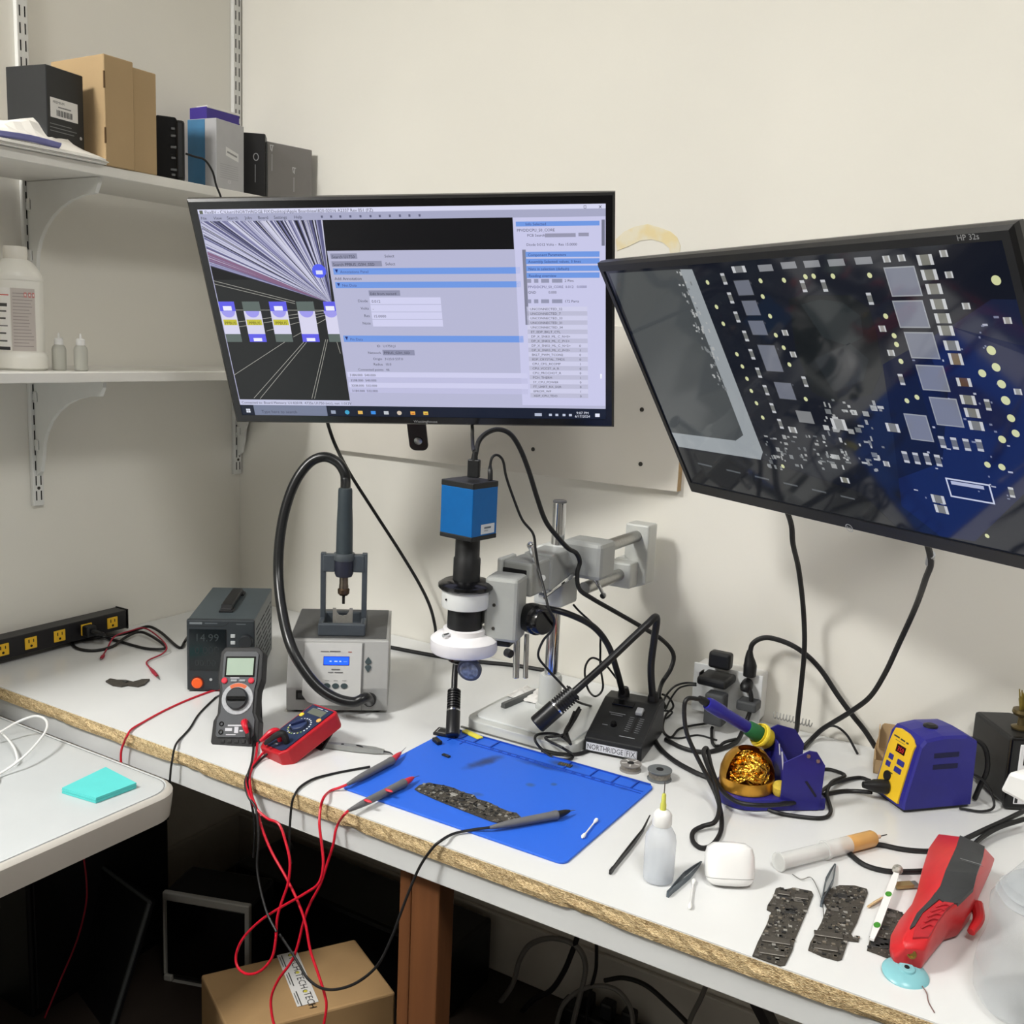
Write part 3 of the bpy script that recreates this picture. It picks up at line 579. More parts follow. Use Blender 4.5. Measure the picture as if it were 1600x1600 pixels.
arm(P2, (1.62, 0, 1.42), 'black folding wall mount behind the tilted right screen')
# ================================================================== left end of the bench
# --- power strip along the left wall
YEL = pm('yellow_socket', (232, 184, 44), .4, noise=.04, scale=50)
root = thing('power_strip', 'black metal power strip with yellow sockets along the left wall', 'power strip', (.02, -.64, T + .015))
mb = MB().bb((.001, -.92, T + .013), (.041, -.388, T + .056), .002); mb.build('housing', pm('strip_black', (24, 23, 26), .35, noise=.1, scale=30), root, True)
MB().bb((.001, -.3885, T + .011), (.043, -.384, T + .058), .0015).build('end_cap', BLKG, root, True)
for i, k in enumerate([(-40, 1031), (4, 1019), (48, 1006.7), (92.7, 994.9), (134.8, 984), (175.2, 972.3)]):
    p = XP(*k, .041); y, z = p.y, T + .0345
    so = MB().bb((.0405, y - .0135, z - .0125), (.0435, y + .0135, z + .0125), .0012).build('socket', YEL, root, True)
    if i != 4:
        mb = MB(); mb.bb((.0434, y - .0065, z + .001), (.0438, y - .0042, z + .0085)); mb.bb((.0434, y + .0042, z + .0015), (.0438, y + .0062, z + .008)); mb.cyl((.0434, y, z - .006), (.0438, y, z - .006), .0028, n=10)
        h = mb.build('pin_holes', DRK, so, True); h['kind'] = 'stuff'
p = XP(134.8, 984, .044)
root = thing('power_plug', 'black power plug pushed into the fourth yellow socket', 'plug', (.044, p.y, T + .0345))
mb = MB().bb((.0440, p.y - .012, T + .021), (.066, p.y + .012, T + .046), .004); mb.build('plug_body', BLK, root, True)
MB().tube([(.066, p.y, T + .034), (.095, p.y + .008, T + .03), Z(158, 990, T + .012), Z(172, 1000, T + .004)], [.006, .0045, .0036, .0033], 8).build('strain_relief', BLK, root, True)
c8 = lambda x, y, z=.0035: (x * .275, 900 + y * .275, 'z', T + z)
cable('mains_cable', 'black power cord from the strip looping to the power supply', [(170, 998, 'z', T + .004), c8(700, 378), c8(830, 412), c8(940, 410, .01), c8(890, 360, .012), c8(800, 318, .012), c8(720, 345, .012), c8(640, 400, .004), c8(540, 424), c8(450, 415), c8(412, 388), c8(430, 365), c8(560, 350, .008), c8(700, 330, .014), c8(790, 300, .016), c8(850, 288, .012), c8(920, 325, .008), c8(1020, 408), c8(1055, 365, .01), (300, 985, 'd', 2.02)], .0033, RUB)
cable('test_lead', 'red test lead with small clip beside the power strip', [c8(585, 450), c8(610, 410), c8(650, 345, .018), c8(740, 312, .02), c8(820, 296, .02), c8(900, 345, .016), c8(946, 400, .014), c8(925, 440, .006), c8(850, 475), c8(832, 495), c8(850, 520)], .0017, pm('dull_red_cable', (158, 30, 52), .4, noise=.06, scale=80))
for (a, b, lab) in (((850, 520), (905, 585), 'red sleeved clip pointing at the power supply'), ((592, 448), (570, 475), 'red sleeved clip pointing at the loose board scrap')):
    p, q = W(c8(*a, .004)), W(c8(*b, .003)); d = (q - p)
    root = thing('test_clip', lab, 'test clip', p, group='clips of the red test lead')
    MB().tube([p, p + d * .4, p + d * .8], [.002, .0042, .003], 8, 3).build('sleeve', MATS['dull_red_cable'], root, True)
    MB().tube([p + d * .8, q], [.0022, .0008], 6, 2).build('tip', STEEL, root, True)
root = thing('board_scrap', 'small dark loose circuit board scrap on the bare bench', 'circuit board', Z(198, 1068))
s = [Z(*k, T + .0005) for k in ((165, 1066), (172, 1062), (183, 1064), (196, 1064), (208, 1067), (222, 1063), (234, 1063), (226, 1071), (216, 1074), (200, 1072), (190, 1074), (176, 1072))]
mb = MB(); n_ = len(s); mb.add(s + [p + Vector((0, 0, .003)) for p in s], [list(range(n_))[::-1], list(range(n_, 2 * n_))] + [(i, (i + 1) % n_, n_ + (i + 1) % n_, n_ + i) for i in range(n_)])
PCB = pm('pcb_dark', (64, 60, 54), .5, noise=.3, scale=250)
mb.build('board', PCB, root, True)
MB().box(Z(196, 1068) + Vector((0, 0, .0045)), (.01, .006, .003)).build('chip', pm('chip_grey', (70, 70, 68), .45), root, True)

# --- bench power supply
SL = pm('slate_case', (66, 75, 79), .45, noise=.05, scale=60, bump=.1, bscale=700); SLD = pm('slate_front', (44, 49, 53), .42, noise=.05, scale=50)
root = thing('bench_power_supply', 'slate grey bench power supply with orange button and top handle', 'power supply', (.448, -.564, T), math.radians(37.2))
MB().bb((0, .008, .006), (.128, .26, .146), .002).build('case', SL, root)
MB().bb((-.001, 0, .003), (.129, .012, .147), .003).build('front_panel', SLD, root)
for x in (.015, .113):
    for y in (.02, .24): MB().cyl((x, y, 0), (x, y, .007), .007, n=12).build('foot', RUB, root)
MB().bb((.004, -.0012, .044), (.075, .001, .128), .001).build('display_window', pm('smoked_window', (20, 26, 29), .12), root)
cv = Cv((0, -.0012, 0), (1, 0, 0), (0, 0, 1), .0001)
cv.text('14.99', .014, .104, .015, (44, 52, 54), 0); cv.text('0.000', .014, .079, .015, (25, 31, 34), 0); cv.text('00.00', .014, .054, .013, (32, 38, 40), 0); cv.build('display_digits', attr_mat('surface_print', .5), root)
cv = Cv((0, 0, 0), (1, 0, 0), (0, 0, 1), .0001); cv.rect(.005, .1378, .029, .1420, (112, 118, 122)); cv.rect(.034, .139, .058, .141, (84, 90, 95)); cv.rect(.094, .138, .112, .1398, (92, 98, 102))
cv.poly([(0, .1345), (.066, .1345), (.074, .1375), (.079, .1425), (.0805, .1425), (.0755, .1365), (.067, .1333), (0, .1333)], (22, 25, 28)); cv.build('front_marking', PRINT, root)
BTN = pm('button_grey', (176, 180, 182), .4)
for z in (.115, .1015): MB().bb((.083, -.002, z - .0035), (.092, .001, z + .0035), .001).build('button', BTN, root)
MB().lathe([(.013, 0), (.0135, .012), (.012, .014)], (.113, 0, .106), (0, -1, 0), 24).build('knob', pm('knob_black', (34, 37, 40), .45), root)
b = MB().lathe([(.0105, 0), (.0105, .003), (.009, .0045)], (.019, 0, .019), (0, -1, 0), 24).build('power_button', pm('orange_button', (240, 96, 36), .35), root); b['label'] = 'round orange power button'
MB().lathe([(.0125, 0), (.0125, .0015), (.0108, .0015)], (.019, 0, .019), (0, -1, 0), 24).build('button_ring', pm('dark_red_ring', (96, 34, 26), .4), root)
MB().lathe([(.0028, 0), (.0028, .0015)], (.045, 0, .026), (0, -1, 0), 12).build('indicator', BTN, root)
mb = MB(); mb.prism([(.06, .146), (.06, .152), (.07, .160), (.2, .160), (.21, .152), (.21, .146), (.195, .146), (.19, .151), (.08, .151), (.075, .146)], .053, .075, 'x', bev=.0015); mb.build('carry_handle', BLK, root)
for y in (.068, .202): MB().bb((.050, y - .012, .1455), (.078, y + .012, .1505), .0015).build('handle_bracket', BLK, root)
mb = MB()
for i in range(22):
    for j in range(9):
        if (i + j) % 7 == 6: continue
        y = .03 + i * .0098; z = .025 + j * .012; mb.box((.1281, y + (j % 2) * .004, z), (.0006, .005, .0035))
v_ = mb.build('vent_slots', pm('vent_dark', (34, 38, 40), .8), root); v_['kind'] = 'stuff'
for x, m_ in ((.088, BLK), (.108, REDW)): MB().lathe([(.006, 0), (.006, .012), (.004, .014)], (x, 0, .022), (0, -1, 0), 12, m_).build('binding_post', None, root)
cable('supply_lead', 'red lead running from the power supply over the bench edge', [('w', .558, -.518, T + .02), (345, 1077, 'z', T + .006), (335, 1080), (289, 1097), (247, 1117), (209, 1137, 'z', T + .003), (199, 1149, 'z', T + .002), (194, 1160, 'y', -.770), (189, 1178, 'y', -.772), (187, 1230, 'y', -.774), ('w', .45, -.770, .62)], .002, REDW)
cable('supply_lead', 'thin black lead running from the power supply over the bench edge', [('w', .545, -.53, T + .02), (340, 1088, 'z', T + .004), (334, 1094), (311, 1117), (297, 1139), (280, 1156, 'z', T + .003), (273, 1168, 'y', -.770), (269, 1188, 'y', -.772), (266, 1212, 'y', -.774), (262, 1280, 'y', -.772)], .0019, RUB)

# --- grey digital multimeter leaning on its stand
pl = Plane((.692, -.663, .8745), (.862, .505, .05), (.43, -.778, .458))
root = thing('multimeter', 'dark grey multimeter with red keys leaning on its stand', 'multimeter', None, M=Matrix.Translation(pl.M @ Vector((0, -.087, -.01))) @ pl.M.to_3x3().to_4x4())
G = Matrix.Translation((0, .087, .01))       # face centre in root space
HS = pm('meter_holster', (19, 19, 21), .45, noise=.08, scale=80); FACE = pm('meter_face', (74, 76, 80), .42, noise=.04, scale=60)
ol = [(-.030, .087), (.030, .087), (.038, .078), (.039, .03), (.034, .01), (.034, -.03), (.040, -.042), (.041, -.078), (.034, -.087), (-.034, -.087), (-.041, -.078), (-.040, -.042), (-.034, -.03), (-.034, .01), (-.039, .03), (-.038, .078)]
mb = MB().prism(ol, -.032, 0, 'z', M=G, bev=.002); mb.build('holster', HS, root)
inn = [(-.027, .079), (.027, .079), (.031, .074), (.0305, .025), (.028, .012), (.028, -.028), (.033, -.04), (.033, -.066), (.030, -.07), (-.030, -.07), (-.033, -.066), (-.033, -.04), (-.028, -.028), (-.028, .012), (-.0305, .025), (-.031, .074)]
mb = MB().prism(inn, -.001, .0025, 'z', M=G, bev=.0008); mb.build('front_face', FACE, root)
mb = MB().bb((-.0265, .034, .0022), (.0265, .070, .0032), .0006, M=G); lc = mb.build('lcd_frame', BLKG, root)
MB().bb((-.0235, .037, .0030), (.0235, .067, .0036), M=G).build('lcd', pm('lcd_green_grey', (160, 178, 162), .25), root)
for x, m_ in ((-.0255, 'r'), (-.009, 'g'), (.006, 'g'), (.0215, 'r')):
    mb = MB()
    if m_ == 'r': mb.lathe([(.0052, .002), (.0052, .0045), (.0035, .0055)], (x, .0275, 0), (0, 0, 1), 16, M=G); o = mb.build('round_key', pm('red_key', (206, 44, 62), .35), root)
    else: mb.bb((x - .0055, .0255, .002), (x + .0055, .0295, .0042), .0008, M=G); mb.build('key', pm('key_grey', (150, 154, 158), .4), root)
mb = MB().lathe([(.0275, .0015), (.0275, .0035), (.0268, .0040)], (0, -.004, 0), (0, 0, 1), 32, M=G); mb.build('dial_scale', pm('dial_silver', (170, 172, 176), .35, noise=.12, scale=260), root)
mb = MB()
for i in range(10):
    a0, a1 = math.radians(55 + i * 7), math.radians(62 + i * 7)
    mb.add([(.0268 * math.cos(a0), -.004 + .0268 * math.sin(a0), .0043), (.0268 * math.cos(a1), -.004 + .0268 * math.sin(a1), .0043), (.0205 * math.cos(a1), -.004 + .0205 * math.sin(a1), .0043), (.0205 * math.cos(a0), -.004 + .0205 * math.sin(a0), .0043)], [(0, 1, 2, 3)], None, G)
mb.build('orange_sector', pm('orange_print', (206, 96, 50), .5), root)
k = MB().lathe([(.0195, .003), (.019, .009), (.017, .011)], (0, -.004, 0), (0, 0, 1), 28, M=G).build('rotary_dial', pm('dial_dark', (40, 42, 46), .4), root)
MB().bb((-.0165, -.0075, .010), (.0165, -.0005, .015), .0015, M=G).build('dial_grip', BLKG, k)
for x, y in ((-.024, -.047), (-.024, -.061)):
    MB().lathe([(.0042, .002), (.0042, .0035), (.0025, .0035), (.0025, .0022)], (x, y, 0), (0, 0, 1), 14, M=G).build('jack', BLKG, root)
cv = Cv((0, .087, .0126), (1, 0, 0), (0, 1, 0), .0001)
for x0, y0, x1, y1 in ((-.013, -.051, .012, -.0485), (-.017, -.059, -.005, -.054), (-.001, -.0625, .006, -.052), (.008, -.06, .014, -.0575), (-.015, -.066, .002, -.0645), (-.016, .0315, .0, .033)): cv.rect(x0, y0, x1, y1, (196, 196, 202))
cv.build('face_print', PRINT, root)
for x in (-.02, -.008, .004, .016): MB().bb((x - .0035, -.0795, -.004), (x + .0035, -.0735, .0012), .001, M=G).build('grip_rib', HS, root)
mb = MB().prism([(-.026, .06), (.026, .06), (.022, -.07), (-.022, -.07)], -.003, 0, 'z', M=G @ Matrix.Translation((0, .055, -.030)) @ Matrix.Rotation(math.radians(32), 4, 'X') @ Matrix.Translation((0, -.06, 0))); mb.build('tilt_stand', BLK, root)
# plugs
def W2(M, p): return M @ Vector(p)
MM = wm(root) @ G
root = thing('probe_plug', 'red plug in the grey multimeter', 'plug', W2(MM, (.018, -.044, .004)))
MB().tube([W2(MM, (.017, -.043, .003)), W2(MM, (.018, -.046, .014)), W2(MM, (.022, -.054, .018)), W2(MM, (.026, -.064, .016))], [.0052, .0056, .0048, .003], 10, 4).build('boot', REDW, root, True)
root = thing('probe_plug', 'black plug in the grey multimeter', 'plug', W2(MM, (.024, -.06, .004)))
MB().tube([W2(MM, (.024, -.058, .003)), W2(MM, (.026, -.062, .012)), W2(MM, (.028, -.072, .014)), W2(MM, (.030, -.082, .012))], [.0052, .0054, .0046, .003], 10, 4).build('boot', RUB, root, True)

# --- red multimeter lying tilted
pl = Plane((.817, -.646, .842), (.984, -.165, .052), (-.106, -.337, .935))
root = thing('multimeter', 'red multimeter with blue face lying in front of the hot air station', 'multimeter', None, M=Matrix.Translation(pl.M @ Vector((0, -.064, -.03))) @ pl.M.to_3x3().to_4x4())
G = Matrix.Translation((0, .064, .03))
RH = pm('red_holster', (178, 22, 34), .42, noise=.05, scale=70)
ol = [(-.030, .064), (.030, .064), (.035, .058), (.035, -.05), (.026, -.064), (-.026, -.064), (-.035, -.05), (-.035, .058)]
MB().prism(ol, -.031, .0, 'z', M=G, bev=.003).build('holster', RH, root)
MB().prism([(-.0285, .058), (.0285, .058), (.029, -.05), (.023, -.056), (-.023, -.056), (-.029, -.05)], -.001, .0018, 'z', M=G).build('face_plate', pm('navy_face', (36, 48, 76), .45, noise=.06, scale=60), root)
MB().bb((-.018, .036, .0016), (.020, .051, .0028), .0006, M=G).build('lcd', pm('lcd_olive', (104, 108, 98), .3), root)
for x, c in ((-.0235, (232, 200, 60)), (.0235, (240, 176, 90))): MB().lathe([(.0046, .001), (.0046, .003), (.003, .004)], (x, .0285, 0), (0, 0, 1), 16, M=G).build('round_key', pm('key_%d' % c[1], c, .4), root)
k = MB().lathe([(.0165, .0015), (.0165, .0025), (.0158, .0028)], (0, .004, 0), (0, 0, 1), 28, M=G).build('dial_base', pm('dial_rim', (24, 28, 38), .4), root)
k = MB().lathe([(.0145, .002), (.014, .0065), (.013, .0072)], (0, .004, 0), (0, 0, 1), 28, M=G).build('rotary_dial', pm('dial_navy', (48, 60, 96), .45), root)
MB().box((0, 0, .0095), (.0245, .0045, .0055), .001, M=G @ Matrix.Translation((0, .004, 0)) @ Matrix.Rotation(.9, 4, 'Z')).build('dial_grip', pm('dial_navy_dark', (28, 38, 78), .4), k)
cv = Cv((0, .064, .0318), (1, 0, 0), (0, 1, 0), .0001)
for i in range(22):
    a = 2 * math.pi * i / 22; cv.disc(.0205 * math.cos(a), .004 + .0205 * math.sin(a), .0015, [(226, 228, 230), (214, 206, 90), (150, 190, 90)][i % 3 if i > 8 else 0])
cv.rect(-.010, .0535, .004, .0550, (200, 202, 206)); cv.rect(.010, .0535, .018, .0548, (200, 202, 206)); cv.text('COM', -.006, -.049, .003, (220, 222, 226), 0); cv.build('face_print', PRINT, root)
for x in (-.018, .0, .017): MB().lathe([(.0045, .001), (.0045, .0026), (.0028, .0026)], (x, -.038, 0), (0, 0, 1), 14, M=G).build('jack', BLKG, root)
mb = MB().prism([(-.025, .0), (.025, .0), (.02, -.09), (-.02, -.09)], -.003, 0, 'z', M=G @ Matrix.Translation((0, .052, -.03)) @ Matrix.Rotation(math.radians(28), 4, 'X')); mb.build('tilt_stand', BLK, root)
MM = wm(root) @ G
root = thing('probe_plug', 'red plug in the red multimeter', 'plug', W2(MM, (-.0, -.038, .004)))
MB().tube([W2(MM, (0.0, -.038, .002)), W2(MM, (0.0, -.038, .02)), W2(MM, (-.004, -.048, .024)), W2(MM, (-.012, -.066, .017))], [.0052, .0060, .0052, .003], 10, 4).build('boot', REDW, root, True)
root = thing('probe_plug', 'black plug in the red multimeter', 'plug', W2(MM, (.017, -.038, .004)))
MB().tube([W2(MM, (.017, -.038, .002)), W2(MM, (.017, -.038, .02)), W2(MM, (.010, -.048, .022)), W2(MM, (-.002, -.066, .014))], [.0054, .0062, .0054, .003], 10, 4).build('boot', RUB, root, True)

# --- hot air rework station
SIL = pm('silver_front', (158, 158, 156), .38, .25, noise=.03, scale=30); HTOP = pm('hot_air_top', (72, 73, 73), .5, noise=.06, scale=60)
root = thing('hot_air_station', 'silver hot air station with blue display, dark top and three oval keys', 'hot air station', (.677, -.529, T), math.radians(37))
HW, HD, HH = .188, .245, .135
prof = [(0, .006), (-.002, .05), (.012, .085), (.032, .133), (.034, HH), (HD, HH), (HD, .006)]
MB().prism(prof, 0, HW, 'x', bev=.0015).build('case', SIL, root)
MB().bb((.002, .040, HH - .001), (HW - .006, HD - .002, HH + .0012), .0005).build('top_cover', HTOP, root)
for x in (.02, HW - .02):
    for y in (.02, HD - .02): MB().cyl((x, y, 0), (x, y, .007), .009, n=12).build('foot', RUB, root)
# sloping fascia: local frame on the slanted front (x, up the slope)
def front(y0, z0, y1, z1): 
    d = Vector((0, y1 - y0, z1 - z0)).normalized(); return Vector((0, y0, z0)), d
FO, FD = front(-.002, .05, .032, .133); SLL = math.hypot(.034, .083); NN = Vector((1, 0, 0)).cross(FD)
FM = Matrix(((1, 0, NN.x, FO.x), (0, FD.y, NN.y, FO.y), (0, FD.z, NN.z, FO.z), (0, 0, 0, 1)))
FM = Matrix.Translation((0, -.001, 0)) @ FM
LF = pm('light_silver_fascia', (184, 184, 182), .4, .15, noise=.02, scale=30)
fp = [(.03, .085), (.138, .085), (.138, -.012), (.128, -.025), (.108, -.031), (.06, -.031), (.04, -.025), (.03, -.012)]
MB().prism(fp, -.004, .004, 'z', M=FM, bev=.001).build('fascia', LF, root)
MB().bb((.0665, .043, .0035), (.115, .060, .0048), .0005, M=FM).build('display_bezel', pm('display_blue_edge', (30, 60, 150), .3), root)
MB().bb((.068, .0445, .0045), (.1135, .0585, .0050), M=FM).build('display', pm('blue_display', (20, 70, 240), .3, emit=(24, 84, 255), es=1.1), root)
cv = Cv(FM @ Vector((0, 0, .005)), (1, 0, 0), FD, .0001)
for i, w_ in enumerate((.004, .006, .004)): cv.rect(.078 + i * .009, .0495, .078 + i * .009 + w_, .0515, (206, 224, 255))
cv.rect(.104, .0495, .111, .051, (120, 160, 255))
cv.rect(.061, .068, .076, .0695, (104, 104, 104)); cv.rect(.078, .0682, .098, .070, (90, 90, 90)); cv.rect(.112, .0675, .119, .069, (150, 70, 60))
cv.rect(.082, .0345, .098, .0365, (96, 96, 96)); cv.rect(.076, .029, .086, .0308, (110, 110, 110)); cv.rect(.088, .029, .104, .0308, (90, 90, 90))
for x in (.075, .091, .107): cv.rect(x - .004, .0145, x + .004, .0152, (120, 120, 118))
cv.build('front_print', PRINT, root)
DG = pm('dark_teal_key', (42, 58, 62), .45)
for x in (.075, .091, .107):
    mb = MB(); mb.add([(x + .0065 * math.cos(2 * math.pi * i / 18), .005 + .005 * math.sin(2 * math.pi * i / 18), zz) for zz in (.003, .0058) for i in range(18)], [list(range(18))[::-1], list(range(18, 36))] + [(i, (i + 1) % 18, 18 + (i + 1) % 18, 18 + i) for i in range(18)], None, FM); mb.build('oval_key', DG, root)
for s_, y_ in ((1, .051), (-1, .040)):
    pts = [(.150 + .0062 * math.cos(math.pi * i / 12), y_ - s_ * .0048 * math.sin(math.pi * i / 12)) for i in range(13)] + [(.150 - .003, y_ + s_ * .005), (.150, y_ + s_ * .009), (.150 + .003, y_ + s_ * .005)]
    MB().prism(pts, -.001, .0022, 'z', M=FM).build('arrow_key', DG, root)
MB().bb((.140, -.04, -.004), (.1408, .086, .0012), M=FM).build('panel_seam', pm('seam_dark', (90, 90, 90), .6), root)
sw = MB().bb((.018, -.004, .028), (.036, .001, .046), .001).build('power_switch', BLK, root); MB().bb((.020, -.006, .031), (.034, -.003, .044), .0015).build('rocker', BLKG, sw)
MB().lathe([(.0125, 0), (.0125, .010), (.0115, .016), (.0105, .018)], (.155, -.001, .030), (0, -.94, .1), 20).build('hose_connector', RUB, root)
# cradle on top
CG = pm('cradle_grey', (66, 72, 78), .45, noise=.05, scale=60)
cr = MB(); cr.bb((.052, .048, HH + .001), (.142, .058, HH + .026), .003); cr.bb((.052, .135, HH + .001), (.142, .145, HH + .026), .003); cr.bb((.052, .05, HH + .001), (.062, .143, HH + .026), .003); cr.bb((.132, .05, HH + .001), (.142, .143, HH + .026), .003); cr.bb((.056, .052, HH + .001), (.138, .141, HH + .006))
cradle = cr.build('handle_cradle', CG, root)
for x in (.0575, .1365):
    MB().prism([(.095, HH + .006), (.105, HH + .006), (.103, HH + .13), (.101, HH + .155), (.087, HH + .155), (.086, HH + .13)], x - .005, x + .005, 'x', bev=.0015).build('upright', CG, root)
    MB().bb((min(x, .097 + (.017 if x > .097 else -.017)), .085, HH + .118), (max(x, .097 + (.017 if x > .097 else -.017)), .103, HH + .152), .002).build('side_rest', CG, root)
mb = MB().prism([(.078, HH + .006), (.116, HH + .006), (.116, HH + .050)] + [(.110, HH + .050), (.1085, HH + .042), (.104, HH + .036), (.097, HH + .0345), (.090, HH + .036), (.0855, HH + .042), (.084, HH + .050), (.078, HH + .050)], .074, .0765, 'y'); mb.build('nozzle_rest', pm('rest_metal', (150, 148, 142), .4, .4, noise=.1, scale=80), root)
# handpiece standing in the cradle
hp = Vector((.699, -.397, 0)); R37 = root
root = thing('hot_air_handpiece', 'dark hot air handpiece with thick hose held upright in its cradle', 'hot air gun', (hp.x, hp.y, .989))
GH = pm('grip_slate', (52, 61, 66), .5, noise=.05, scale=80)
MB().lathe([(.0125, 1.216), (.0135, 1.212), (.0140, 1.18), (.0152, 1.15), (.0158, 1.11), (.016, 1.088)][::-1], hp, (0, 0, 1), 20).build('grip', GH, root, True)
MB().lathe([(.0195, 1.076), (.0205, 1.079), (.0205, 1.087), (.0195, 1.090)], hp, (0, 0, 1), 24).build('collar', pm('collar_grey', (74, 80, 84), .4), root, True)
MB().lathe([(.0155, 1.044), (.018, 1.05), (.0185, 1.076)], hp, (0, 0, 1), 24).build('heater_shroud', pm('shroud_navy', (42, 44, 58), .45), root, True)
MB().lathe([(.0088, 1.018), (.0092, 1.024), (.0085, 1.03), (.0085, 1.046)], hp, (0, 0, 1), 20).build('heater_tube', pm('heat_metal', (130, 120, 108), .3, .9, noise=.15, scale=60), root, True)
MB().lathe([(.0075, 1.006), (.0112, 1.010), (.0116, 1.018), (.009, 1.0205)], hp, (0, 0, 1), 20).build('nozzle_clamp', pm('nozzle_brown', (96, 78, 62), .35, .8), root, True)
MB().lathe([(.0028, .989), (.003, 1.006)], hp, (0, 0, 1), 14).build('nozzle_tip', pm('tip_dark', (40, 38, 36), .4, .6), root, True)
hs = [('w', hp.x, hp.y, 1.205), (540, 752, 'd', 1.955), (538, 738, 'd', 1.955), (527, 722, 'd', 1.955), (507, 714, 'd', 1.955), (484, 723, 'd', 1.955), (462, 752, 'd', 1.95), (446, 795, 'd', 1.945), (437, 845, 'd', 1.94), (435, 900, 'd', 1.93), (441, 955, 'd', 1.90), (453, 1005, 'd', 1.865), (472, 1042, 'd', 1.85), (497, 1073, 'd', 1.845), (525, 1091, 'd', 1.845), (553, 1097, 'd', 1.848), (571, 1090, 'd', 1.855)]
MB().tube([W(t) for t in hs] + [wm(R37) @ Vector((.155, -.018, .032))], .0098, 14, 8).build('hose', pm('hose_black', (24, 25, 26), .3), root, True)
# ================================================================== repair mat and what lies on it
mx0, mx1, my0, my1 = .970, 1.372, -.712, -.405
MC = Vector(((mx0 + mx1) / 2, (my0 + my1) / 2, T))
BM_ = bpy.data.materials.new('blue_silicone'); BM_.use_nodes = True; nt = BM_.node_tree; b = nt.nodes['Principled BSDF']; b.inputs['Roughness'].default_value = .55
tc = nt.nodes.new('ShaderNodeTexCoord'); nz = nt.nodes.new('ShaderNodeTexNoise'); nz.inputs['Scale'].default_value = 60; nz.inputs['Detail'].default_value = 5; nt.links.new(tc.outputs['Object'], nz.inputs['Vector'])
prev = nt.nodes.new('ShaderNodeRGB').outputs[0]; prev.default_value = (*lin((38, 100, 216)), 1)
for (x, y, wx, wy, ang, col, amt) in ((757, 1194, .014, .045, -.25, (36, 48, 80), .85), (1008, 1225, .034, .012, .1, (24, 36, 58), .9), (880, 1197, .03, .012, .1, (40, 48, 60), .6), (850, 1200, .06, .012, .1, (26, 46, 104), .7), (828, 1230, .008, .008, 0, (60, 80, 90), .6), (865, 1229, .006, .006, 0, (60, 78, 84), .6), (745, 1245, .012, .007, .3, (50, 76, 110), .5), (975, 1236, .012, .006, 0, (30, 46, 80), .5)):  # stain spots and one long dark smudge mixed into the mat colour
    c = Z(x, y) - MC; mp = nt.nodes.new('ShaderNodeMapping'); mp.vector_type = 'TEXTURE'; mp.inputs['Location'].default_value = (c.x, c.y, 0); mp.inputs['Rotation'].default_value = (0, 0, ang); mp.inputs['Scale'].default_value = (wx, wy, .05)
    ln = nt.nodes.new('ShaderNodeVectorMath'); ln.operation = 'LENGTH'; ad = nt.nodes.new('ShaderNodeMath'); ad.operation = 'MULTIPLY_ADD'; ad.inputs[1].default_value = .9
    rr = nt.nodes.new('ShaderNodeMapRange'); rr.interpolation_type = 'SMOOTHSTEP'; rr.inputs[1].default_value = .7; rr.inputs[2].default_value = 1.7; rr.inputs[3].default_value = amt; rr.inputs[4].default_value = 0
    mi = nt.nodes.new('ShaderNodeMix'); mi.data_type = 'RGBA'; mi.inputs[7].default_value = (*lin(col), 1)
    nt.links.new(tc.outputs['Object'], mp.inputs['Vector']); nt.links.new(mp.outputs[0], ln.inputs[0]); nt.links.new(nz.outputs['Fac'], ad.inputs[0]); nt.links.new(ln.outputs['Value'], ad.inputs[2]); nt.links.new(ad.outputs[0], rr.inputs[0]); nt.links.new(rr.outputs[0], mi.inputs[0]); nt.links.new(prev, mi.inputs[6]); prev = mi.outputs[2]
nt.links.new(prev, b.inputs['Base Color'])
root = thing('repair_mat', 'bright blue silicone repair mat with stains and a dark smudge', 'mat', MC)
MH = .004
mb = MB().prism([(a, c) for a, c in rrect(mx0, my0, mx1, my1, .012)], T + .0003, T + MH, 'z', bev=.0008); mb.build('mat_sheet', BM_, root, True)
MR = pm('blue_ridge', (24, 70, 174), .5, noise=.05, scale=40)
def ridge(a, c, w=.0022, h=.0022):
    p, q = Vector((*a, T + MH)), Vector((*c, T + MH)); d = (q - p).normalized(); k = Vector((-d.y, d.x, 0)) * w / 2
    MB().add([p - k, q - k, q + k, p + k] + [v + Vector((0, 0, h)) for v in (p - k, q - k, q + k, p + k)], [(3, 2, 1, 0), (4, 5, 6, 7), (0, 1, 5, 4), (1, 2, 6, 5), (2, 3, 7, 6), (3, 0, 4, 7)]).build('ridge', MR, root, True)
ridge((mx0 + .006, my1 - .003), (mx1 - .006, my1 - .003)); ridge((mx0 + .006, my1 - .042), (mx1 - .006, my1 - .042), .0015, .001); ridge((mx0 + .006, my1 - .034), (mx1 - .006, my1 - .034), .0015, .001)
for x in (.986, 1.012, 1.04, 1.075, 1.22, 1.27, 1.31, 1.345): ridge((x, my1 - .004), (x, my1 - .034), .002, .002)
for x in (.998, 1.024): ridge((x, my1 - .034), (x, my1 - .055), .0015, .0012)
for i in range(14): 
    x = 1.08 + i * .018; MB().box((x, my1 - .038, T + MH + .0004), (.007, .003, .0008)).build('raised_mark', MR, root, True)
zm = T + MH
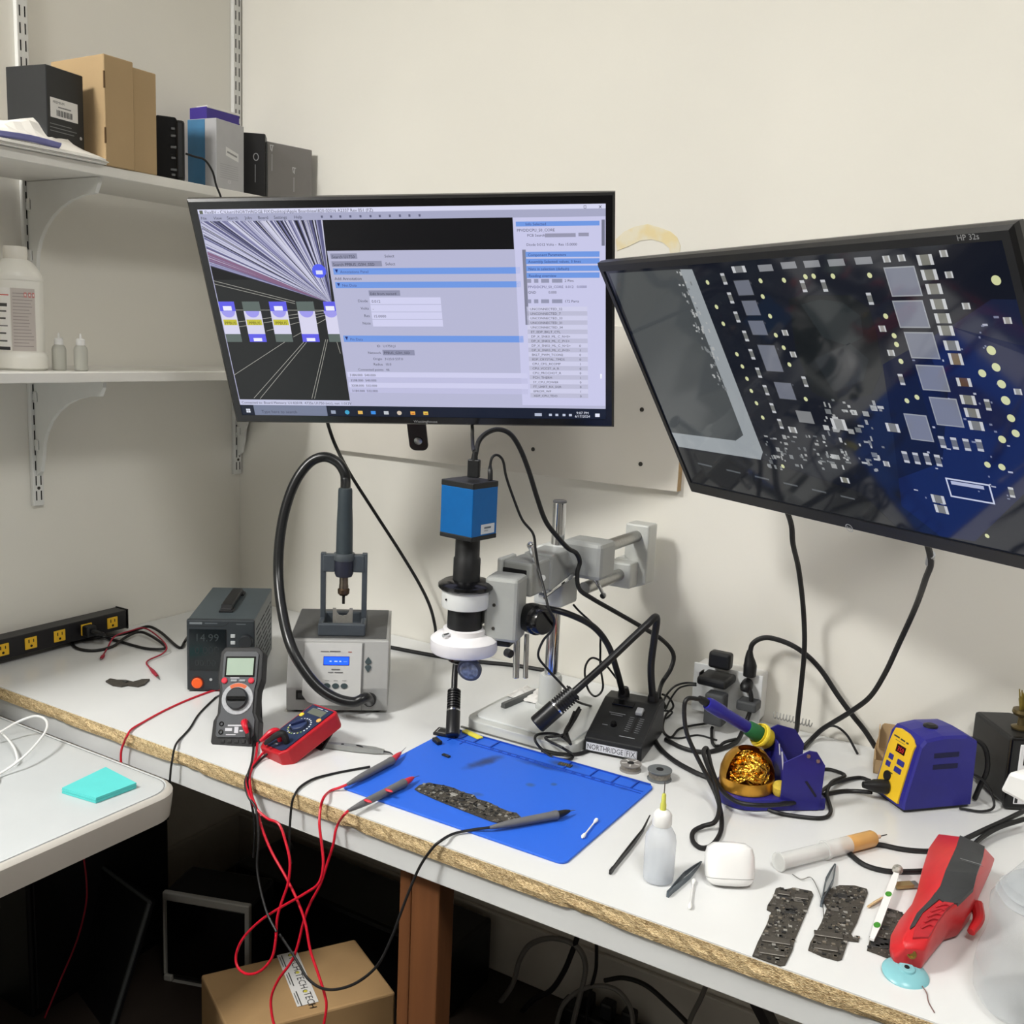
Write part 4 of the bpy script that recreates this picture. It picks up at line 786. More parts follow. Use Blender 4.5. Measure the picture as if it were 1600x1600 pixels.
# --- circuit boards
CHM = [pm('comp_black', (34, 34, 35), .4), pm('comp_silver', (176, 174, 168), .35, .5), pm('comp_grey', (92, 89, 84), .45), pm('comp_tan', (112, 104, 92), .5)]
def inside(p, poly):
    c = False; n = len(poly); j = n - 1
    for i in range(n):
        if ((poly[i].y > p.y) != (poly[j].y > p.y)) and (p.x < (poly[j].x - poly[i].x) * (p.y - poly[i].y) / (poly[j].y - poly[i].y) + poly[i].x): c = not c
        j = i
    return c
def pcb(name, label, outline, z, ang, chips, n, group, shields=()):
    s = [Z(*k, z) for k in outline]; c = sum(s, Vector()) / len(s); root = thing(name, label, 'circuit board', Vector((c.x, c.y, z)), group=group)
    h = .0016; mb = MB(); k = len(s); mb.add([p + Vector((0, 0, .0004)) for p in s] + [p + Vector((0, 0, h)) for p in s], [list(range(k))[::-1], list(range(k, 2 * k))] + [(i, (i + 1) % k, k + (i + 1) % k, k + i) for i in range(k)]); mb.build('board', PCB, root, True)
    R = Matrix.Rotation(ang, 4, 'Z')
    for (x, y, w, d, hh, m) in chips:
        p = Z(x, y, z); MB().box((0, 0, 0), (w, d, hh), .0003, M=Matrix.Translation((p.x, p.y, z + h + hh / 2)) @ R, seg=1).build('chip', CHM[m], root, True)
    for (x, y, w, d) in shields:
        p = Z(x, y, z); MB().box((0, 0, 0), (w, d, .0022), .0005, M=Matrix.Translation((p.x, p.y, z + h + .0011)) @ R, seg=1).build('shield', pm('shield_tin', (96, 92, 86), .4, .6, noise=.1, scale=100), root, True)
    x0, x1 = min(p.x for p in s), max(p.x for p in s); y0, y1 = min(p.y for p in s), max(p.y for p in s); mb = MB(); t = 0
    while t < n:
        p = Vector((random.uniform(x0, x1), random.uniform(y0, y1), 0)); t += 1
        if inside(p, s) and all(inside(p + Vector(dv), s) for dv in ((.0015, 0, 0), (-.0015, 0, 0), (0, .0015, 0), (0, -.0015, 0))):
            w, d, hh = random.choice(((.0016, .0009, .0007), (.001, .002, .0008), (.003, .002, .001), (.0045, .004, .001), (.0012, .0012, .0006)))
            mb.box((0, 0, 0), (w, d, hh), 0, random.choice(CHM + [CHM[0], CHM[2]]), M=Matrix.Translation((p.x, p.y, z + h + hh / 2)) @ R)
    o = mb.build('components', None, root, True); o['kind'] = 'stuff'; return root
q6 = lambda x, y: (520 + x * .3375, 1120 + y * .3375)
pcb('circuit_board', 'long dark circuit board in the middle of the blue mat', [q6(*k) for k in ((378, 338), (400, 320), (445, 308), (470, 314), (520, 322), (565, 335), (600, 352), (655, 366), (668, 384), (720, 398), (770, 424), (820, 444), (850, 448), (872, 470), (850, 488), (800, 497), (770, 495), (735, 488), (600, 436), (480, 388), (400, 352))], zm, -.02,
    [(*q6(520, 345), .012, .011, .001, 0), (*q6(690, 425), .014, .012, .001, 2), (*q6(600, 390), .009, .009, .001, 0), (*q6(460, 335), .01, .008, .001, 2), (*q6(560, 365), .012, .007, .0012, 1)], 520, 'repair boards', [(*q6(645, 398), .012, .012)])
def small_part(name, label, x, y, z, dims, ang, mat, extra=None):
    p = Z(x, y, z); root = thing(name, label, 'component', Vector((p.x, p.y, z)), ang)
    MB().box((0, 0, dims[2] / 2 + .0002), dims, min(dims) * .15, seg=1).build('body', mat, root)
    if extra: extra(root)
    return root
def pins(root, n=6, w=.012, mat=None):
    for i in range(n): MB().box((-w / 2 + w * i / (n - 1), 0, .0053), (.0009, .006, .0006)).build('contact', mat or STEEL, root)
small_part('connector', 'black connector block on the corner of the blue mat', 683, 1161, zm, (.022, .010, .007), -.5, BLK)
small_part('connector', 'tiny metal connector on the blue mat near its corner', 697, 1182, zm, (.016, .006, .003), -.15, pm('conn_dark', (46, 48, 46), .4, .3), lambda r_: [MB().box((.002 + .004 * i, 0, .0036), (.0022, .004, .0006)).build('contact', STEEL, r_) for i in range(2)])
small_part('chip_module', 'small dark chip with gold contacts at the back edge of the mat', 883, 1196, zm, (.024, .010, .002), .05, pm('chip_dark', (48, 50, 48), .4), lambda r_: [MB().box((-.006 + .004 * i, 0, .0024), (.002, .005, .0004)).build('contact', pm('dull_gold', (150, 132, 84), .35, .6), r_) for i in range(4)])
small_part('plastic_strip', 'yellow plastic strip at the back left edge of the mat', 738, 1149, T + .0045, (.045, .012, .003), -.25, pm('yellow_plastic', (226, 214, 70), .4))
root = thing('adapter_plate', 'black plate with white print under the gooseneck head', 'plate', Z(698, 1147, T + .0045), .25)
MB().box((0, 0, .003), (.042, .030, .005), .001).build('plate', BLK, root); cv = Cv((0, 0, .0056), (1, 0, 0), (0, 1, 0), .0001); cv.frame(-.017, -.011, .017, .011, .0012, (190, 190, 190)); cv.build('plate_print', PRINT, root)
# swabs
COT = pm('cotton', (240, 240, 236), .9, noise=.03, scale=200)
def swab(label, pts, z, group='cotton swabs'):
    P = [Z(*k, z + .0032) for k in pts]; root = thing('cotton_swab', label, 'swab', P[0], group=group)
    MB().tube(P, .0013, 8, 3).build('stick', WHITE, root, True)
    for e, f in ((P[0], P[1]), (P[-1], P[-2])):
        d = (f - e).normalized(); MB().tube([e - d * .004, e, e + d * .006, e + d * .011], [.0012, .0030, .0026, .0013], 10, 3).build('cotton_tip', COT, root, True)
swab('bent white cotton swab lying on the blue mat', [(932, 1281), (920, 1296), (911, 1307)], zm); swab('white cotton swab on the bench in front of the earphone case', [(1078, 1417), (1081, 1396), (1084, 1376)], T)
# probes
PG = pm('probe_grey', (104, 104, 106), .5, noise=.05, scale=80)
def probe(label, a, f, t, n_, tip, z=zm, r=.0066):
    A_, F_, T_, N_ = Z(*a, z + r + .001), Z(*f, z + r + .002), Z(*t, z + r + .002), Z(*n_, z + .006)
    root = thing('test_probe', label, 'test probe', A_, group='test probes'); d = F_ - A_
    MB().tube([A_, A_ + d * .1, A_ + d * .35, A_ + d * .85, A_ + d * .97, F_], [.0022, .0036, .0058, .0064, .0072, .0068], 14, 4).build('handle', PG, root, True)
    MB().tube([F_ - d * .01, F_ + (T_ - F_) * .6, T_], [.0058, .0044, .0020], 12, 4).build('tip_sleeve', tip, root, True)
    MB().tube([T_, N_], [.0009, .0004], 6, 2).build('needle', STEEL, root, True); return root
TR_ = pm('probe_red', (206, 44, 60), .4)
pa = probe('grey probe with red tip crossing the left edge of the blue mat', (542, 1226), (613, 1188), (626, 1176), (634, 1168), TR_)
pb_ = probe('grey probe with red inlays and red tip resting on the front edge of the mat', (544, 1267), (632, 1223), (646, 1215), (655, 1212), TR_)
for k in (.35, .72):
    p = Z(544 + 88 * k, 1267 - 44 * k, zm + .0135); MB().sphere(p, .006, 12, sc=(1.3, .5, .35), M=Matrix.Identity(4)).build('red_inlay', TR_, pb_, True)
probe('grey probe with black tip lying across the end of the long board', (765, 1293), (871, 1273), (890, 1267), (899, 1266), BLK)
# loose metal tweezer probe between red meter and mat
root = thing('test_tweezers', 'grey metal test tweezers beside the red multimeter', 'tweezers', Z(555, 1170))
a, c = Z(505, 1163, T + .006), Z(600, 1174, T + .006); d = c - a; k = Vector((-d.y, d.x, 0)).normalized()
mb = MB().loft([[a + d * t + k * (w * sx) + Vector((0, 0, hz * sz)) for sx, sz in ((-1, -1), (1, -1), (1, 1), (-1, 1))] for t, w, hz in ((0, .0045, .004), (.5, .0065, .0045), (.85, .0055, .004), (1, .003, .0025))], smooth=False); mb.build('body', pm('tweezer_grey', (150, 152, 150), .4, .4, noise=.05, scale=60), root, True)
for t, w in ((.32, .003), (.6, .008)): MB().sphere(a + d * t + Vector((0, 0, .0045)), .003, 12, sc=(w / .003, .9, .3)).build('inlay', BLK, root, True)
MB().tube([c, Z(609, 1176, T + .005), Z(614, 1179, T + .003)], [.002, .0015, .0006], 6, 3).build('tip', BLK, root, True)
# hanging leads
E_ = -.772
def hang(l, y0=-.775, y1=-.835):
    ys = [k[1] for k in l]; lo, hi = min(ys), max(ys)
    return [(x, y, 'y', y0 + (y1 - y0) * (y - lo) / max(1, hi - lo)) for x, y in l]
cable('probe_lead', 'red lead hanging from the grey multimeter down to the carton', [(393, 1122, 'z', T + .034), (398, 1140, 'z', T + .02), (402, 1160, 'z', T + .006), (400, 1182, 'z', T + .003), (394, 1200, 'z', T + .003), (390, 1213, 'y', -.768)] + hang([(391, 1228), (394, 1245), (402, 1266), (410, 1296), (425, 1332), (447, 1371), (465, 1408), (477, 1442), (485, 1485), (497, 1521), (507, 1553), (510, 1574), (504, 1612)]), .0021, REDW)
cable('probe_lead', 'red lead hanging in a loop from the red multimeter to the upper probe', [(420, 1166, 'z', T + .018), (408, 1180, 'z', T + .006), (396, 1196, 'z', T + .003), (388, 1211, 'y', -.769)] + hang([(386, 1225), (391, 1246), (401, 1264), (418, 1279), (436, 1288), (447, 1318), (453, 1347), (450, 1380), (440, 1410), (433, 1436), (431, 1466), (425, 1496), (407, 1517), (387, 1522), (372, 1512), (369, 1492), (380, 1466), (405, 1440), (435, 1420), (475, 1397), (498, 1380), (505, 1352), (503, 1322), (499, 1287)]) + [(501, 1262, 'y', -.774), (506, 1246, 'y', -.769), (516, 1236, 'z', T + .003), (530, 1231, 'z', T + .006), (542, 1226, 'z', zm + .0076)], .0021, REDW)
cable('probe_lead', 'red lead hanging from the lower probe in front of the carton', [(544, 1267, 'z', zm + .0076), (537, 1274, 'z', T + .006), (529, 1286, 'y', -.77)] + hang([(524, 1300), (521, 1318), (512, 1347), (500, 1383), (485, 1411), (475, 1438), (465, 1478), (455, 1503), (435, 1531), (424, 1558), (425, 1586), (432, 1615)]), .0021, REDW)
cable('probe_lead', 'black lead hanging in a wide curve from the black tipped probe', [(765, 1293, 'z', zm + .0076), (735, 1297, 'z', T + .006), (708, 1303, 'z', T + .004), (690, 1313, 'y', -.767)] + hang([(675, 1326), (655, 1356), (637, 1398), (625, 1430), (611, 1467), (590, 1508), (558, 1535), (525, 1546), (500, 1543), (480, 1528), (468, 1508), (452, 1482), (437, 1460)]), .0021, RUB)
cable('probe_lead', 'black lead running from the red multimeter over the bench edge', [(425, 1172, 'z', T + .014), (408, 1186, 'z', T + .004), (392, 1203, 'z', T + .003), (385, 1214, 'y', -.769)] + hang([(383, 1226), (388, 1245), (400, 1265), (404, 1310), (402, 1360), (415, 1420), (432, 1456)]), .0020, RUB)
cable('probe_lead', 'black lead running from the metal tweezers over the bench edge', [(578, 1198, 'z', T + .003), (550, 1203, 'z', T + .002), (520, 1209, 'z', T + .002), (490, 1217, 'z', T + .003), (470, 1229, 'z', T + .003), (461, 1241, 'y', -.769)] + hang([(456, 1256), (453, 1290), (452, 1330), (455, 1350)], -.775, -.79), .0020, RUB)
cable('probe_lead', 'black lead dropping from the grey multimeter', [(398, 1150, 'z', T + .012), (396, 1170, 'z', T + .004), (393, 1192, 'z', T + .002), (388, 1208, 'y', -.769)] + hang([(387, 1222), (392, 1250), (398, 1290), (396, 1340)], -.775, -.78), .0019, RUB)

# ================================================================== digital microscope on boom stand
LG = pm('stand_light_grey', (200, 202, 198), .38, noise=.02, scale=30); MG = pm('stand_mid_grey', (158, 160, 157), .42, noise=.03, scale=30)
root = thing('microscope', 'digital microscope with blue camera and white ring light on a boom stand', 'microscope', (1.12, -.26, T))
# base
mb = MB().prism(rrect(.978, -.385, 1.205, -.135, .03), T, T + .019, 'z', bev=.002); mb.build('base', LG, root, True)
mb = MB().prism(rrect(.990, -.368, 1.195, -.145, .02), T + .019, T + .023, 'z', bev=.001); mb.build('base_plate', pm('base_gloss_white', (220, 223, 222), .15), root, True)
MB().bb((.976, -.387, T + .0005), (1.207, -.383, T + .003)).build('base_gasket', pm('gasket_grey', (96, 96, 92), .6), root, True)
px_, py_ = 1.084, -.248
MB().lathe([(.027, T + .022), (.026, T + .03), (.0225, T + .034), (.0215, T + .085), (.019, T + .09)], (px_, py_, 0), (0, 0, 1), 28).build('pole_collar', LG, root, True)
MB().lathe([(.0125, T + .088), (.0125, 1.216), (.0115, 1.219)], (px_, py_, 0), (0, 0, 1), 28).build('pole', CHROME, root, True)
MB().lathe([(.0128, 1.2185), (.0128, 1.2215), (.011, 1.223)], (px_, py_, 0), (0, 0, 1), 28).build('pole_cap', pm('cap_grey', (84, 84, 86), .4), root, True)
# clamp on the pole and bar block
MB().bb((px_ - .028, py_ - .034, 1.03), (px_ + .032, py_ + .03, 1.140), .005).build('pole_clamp', LG, root, True)
MB().bb((px_ + .028, -.285, 1.092), (px_ + .108, -.222, 1.160), .008).build('bar_block', MG, root, True)
UB, LB = YP(994, 838, -.09), YP(979, 893, -.09)
for p in (UB, LB): MB().cyl((p.x, -.075, p.z), (p.x, -.27, p.z), .0115, m=STEEL).build('boom_bar', None, root, True)
ep = MB().prism([(UB.x - .024, 1.10), (UB.x - .024, UB.z + .024), (UB.x + .026, UB.z + .024), (UB.x + .026, 1.052), (UB.x - .004, 1.040), (LB.x - .028, 1.045), (LB.x - .028, LB.z + .024), (UB.x - .02, LB.z + .026)], -.09, -.048, 'y', bev=.004); ep.build('end_plate', LG, root, True)
MB().bb((LB.x - .026, -.125, LB.z - .026), (LB.x + .024, -.088, LB.z + .024), .004).build('end_block', LG, root, True)
# forward arm to the focus rack
a0, a1 = Vector((1.092, -.285, 0)), DP(806, 905, 1.725); yaw = math.atan2(-(a1.x - a0.x), a1.y - a0.y) if 0 else math.atan2(a0.x - a1.x, a0.y - a1.y)
AM = Matrix.Translation((a1.x, a1.y, 0)) @ Matrix.Rotation(-yaw, 4, 'Z'); AL = math.hypot(a0.x - a1.x, a0.y - a1.y); az = a1.z
MB().bb((-.026, .0, az - .028), (.030, AL * .55, az + .030), .004, M=AM).build('slide_front', MG, root, True)
MB().bb((-.022, AL * .5, az - .030), (.034, AL + .012, az + .034), .004, M=AM).build('slide_rear', MG, root, True)
MB().bb((-.036, -.004, az - .03), (-.026, .05, az + .033), .003, M=AM).build('slide_plate', LG, root, True)
MB().bb((-.0255, -.0015, az - .01), (.02, .001, az + .018), .001, M=AM).build('clamp_slot', DRK, root, True)
# microscope column
ax = Vector((1.052, -.5, 0))
RC = Matrix.Translation((ax.x, ax.y, 0)) @ Matrix.Rotation(math.radians(-7.3), 4, 'Z')
BLU = pm('anodised_blue', (0, 98, 170), .35, .3, noise=.03, scale=60)
hw, hd = .0345, .031
MB().bb((-hw, -hd, 1.193), (hw, hd, 1.272), .0012, M=RC).build('camera_body', BLU, root, True)
MB().bb((-hw - .0004, -hd - .0004, 1.186), (hw + .0004, hd + .0004, 1.194), .0015, M=RC).build('camera_foot', BLK, root, True)
MB().bb((-hw - .0004, -hd - .0004, 1.271), (hw + .0004, hd + .0004, 1.281), .0015, M=RC).build('camera_lid', BLK, root, True)
cv = Cv(RC @ Vector((hw, -hd, 0)), RC.to_3x3() @ Vector((0, 1, 0)), (0, 0, 1), .0003); cv.rect(.022, 1.196, .056, 1.212, (206, 210, 214), 0); cv.rect(.030, 1.2045, .047, 1.2075, (90, 100, 110), 1); cv.rect(.030, 1.2005, .040, 1.202, (150, 156, 162), 1); cv.build('serial_sticker', PRINT, root, True)
MB().lathe([(.0225, 1.112), (.0225, 1.150), (.0205, 1.153), (.0205, 1.188)], ax, (0, 0, 1), 28).build('eyepiece_tube', BLK, root, True)
MB().lathe([(.044, 1.099), (.0465, 1.102), (.0465, 1.107), (.039, 1.112), (.024, 1.114)], ax, (0, 0, 1), 36).build('flange', BLKG, root, True)
MB().lathe([(.0385, 1.068), (.040, 1.072), (.040, 1.098), (.0385, 1.100)], ax, (0, 0, 1), 36).build('holder_ring', pm('ring_white', (222, 224, 222), .35), root, True)
MB().lathe([(.029, 1.02), (.0295, 1.04), (.029, 1.07)], ax, (0, 0, 1), 30).build('zoom_body', BLK, root, True)
RLW = pm('ring_light_white', (234, 232, 234), .3)
MB().lathe([(.040, .990), (.054, .991), (.0565, .995), (.0565, 1.013), (.048, 1.020), (.036, 1.0225), (.036, 1.031), (.031, 1.032)], ax, (0, 0, 1), 40).build('ring_light', RLW, root, True)
MB().lathe([(.0245, .9895), (.040, .9885)], ax, (0, 0, 1), 36).build('ring_diffuser', pm('diffuser', (214, 218, 222), .4), root, True)
MB().lathe([(.022, .972), (.026, .975), (.0265, .985), (.03, .99)], ax, (0, 0, 1), 28).build('objective', BLKG, root, True)
lp_ = DP(733, 1047, 1.672); ld = Vector((.30, -.92, -.25)).normalized()
ho = MB().lathe([(.0175, -.008), (.0205, -.006), (.0205, .001), (.0185, .002)], lp_, ld, 28).build('auxiliary_lens', pm('lens_mount', (70, 74, 84), .35), root, True)
MB().lathe([(.0175, .0015), (.012, .0032), (.005, .0038)], lp_, ld, 28).build('lens_glass', pm('lens_glass', (120, 128, 146), .08, noise=.5, scale=130, coat=.5), ho, True)
MB().tube([lp_ - ld * .006, lp_ - ld * .006 + Vector((-.004, .01, .012)), ax + Vector((-.02, .0, .985))], .004, 8, 4).build('lens_bracket', BLK, root, True)
for x_ in (808, 823): MB().cyl(DP(x_, 990, 1.75), DP(x_ - 2, 1060, 1.75), .0058 if x_ != 823 else .0045, n=16, bev=.001).build('rack_post', CHROME, root, True)
for a_ in (20, 140, 260):
    d = Vector((math.cos(math.radians(a_)), math.sin(math.radians(a_)), 0)); MB().cyl(ax + d * .033 + Vector((0, 0, 1.0265)), ax + d * .05 + Vector((0, 0, 1.0265)), .003, n=12).build('thumb_screw', CHROME, root, True)
p = DP(791, 1019, 1.655); MB().cyl(p, p + Vector((.012, -.004, 0)), .007, n=14, bev=.001).build('dimmer_knob', BLK, root, True)
p = DP(714, 930, 1.63); MB().lathe([(.0016, 0), (.0016, .002)], ax + Vector((-.012, -.0385, 1.085)), (-.3, -1, 0), 10).build('set_screw', DRK, root, True)
# focus rack and knob
fb = DP(790, 950, 1.695); FBM = Matrix.Translation((fb.x, fb.y, 0)) @ Matrix.Rotation(math.radians(14), 4, 'Z')
MB().bb((-.030, -.026, fb.z - .052), (.028, .030, fb.z + .056), .006, M=FBM).build('focus_rack', MG, root, True)
MB().bb((-.045, -.012, fb.z - .028), (-.02, .012, fb.z + .0), .003, M=FBM).build('holder_neck', MG, root, True)
MB().bb((-.018, -.020, fb.z - .062), (.016, .02, fb.z - .050), .003, M=FBM).build('rack_foot', BLK, root, True)
for z_ in (-.03, .01):
    MB().lathe([(.0028, 0), (.0028, .0012)], FBM @ Vector((-.012, -.026, fb.z + z_)), FBM.to_3x3() @ Vector((0, -1, 0)), 12).build('rack_screw', MATS['dark_screw'], root, True)
kp = DP(833, 966, 1.70); kd = Vector((.86, -.36, .02)).normalized()
MB().lathe([(.010, -.03), (.010, -.012), (.0245, -.010), (.026, -.004), (.026, .014), (.0225, .018), (.0215, .030), (.019, .033)], kp, kd, 30).build('focus_knob', BLKG, root, True)
# chrome clamp levers
for l in (((829, 852, 1.72), (836, 878, 1.72), (846, 902, 1.73)), ((903, 893, 1.83), (880, 910, 1.80), (852, 932, 1.77)), ((922, 893, 1.84), (934, 912, 1.83), (943, 930, 1.83))):
    P = [DP(*q) for q in l]; MB().tube(P, [.0052, .0036, .003], 10, 3).build('clamp_lever', CHROME, root, True); MB().sphere(P[0], .0066, 14).build('lever_ball', CHROME, root, True); MB().cyl(P[-1], P[-1] + (P[-1] - P[-2]).normalized().cross(Vector((0, 0, 1))) * .012, .0055, n=12).build('lever_pivot', CHROME, root, True)
# things on the base
root = thing('metal_stage_bar', 'dark grey metal bar resting across the microscope base', 'metal bar', Z(812, 1092, T + .0245))
a, c = Z(786, 1102, T + .029), Z(838, 1080, T + .029); d = (c - a); k = Vector((-d.y, d.x, 0)).normalized() * .0055
MB().loft([[q - k + Vector((0, 0, -.0055)), q + k + Vector((0, 0, -.0055)), q + k * .7 + Vector((0, 0, .004)), q - k * .7 + Vector((0, 0, .004))] for q in (a, c)], smooth=False).build('bar', pm('bar_grey', (96, 98, 98), .4, .4), root, True)
root = thing('crumpled_tissue', 'crumpled white tissue on the microscope base', 'tissue', (1.032, -.215, T + .0232))
bm = bmesh.new(); bmesh.ops.create_grid(bm, x_segments=14, y_segments=12, size=.5)
for v in bm.verts:
    x, y = v.co.x * .085, v.co.y * .07; e = max(abs(v.co.x), abs(v.co.y)) * 2
    v.co = Vector((x + random.uniform(-.002, .002), y + random.uniform(-.002, .002), .0015 + .012 * (1 - e ** 2) * (0.6 + .4 * math.sin(x * 160 + y * 60)) + random.uniform(0, .003)))
bmesh.ops.solidify(bm, geom=bm.faces[:], thickness=.0006); MB().bm(bm).build('sheet', pm('tissue', (226, 224, 220), .85, noise=.03, scale=60), root)

# ================================================================== gooseneck illuminator
root = thing('gooseneck_illuminator', 'black wedge shaped light source with two gooseneck lamps', 'lamp', (1.211, -.347, T), math.radians(9))
IB = pm('illuminator_black', (26, 27, 29), .4, noise=.08, scale=60)
MB().prism([(0, .003), (0, .028), (.012, .034), (.112, .068), (.150, .068), (.150, .003)], 0, .104, 'x', bev=.002).build('case', IB, root)
for x in (.01, .094):
    for y in (.012, .138): MB().cyl((x, y, 0), (x, y, .004), .006, n=10).build('foot', RUB, root)
cv = Cv((0, 0, 0), (1, 0, 0), (0, 0, 1), .0002); cv.rect(.004, .006, .096, .0205, (206, 208, 216)); cv.text('NORTHRIDGE', .0055, .0085, .0095, (24, 26, 40), 1, fit=.066); cv.frame(.0745, .0068, .0952, .0198, .0006, (60, 64, 80), 1); cv.text('FIX', .0765, .0085, .0095, (24, 26, 40), 1, fit=.0165); cv.build('name_sticker', PRINT, root)
sd = Vector((0, .1, .034)).normalized(); cv = Cv((0, .012, .034), (1, 0, 0), sd, .0004)
cv.rect(.058, .004, .086, .0055, (150, 152, 156)); cv.rect(.022, .062, .052, .064, (130, 132, 136)); cv.rect(.026, .057, .048, .059, (120, 122, 126)); cv.rect(.02, .026, .03, .0275, (140, 142, 146)); cv.rect(.074, .018, .077, .07, (6, 6, 7))
for i in range(8):
    y = .02 + i * .0055; cv.rect(.062, y, .070, y + .001, (128, 130, 134)); cv.rect(.080, y, .088, y + .001, (128, 130, 134))
tp = cv.build('top_print', PRINT, root); tp['kind'] = 'stuff'
SM = Matrix(((1, 0, 0, 0), (0, sd.y, -sd.z, .012), (0, sd.z, sd.y, .034), (0, 0, 0, 1)))
MB().bb((.069, .066, 0), (.082, .082, .008), .002, M=SM).build('slider', pm('slider_grey', (150, 152, 156), .4), root)
MB().lathe([(.006, 0), (.005, .006)], SM @ Vector((.04, .03, 0)), SM.to_3x3() @ Vector((0, 0, 1)), 16).build('small_knob', BLKG, root)
MB().bb((.020, .085, 0), (.06, .10, .003), .001, M=SM).build('raised_panel', BLKG, root)
NK = pm('gooseneck_black', (24, 24, 26), .38)
def ribbed(mb, P0, P1, r, n):
    for i in range(n):
        a = P0.lerp(P1, i / n); c = P0.lerp(P1, (i + .62) / n); mb.cyl(a, c, r, n=18)
    mb.cyl(P0, P1, r * .8, n=14)
# lamp 1: upright head at the mat corner
h0 = Z(707, 1150, T + .0103); up = (DP(710, 1072, 1.852) - h0); u1 = up.normalized()
def head(P0, d, r=.0125, ringl='silver ring'):
    MB().lathe([(r * .88, 0), (r, .002), (r, .045), (r * .95, .046)], P0, d, 24).build('lamp_head', NK, root, True)
    MB().lathe([(r * 1.01, .0455), (r * 1.01, .0485)], P0, d, 24).build('trim_ring', CHROME, root, True)
    mb = MB(); ribbed(mb, P0 + d * .0485, P0 + d * .088, r * .98, 8); mb.build('heat_sink', NK, root, True)
head(h0, u1)
n1 = [h0 + u1 * .086] + [W(t) for t in ((711, 1050, 'd', 1.862), (716, 1020, 'd', 1.872), (735, 985, 'd', 1.88), (775, 958, 'd', 1.885), (820, 948, 'd', 1.84), (860, 952, 'd', 1.80), (895, 962, 'd', 1.80), (928, 980, 'd', 1.81), (950, 1008, 'd', 1.82), (963, 1045, 'd', 1.83))] + [wm(root) @ Vector((.03, .132, .066))]
MB().tube(n1, .0058, 12, 8).build('gooseneck', NK, root, True)
h2 = DP(838, 1133, 1.755); e2 = DP(905, 1074, 1.76); d2 = (e2 - h2).normalized()
head(h2, d2, .0165)
n2_ = [h2 + d2 * .086, DP(945, 1038, 1.765), DP(985, 1000, 1.78), DP(1012, 975, 1.79), DP(1024, 964, 1.80), DP(1026, 972, 1.81), DP(1022, 1000, 1.82), DP(1017, 1045, 1.835), wm(root) @ Vector((.086, .132, .066))]
MB().tube(n2_, .0066, 12, 8).build('gooseneck', NK, root, True)
for x in (.03, .086): MB().lathe([(.011, .066), (.011, .074), (.008, .084)], (x, .132, 0), (0, 0, 1), 16).build('neck_socket', NK, root)
# ================================================================== right half of the bench
def spool(label, x, y, r, h, m, kind):
    p = Z(x, y); root = thing('solder_wick_spool', label, 'spool', p, group='wick spools')
    MB().lathe([(r, 0), (r, .0015), (r * .86, .0022), (r * .86, h - .0022), (r, h - .0015), (r, h)], (0, 0, 0), (0, 0, 1), 28, m).build('reel', None, root)
    MB().lathe([(r * .84, .0025), (r * .9, h * .5), (r * .84, h - .0025)], (0, 0, 0), (0, 0, 1), 28).build('braid', pm('braid_tin', (132, 126, 116), .45, .6, noise=.2, scale=300), root)
    MB().lathe([(r * .3, h), (r * .3, h + .0008)], (0, 0, 0), (0, 0, 1), 18).build('hub', DRK, root)
    if kind:
        cv = Cv((0, 0, h), (1, 0, 0), (0, 1, 0), .0003)
        for i in range(5): a = i * 1.256; cv.line(r * .35 * math.cos(a), r * .35 * math.sin(a), r * .85 * math.cos(a), r * .85 * math.sin(a), .003, (196, 194, 190))
        cv.build('reel_spokes', PRINT, root)
spool('clear reel of solder wick against the light source', 985, 1203, .0185, .0125, pm('clear_grey_plastic', (150, 146, 142), .2, alpha=.75), True)
spool('grey reel of solder wick right of the mat corner', 1030, 1217, .0205, .017, pm('reel_grey', (104, 108, 110), .4), False)

# --- wall outlet box with adapters
root = thing('wall_outlet_box', 'white surface mounted outlet box on the back wall', 'outlet', (1.36, -.02, T + .06))
MB().bb((1.296, -.046, T + .012), (1.425, -.0005, T + .104), .004).build('box', WHITE, root, True); MB().bb((1.292, -.049, T + .010), (1.429, -.0455, T + .106), .0015).build('cover_plate', pm('cover_white', (222, 224, 224), .4), root, True)
def adapter(label, a, b, y0, d, mat=BLK, cat='adapter', r=.006):
    p, q = YP(*a, y0), YP(*b, y0); x0, x1 = min(p.x, q.x), max(p.x, q.x); z0, z1 = min(p.z, q.z), max(p.z, q.z)
    root = thing('power_adapter', label, cat, ((x0 + x1) / 2, y0, z0), group='adapters at the wall outlet')
    MB().bb((x0, y0, z0), (x1, y0 + d, z1), r, seg=3).build('body', mat, root, True); return root, (x0, x1, z0, z1)
adapter('rounded black adapter on top of the outlet box', (1107, 1017), (1139, 1050), -.075, .024)
r_, q = adapter('black twin port charger plugged in at the left of the outlet', (1088, 1056), (1134, 1080), -.110, .060)
for k in (0.25, .7): MB().bb((q[0] - .0006, -.10 + .02 * k, q[2] + .012), (q[0] + .001, -.085 + .02 * k, q[2] + .020)).build('usb_port', STEEL, r_, True)
adapter('tall grey power brick hanging below the charger', (1101, 1082), (1127, 1138), -.125, .030, pm('brick_grey', (70, 72, 74), .5, noise=.05, scale=60), r=.005)
adapter('dark grey adapter block under the second plug', (1150, 1094), (1180, 1116), -.085, .035, MATS['brick_grey'], r=.004)
p = YP(1172, 1040, -.055); root = thing('power_plug', 'black plug with cord rising from the outlet box', 'plug', p)
MB().tube([YP(1171, 1056, -.056), YP(1172, 1040, -.056), YP(1171, 1026, -.056), YP(1172, 1016, -.056)], [.012, .0125, .008, .005], 14, 4).build('plug_body', BLK, root, True)
